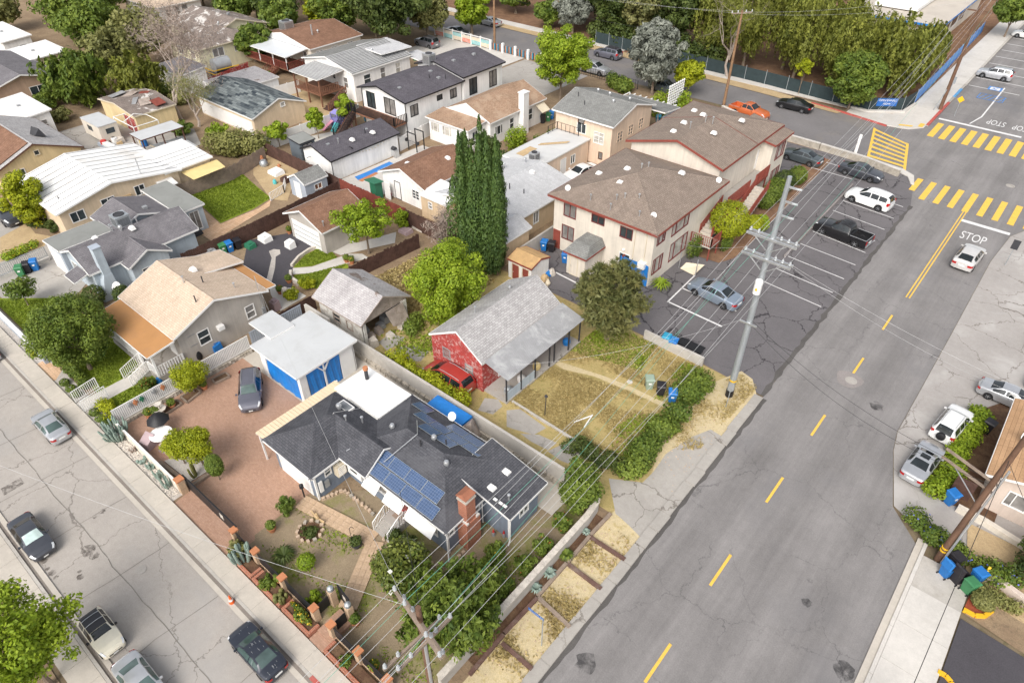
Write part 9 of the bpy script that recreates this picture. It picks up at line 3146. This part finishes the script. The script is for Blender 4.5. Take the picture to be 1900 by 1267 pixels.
for i,p in enumerate(((-15.93,17.31,0),(-15.41,17.63,0))):
 T=thing('garden_gnome',('red hatted gnome left of orange tree','red hatted gnome right of orange tree')[i],'gnome',(p[0],p[1],0),0,'garden gnomes')
 part('body','t_grey',T,'lathe',0,0,[(.1,0),(.12,.2),(.07,.36)],8,local=True)
 part('hat','t_redplastic',T,'lathe',0,0,[(.08,.36),(.01,.62)],8,local=True)
# tarp-covered boat shape beside the solar house and its gable cover
T=thing('covered_trailer','trailer under bright blue tarpaulin beside the block wall','trailer',(-24.2,21.9,0))
b=MB()
b.add([(-25.65,21.2,0),(-22.25,21.2,0),(-22.25,22.6,0),(-25.65,22.6,0),(-25.55,21.25,1.45),(-22.35,21.25,1.5),(-22.35,22.55,1.55),(-25.55,22.55,1.5),(-24.65,21.9,1.75),(-23.15,21.9,1.8)],[(0,1,5,4),(1,2,6,5),(2,3,7,6),(3,0,4,7),(4,5,9,8),(5,6,9),(6,7,8,9),(7,4,8)],0,True)
b.build('tarpaulin','tarp',T)
part('tarp_end','wood_weather',T,'add',[(-22.25,21.1,1.5),(-21.15,21.3,.2),(-21.65,22.6,.2),(-22.23,22.5,1.5),(-21.75,21.8,1.9)],[(0,1,4),(1,2,4),(2,3,4),(0,4,3)])
# apartment side clutter
for i,(p,mt_,lb,s) in enumerate((((-30.23,40.65,0),'tarp','crumpled blue tarp on the heap by plywood shed',.5),((-30.56,40.09,0),'t_teal','teal cloth on the heap by plywood shed',.35),((-29.8,39.9,0),'wood_pale','cardboard on the heap by plywood shed',.4),((-29.82,41,0),'m_stone_pale','pale sacks on the heap by plywood shed',.4),((-29.12,39.51,0),'t_cream','white sack below the heap by plywood shed',.25))):
 b=MB()
 rr=random.Random(i)
 b.lathe(p[0],p[1],[(s,0),(s*1.05,.2),(s*.7,.45),(s*.2,.6)],7)
 b.v=[(x+rr.uniform(-.09,.09),y+rr.uniform(-.09,.09),max(0,z+rr.uniform(-.06,.06))) for x,y,z in b.v]
 tag(b.build('rubbish_heap',mt_),lb,'rubbish','rubbish heap by the plywood shed')
T=thing('chain_link_gate','chain link swing gate with cream shade cloth at apartment corner','gate',(-20.4,46.6,0))
for p in ((-21.7,49.24,0),(-19.94,49,0)):
 part('post','t_silver',T,'cyl',p[0],p[1],0,1.7,.04,n=6)
part('cloth','t_cream',T,'poly',[(-21.49,49.07,0.1),(-20.02,48.88,0.1),(-19.85,50.42,0.5),(-21.24,49.58,0.6)])
# play set, gym rack, barbecue, hoop, shed bits in the back yards
T=thing('play_house','purple plastic play house with teal and pink slides','play set',(-70.28,50.1,0))
part('tower','t_purple',T,'box',-.9,.5,-.6,.6,.5,1.2,local=True)
part('roof','t_purple',T,'poly',[(-.9,-.6,1.9),(.5,-.6,1.9),(.2,0,2.3),(-.6,0,2.3)],local=True)
for x in (-.85,.45):
 for y in (-.55,.55):
  part('post','t_purple',T,'box',x-.06,x+.06,y-.06,y+.06,0,1.95,local=True)
part('slide','t_pink',T,'beam',(-.6,-.6,1.0),(-.9,-2.0,.1),.5,.08,local=True)
part('slide','t_teal',T,'beam',(.3,-.6,.9),(.6,-1.6,.15),.7,.1,local=True)
part('climber','t_pink',T,'tube',[(1.2,.2,0),(1.5,.4,1.6),(2.0,.5,0)],.07,6,local=True)
T=thing('gym_rack','black steel gym rack by the white wall panels','gym rack',(-58.16,51.72,0))
for x in (-.7,.7):
 for y in (-.6,.6):
  part('upright','t_black',T,'box',x-.05,x+.05,y-.05,y+.05,0,2.2,local=True)
for y in (-.6,.6):
 part('bar','t_black',T,'box',-.75,.75,y-.04,y+.04,2.15,2.25,local=True)
part('barbell','t_dark',T,'tube',[(-1.1,-.6,1.2),(1.1,-.6,1.2)],.03,6,local=True)
part('plate','t_dark',T,'tube',[(-1.0,-.6,1.2),(-.9,-.6,1.2)],.22,12,local=True)
part('plate','t_dark',T,'tube',[(.9,-.6,1.2),(1.0,-.6,1.2)],.22,12,local=True)
T=thing('barbecue','stainless barbecue grill against the backyard unit','barbecue',(-58.8,48.72,0))
part('cart','t_silver',T,'box',-.6,.6,-.3,.3,.1,.9,local=True)
part('lid','t_dark',T,'tube',[(-.35,0,.95),(.35,0,.95)],.28,12,local=True)
T=thing('basketball_hoop','portable basketball hoop on the blue sport court','hoop',(-59.65,43.32,0))
part('pole','t_black',T,'tube',[(0,0,0),(0,0,2.4)],.06,8,local=True)
part('backboard','t_black',T,'box',-.5,.5,-.06,0,2.1,2.8,local=True)
part('base','t_black',T,'box',-.35,.35,-.4,.4,0,.18,local=True)
T=thing('court_shed','narrow green topped closet beside the white cottage','shed',(-52.6,40.9,0))
piece('cabinet','t_green',T,-52.6,40.7,0,.9,.9,1.9)
piece('roof','t_green',T,-52.7,40.6,1.9,1.6,1.3,.08,0,R(-8))
for i,(p,r_,h_,mt_,lb,nm,ct) in enumerate((
  ((-56.53,29.49,0),.75,.6,'wood_deck','brown square box table with lid on the patio edge','box_table','table'),((-56.26,28.69,0),.75,.6,'wood_deck','brown box table left on the patio edge','box_table','table'),((-51.37,28.87,0),.45,.75,'t_white','white covered chair on the asphalt yard','covered_chair','chair'),
  ((-54.23,28.07,0),.6,.6,'t_white','white covered bench on the asphalt yard edge','covered_bench','bench'),((-65.49,37.21,0),.8,.5,'r_white','white covered table on the terrace','covered_table','table'),((-68.96,37.81,0),.22,.9,'t_terracotta','terracotta chiminea on the terrace','chiminea','stove'),((-66.78,38.48,0),.2,.3,'t_terracotta','terracotta pot on the terrace','clay_pot','pot'),
  ((-68.23,37.49,0),.5,.7,'t_steel','round glass table on the terrace','terrace_table','table'),((-69.74,37.16,0),.45,.9,'t_black','black covered grill on the terrace','covered_grill','grill'),((-63,36.69,0),.5,.6,'wood_dark','dark garden bench beside the blue shed','garden_bench','bench'),((-63.5,35.64,0),.22,.5,'t_teal','teal planter pot on the terrace edge','teal_pot','pot'),
  ((-44.3,22.25,0),.4,.9,'t_mauve','folded mauve lounge chair by dark fence','folded_chair','chair'),((-50.83,42.4,0),.4,.7,'t_white','white bicycle frame heap by white cottage','bicycle_heap','bicycle'),((-51.87,41.71,0),.25,.5,'t_redplastic','white and red bucket on the court','bucket','bucket'),((-45.28,23.97,0),.35,.7,'m_stone_pale','pale stone urn on the court','stone_urn','urn'),
  ((-44.55,39.19,0),.7,.5,'m_stone_pale','heap of pale rubble by the dark fence','rubble_heap','rubble'),((-45.1,37.71,0),.6,.4,'t_mauve','heap of pinkish rubble by the dark fence','rubble_heap','rubble'),((-43.37,14.76,0),.3,.8,'t_black','black kettle grill by the tan house','kettle_grill','grill'),((-43.16,11.48,0),.25,.45,'b_blue','blue plastic drum on the tan house lawn','plastic_drum','drum'),((-43.39,16.21,0),.45,.7,'b_blue','blue recycling crate behind the dark lattice','recycling_crate','crate'),
  ((-60.46,24.49,0),.6,.4,'t_dark','black box beside the blue grey house steps','storage_box','box'),((-54.26,26.44,0),.5,.5,'t_green','green sheet over a heap in the asphalt yard','green_heap','heap'),((-55.31,23.1,0),.55,.95,'t_grey','grey storage locker beside the dark fence','storage_locker','locker'),((-82.28,55.75,0),.4,.8,'w_oldred','red cabinet under the timber deck','cabinet','cabinet'),((-77.88,56.03,0),.4,.5,'t_white','white garden table beside the timber deck','garden_table','table'),((-75.93,49.44,0),.35,.7,'wood_deck','brown wooden chair beside tan garage','wooden_chair','chair'))):
 T=thing(nm,lb,ct,(p[0],p[1],0))
 b=MB()
 if i in (5,6,7,10,13,14,17,18):
  b.lathe(0,0,[(r_*.8,0),(r_,h_*.35),(r_*.9,h_*.7),(r_*.6,h_)],12)
 else:
  b.add([(-r_,-r_*.8,0),(r_,-r_*.8,0),(r_,r_*.8,0),(-r_,r_*.8,0),(-r_*.9,-r_*.7,h_*.8),(r_*.9,-r_*.7,h_*.75),(r_*.85,r_*.7,h_),(-r_*.85,r_*.7,h_*.95)],[(0,1,5,4),(1,2,6,5),(2,3,7,6),(3,0,4,7),(4,5,6,7)])
 b.build('body',mt_,T,local=True)
 g=MB()
 g.box(-r_*.5,r_*.5,-r_*.4,r_*.4,h_*.97,h_*1.04)
 g.build('top',mt_,T,local=True)
# loose bits in the dry yard
for i,(p,mt_,lb) in enumerate((((-17.9,30.2),'t_white','white plastic pipe frame lying in the dry yard'),((-16.9,33.5),'m_stone_pale','pale rubbish scrap in the dry yard'))):
 b=MB()
 if i==0:
  a,c=(-17.61,27.58,0),(-17.02,28.92,0)
  b.beam((a[0],a[1],.12),(c[0],c[1],.12),.07,.07)
  a=(-16.82,27.66,0)
  b.beam((a[0],a[1],.12),(c[0],c[1],.16),.07,.07)
 else:
  b.lathe(p[0],p[1],[(.2,0),(.22,.1),(.08,.16)],7)
 tag(b.build('yard_scrap',mt_),lb,'scrap')
T=thing('yard_post','thin dark post with fitting in the dry yard','post',(-19.58,26.85,0))
part('pole','t_dark',T,'tube',[(0,0,0),(.05,0,1.9)],.03,5,local=True)
part('fitting','t_dark',T,'lathe',.05,0,[(.03,1.8),(.14,1.9),(.05,2.05)],8,local=True)
solid_wall('low concrete kerb between dry yard and broken driveway',[(-22.17,26.43,0),(-16.38,26.27,0)],.18,.16,'w_block','garden_kerb')
# rubble on the verge: too many to pick
rng=np.random.default_rng(3)
b=MB()
for k in range(300):
 x=rng.uniform(-11.3,-9.45)
 y=rng.choice([rng.uniform(11,22),rng.normal(31,2.5),rng.normal(20.5,.7)])
 s=rng.uniform(.02,.06)
 a=rng.uniform(0,3)
 c,d=math.cos(a)*s,math.sin(a)*s
 zb_=.03
 b.add([(x-c,y-d,zb_),(x+d,y-c,zb_),(x+c,y+d,zb_),(x-d,y+c,zb_),(x,y,zb_+s*1.1)],[(0,1,4),(1,2,4),(2,3,4),(3,0,4)])
tag(b.build('verge_rubble','m_stone_tan'),'small pale stones scattered over the dry verge','rubble',kind='stuff')
b=MB()
for k in range(900):
 x,y=rng.uniform(-41,-32.8),rng.uniform(6.6,7.15)
 s=rng.uniform(.02,.06)
 b.add([(x-s,y-s,.05),(x+s,y-s,.05),(x+s,y+s,.05),(x-s,y+s,.05),(x,y,.05+s)],[(0,1,4),(1,2,4),(2,3,4),(3,0,4)])
tag(b.build('bed_pebbles','m_stone_pale'),'pale pebbles of the cactus bed along the sidewalk','pebbles',kind='stuff')
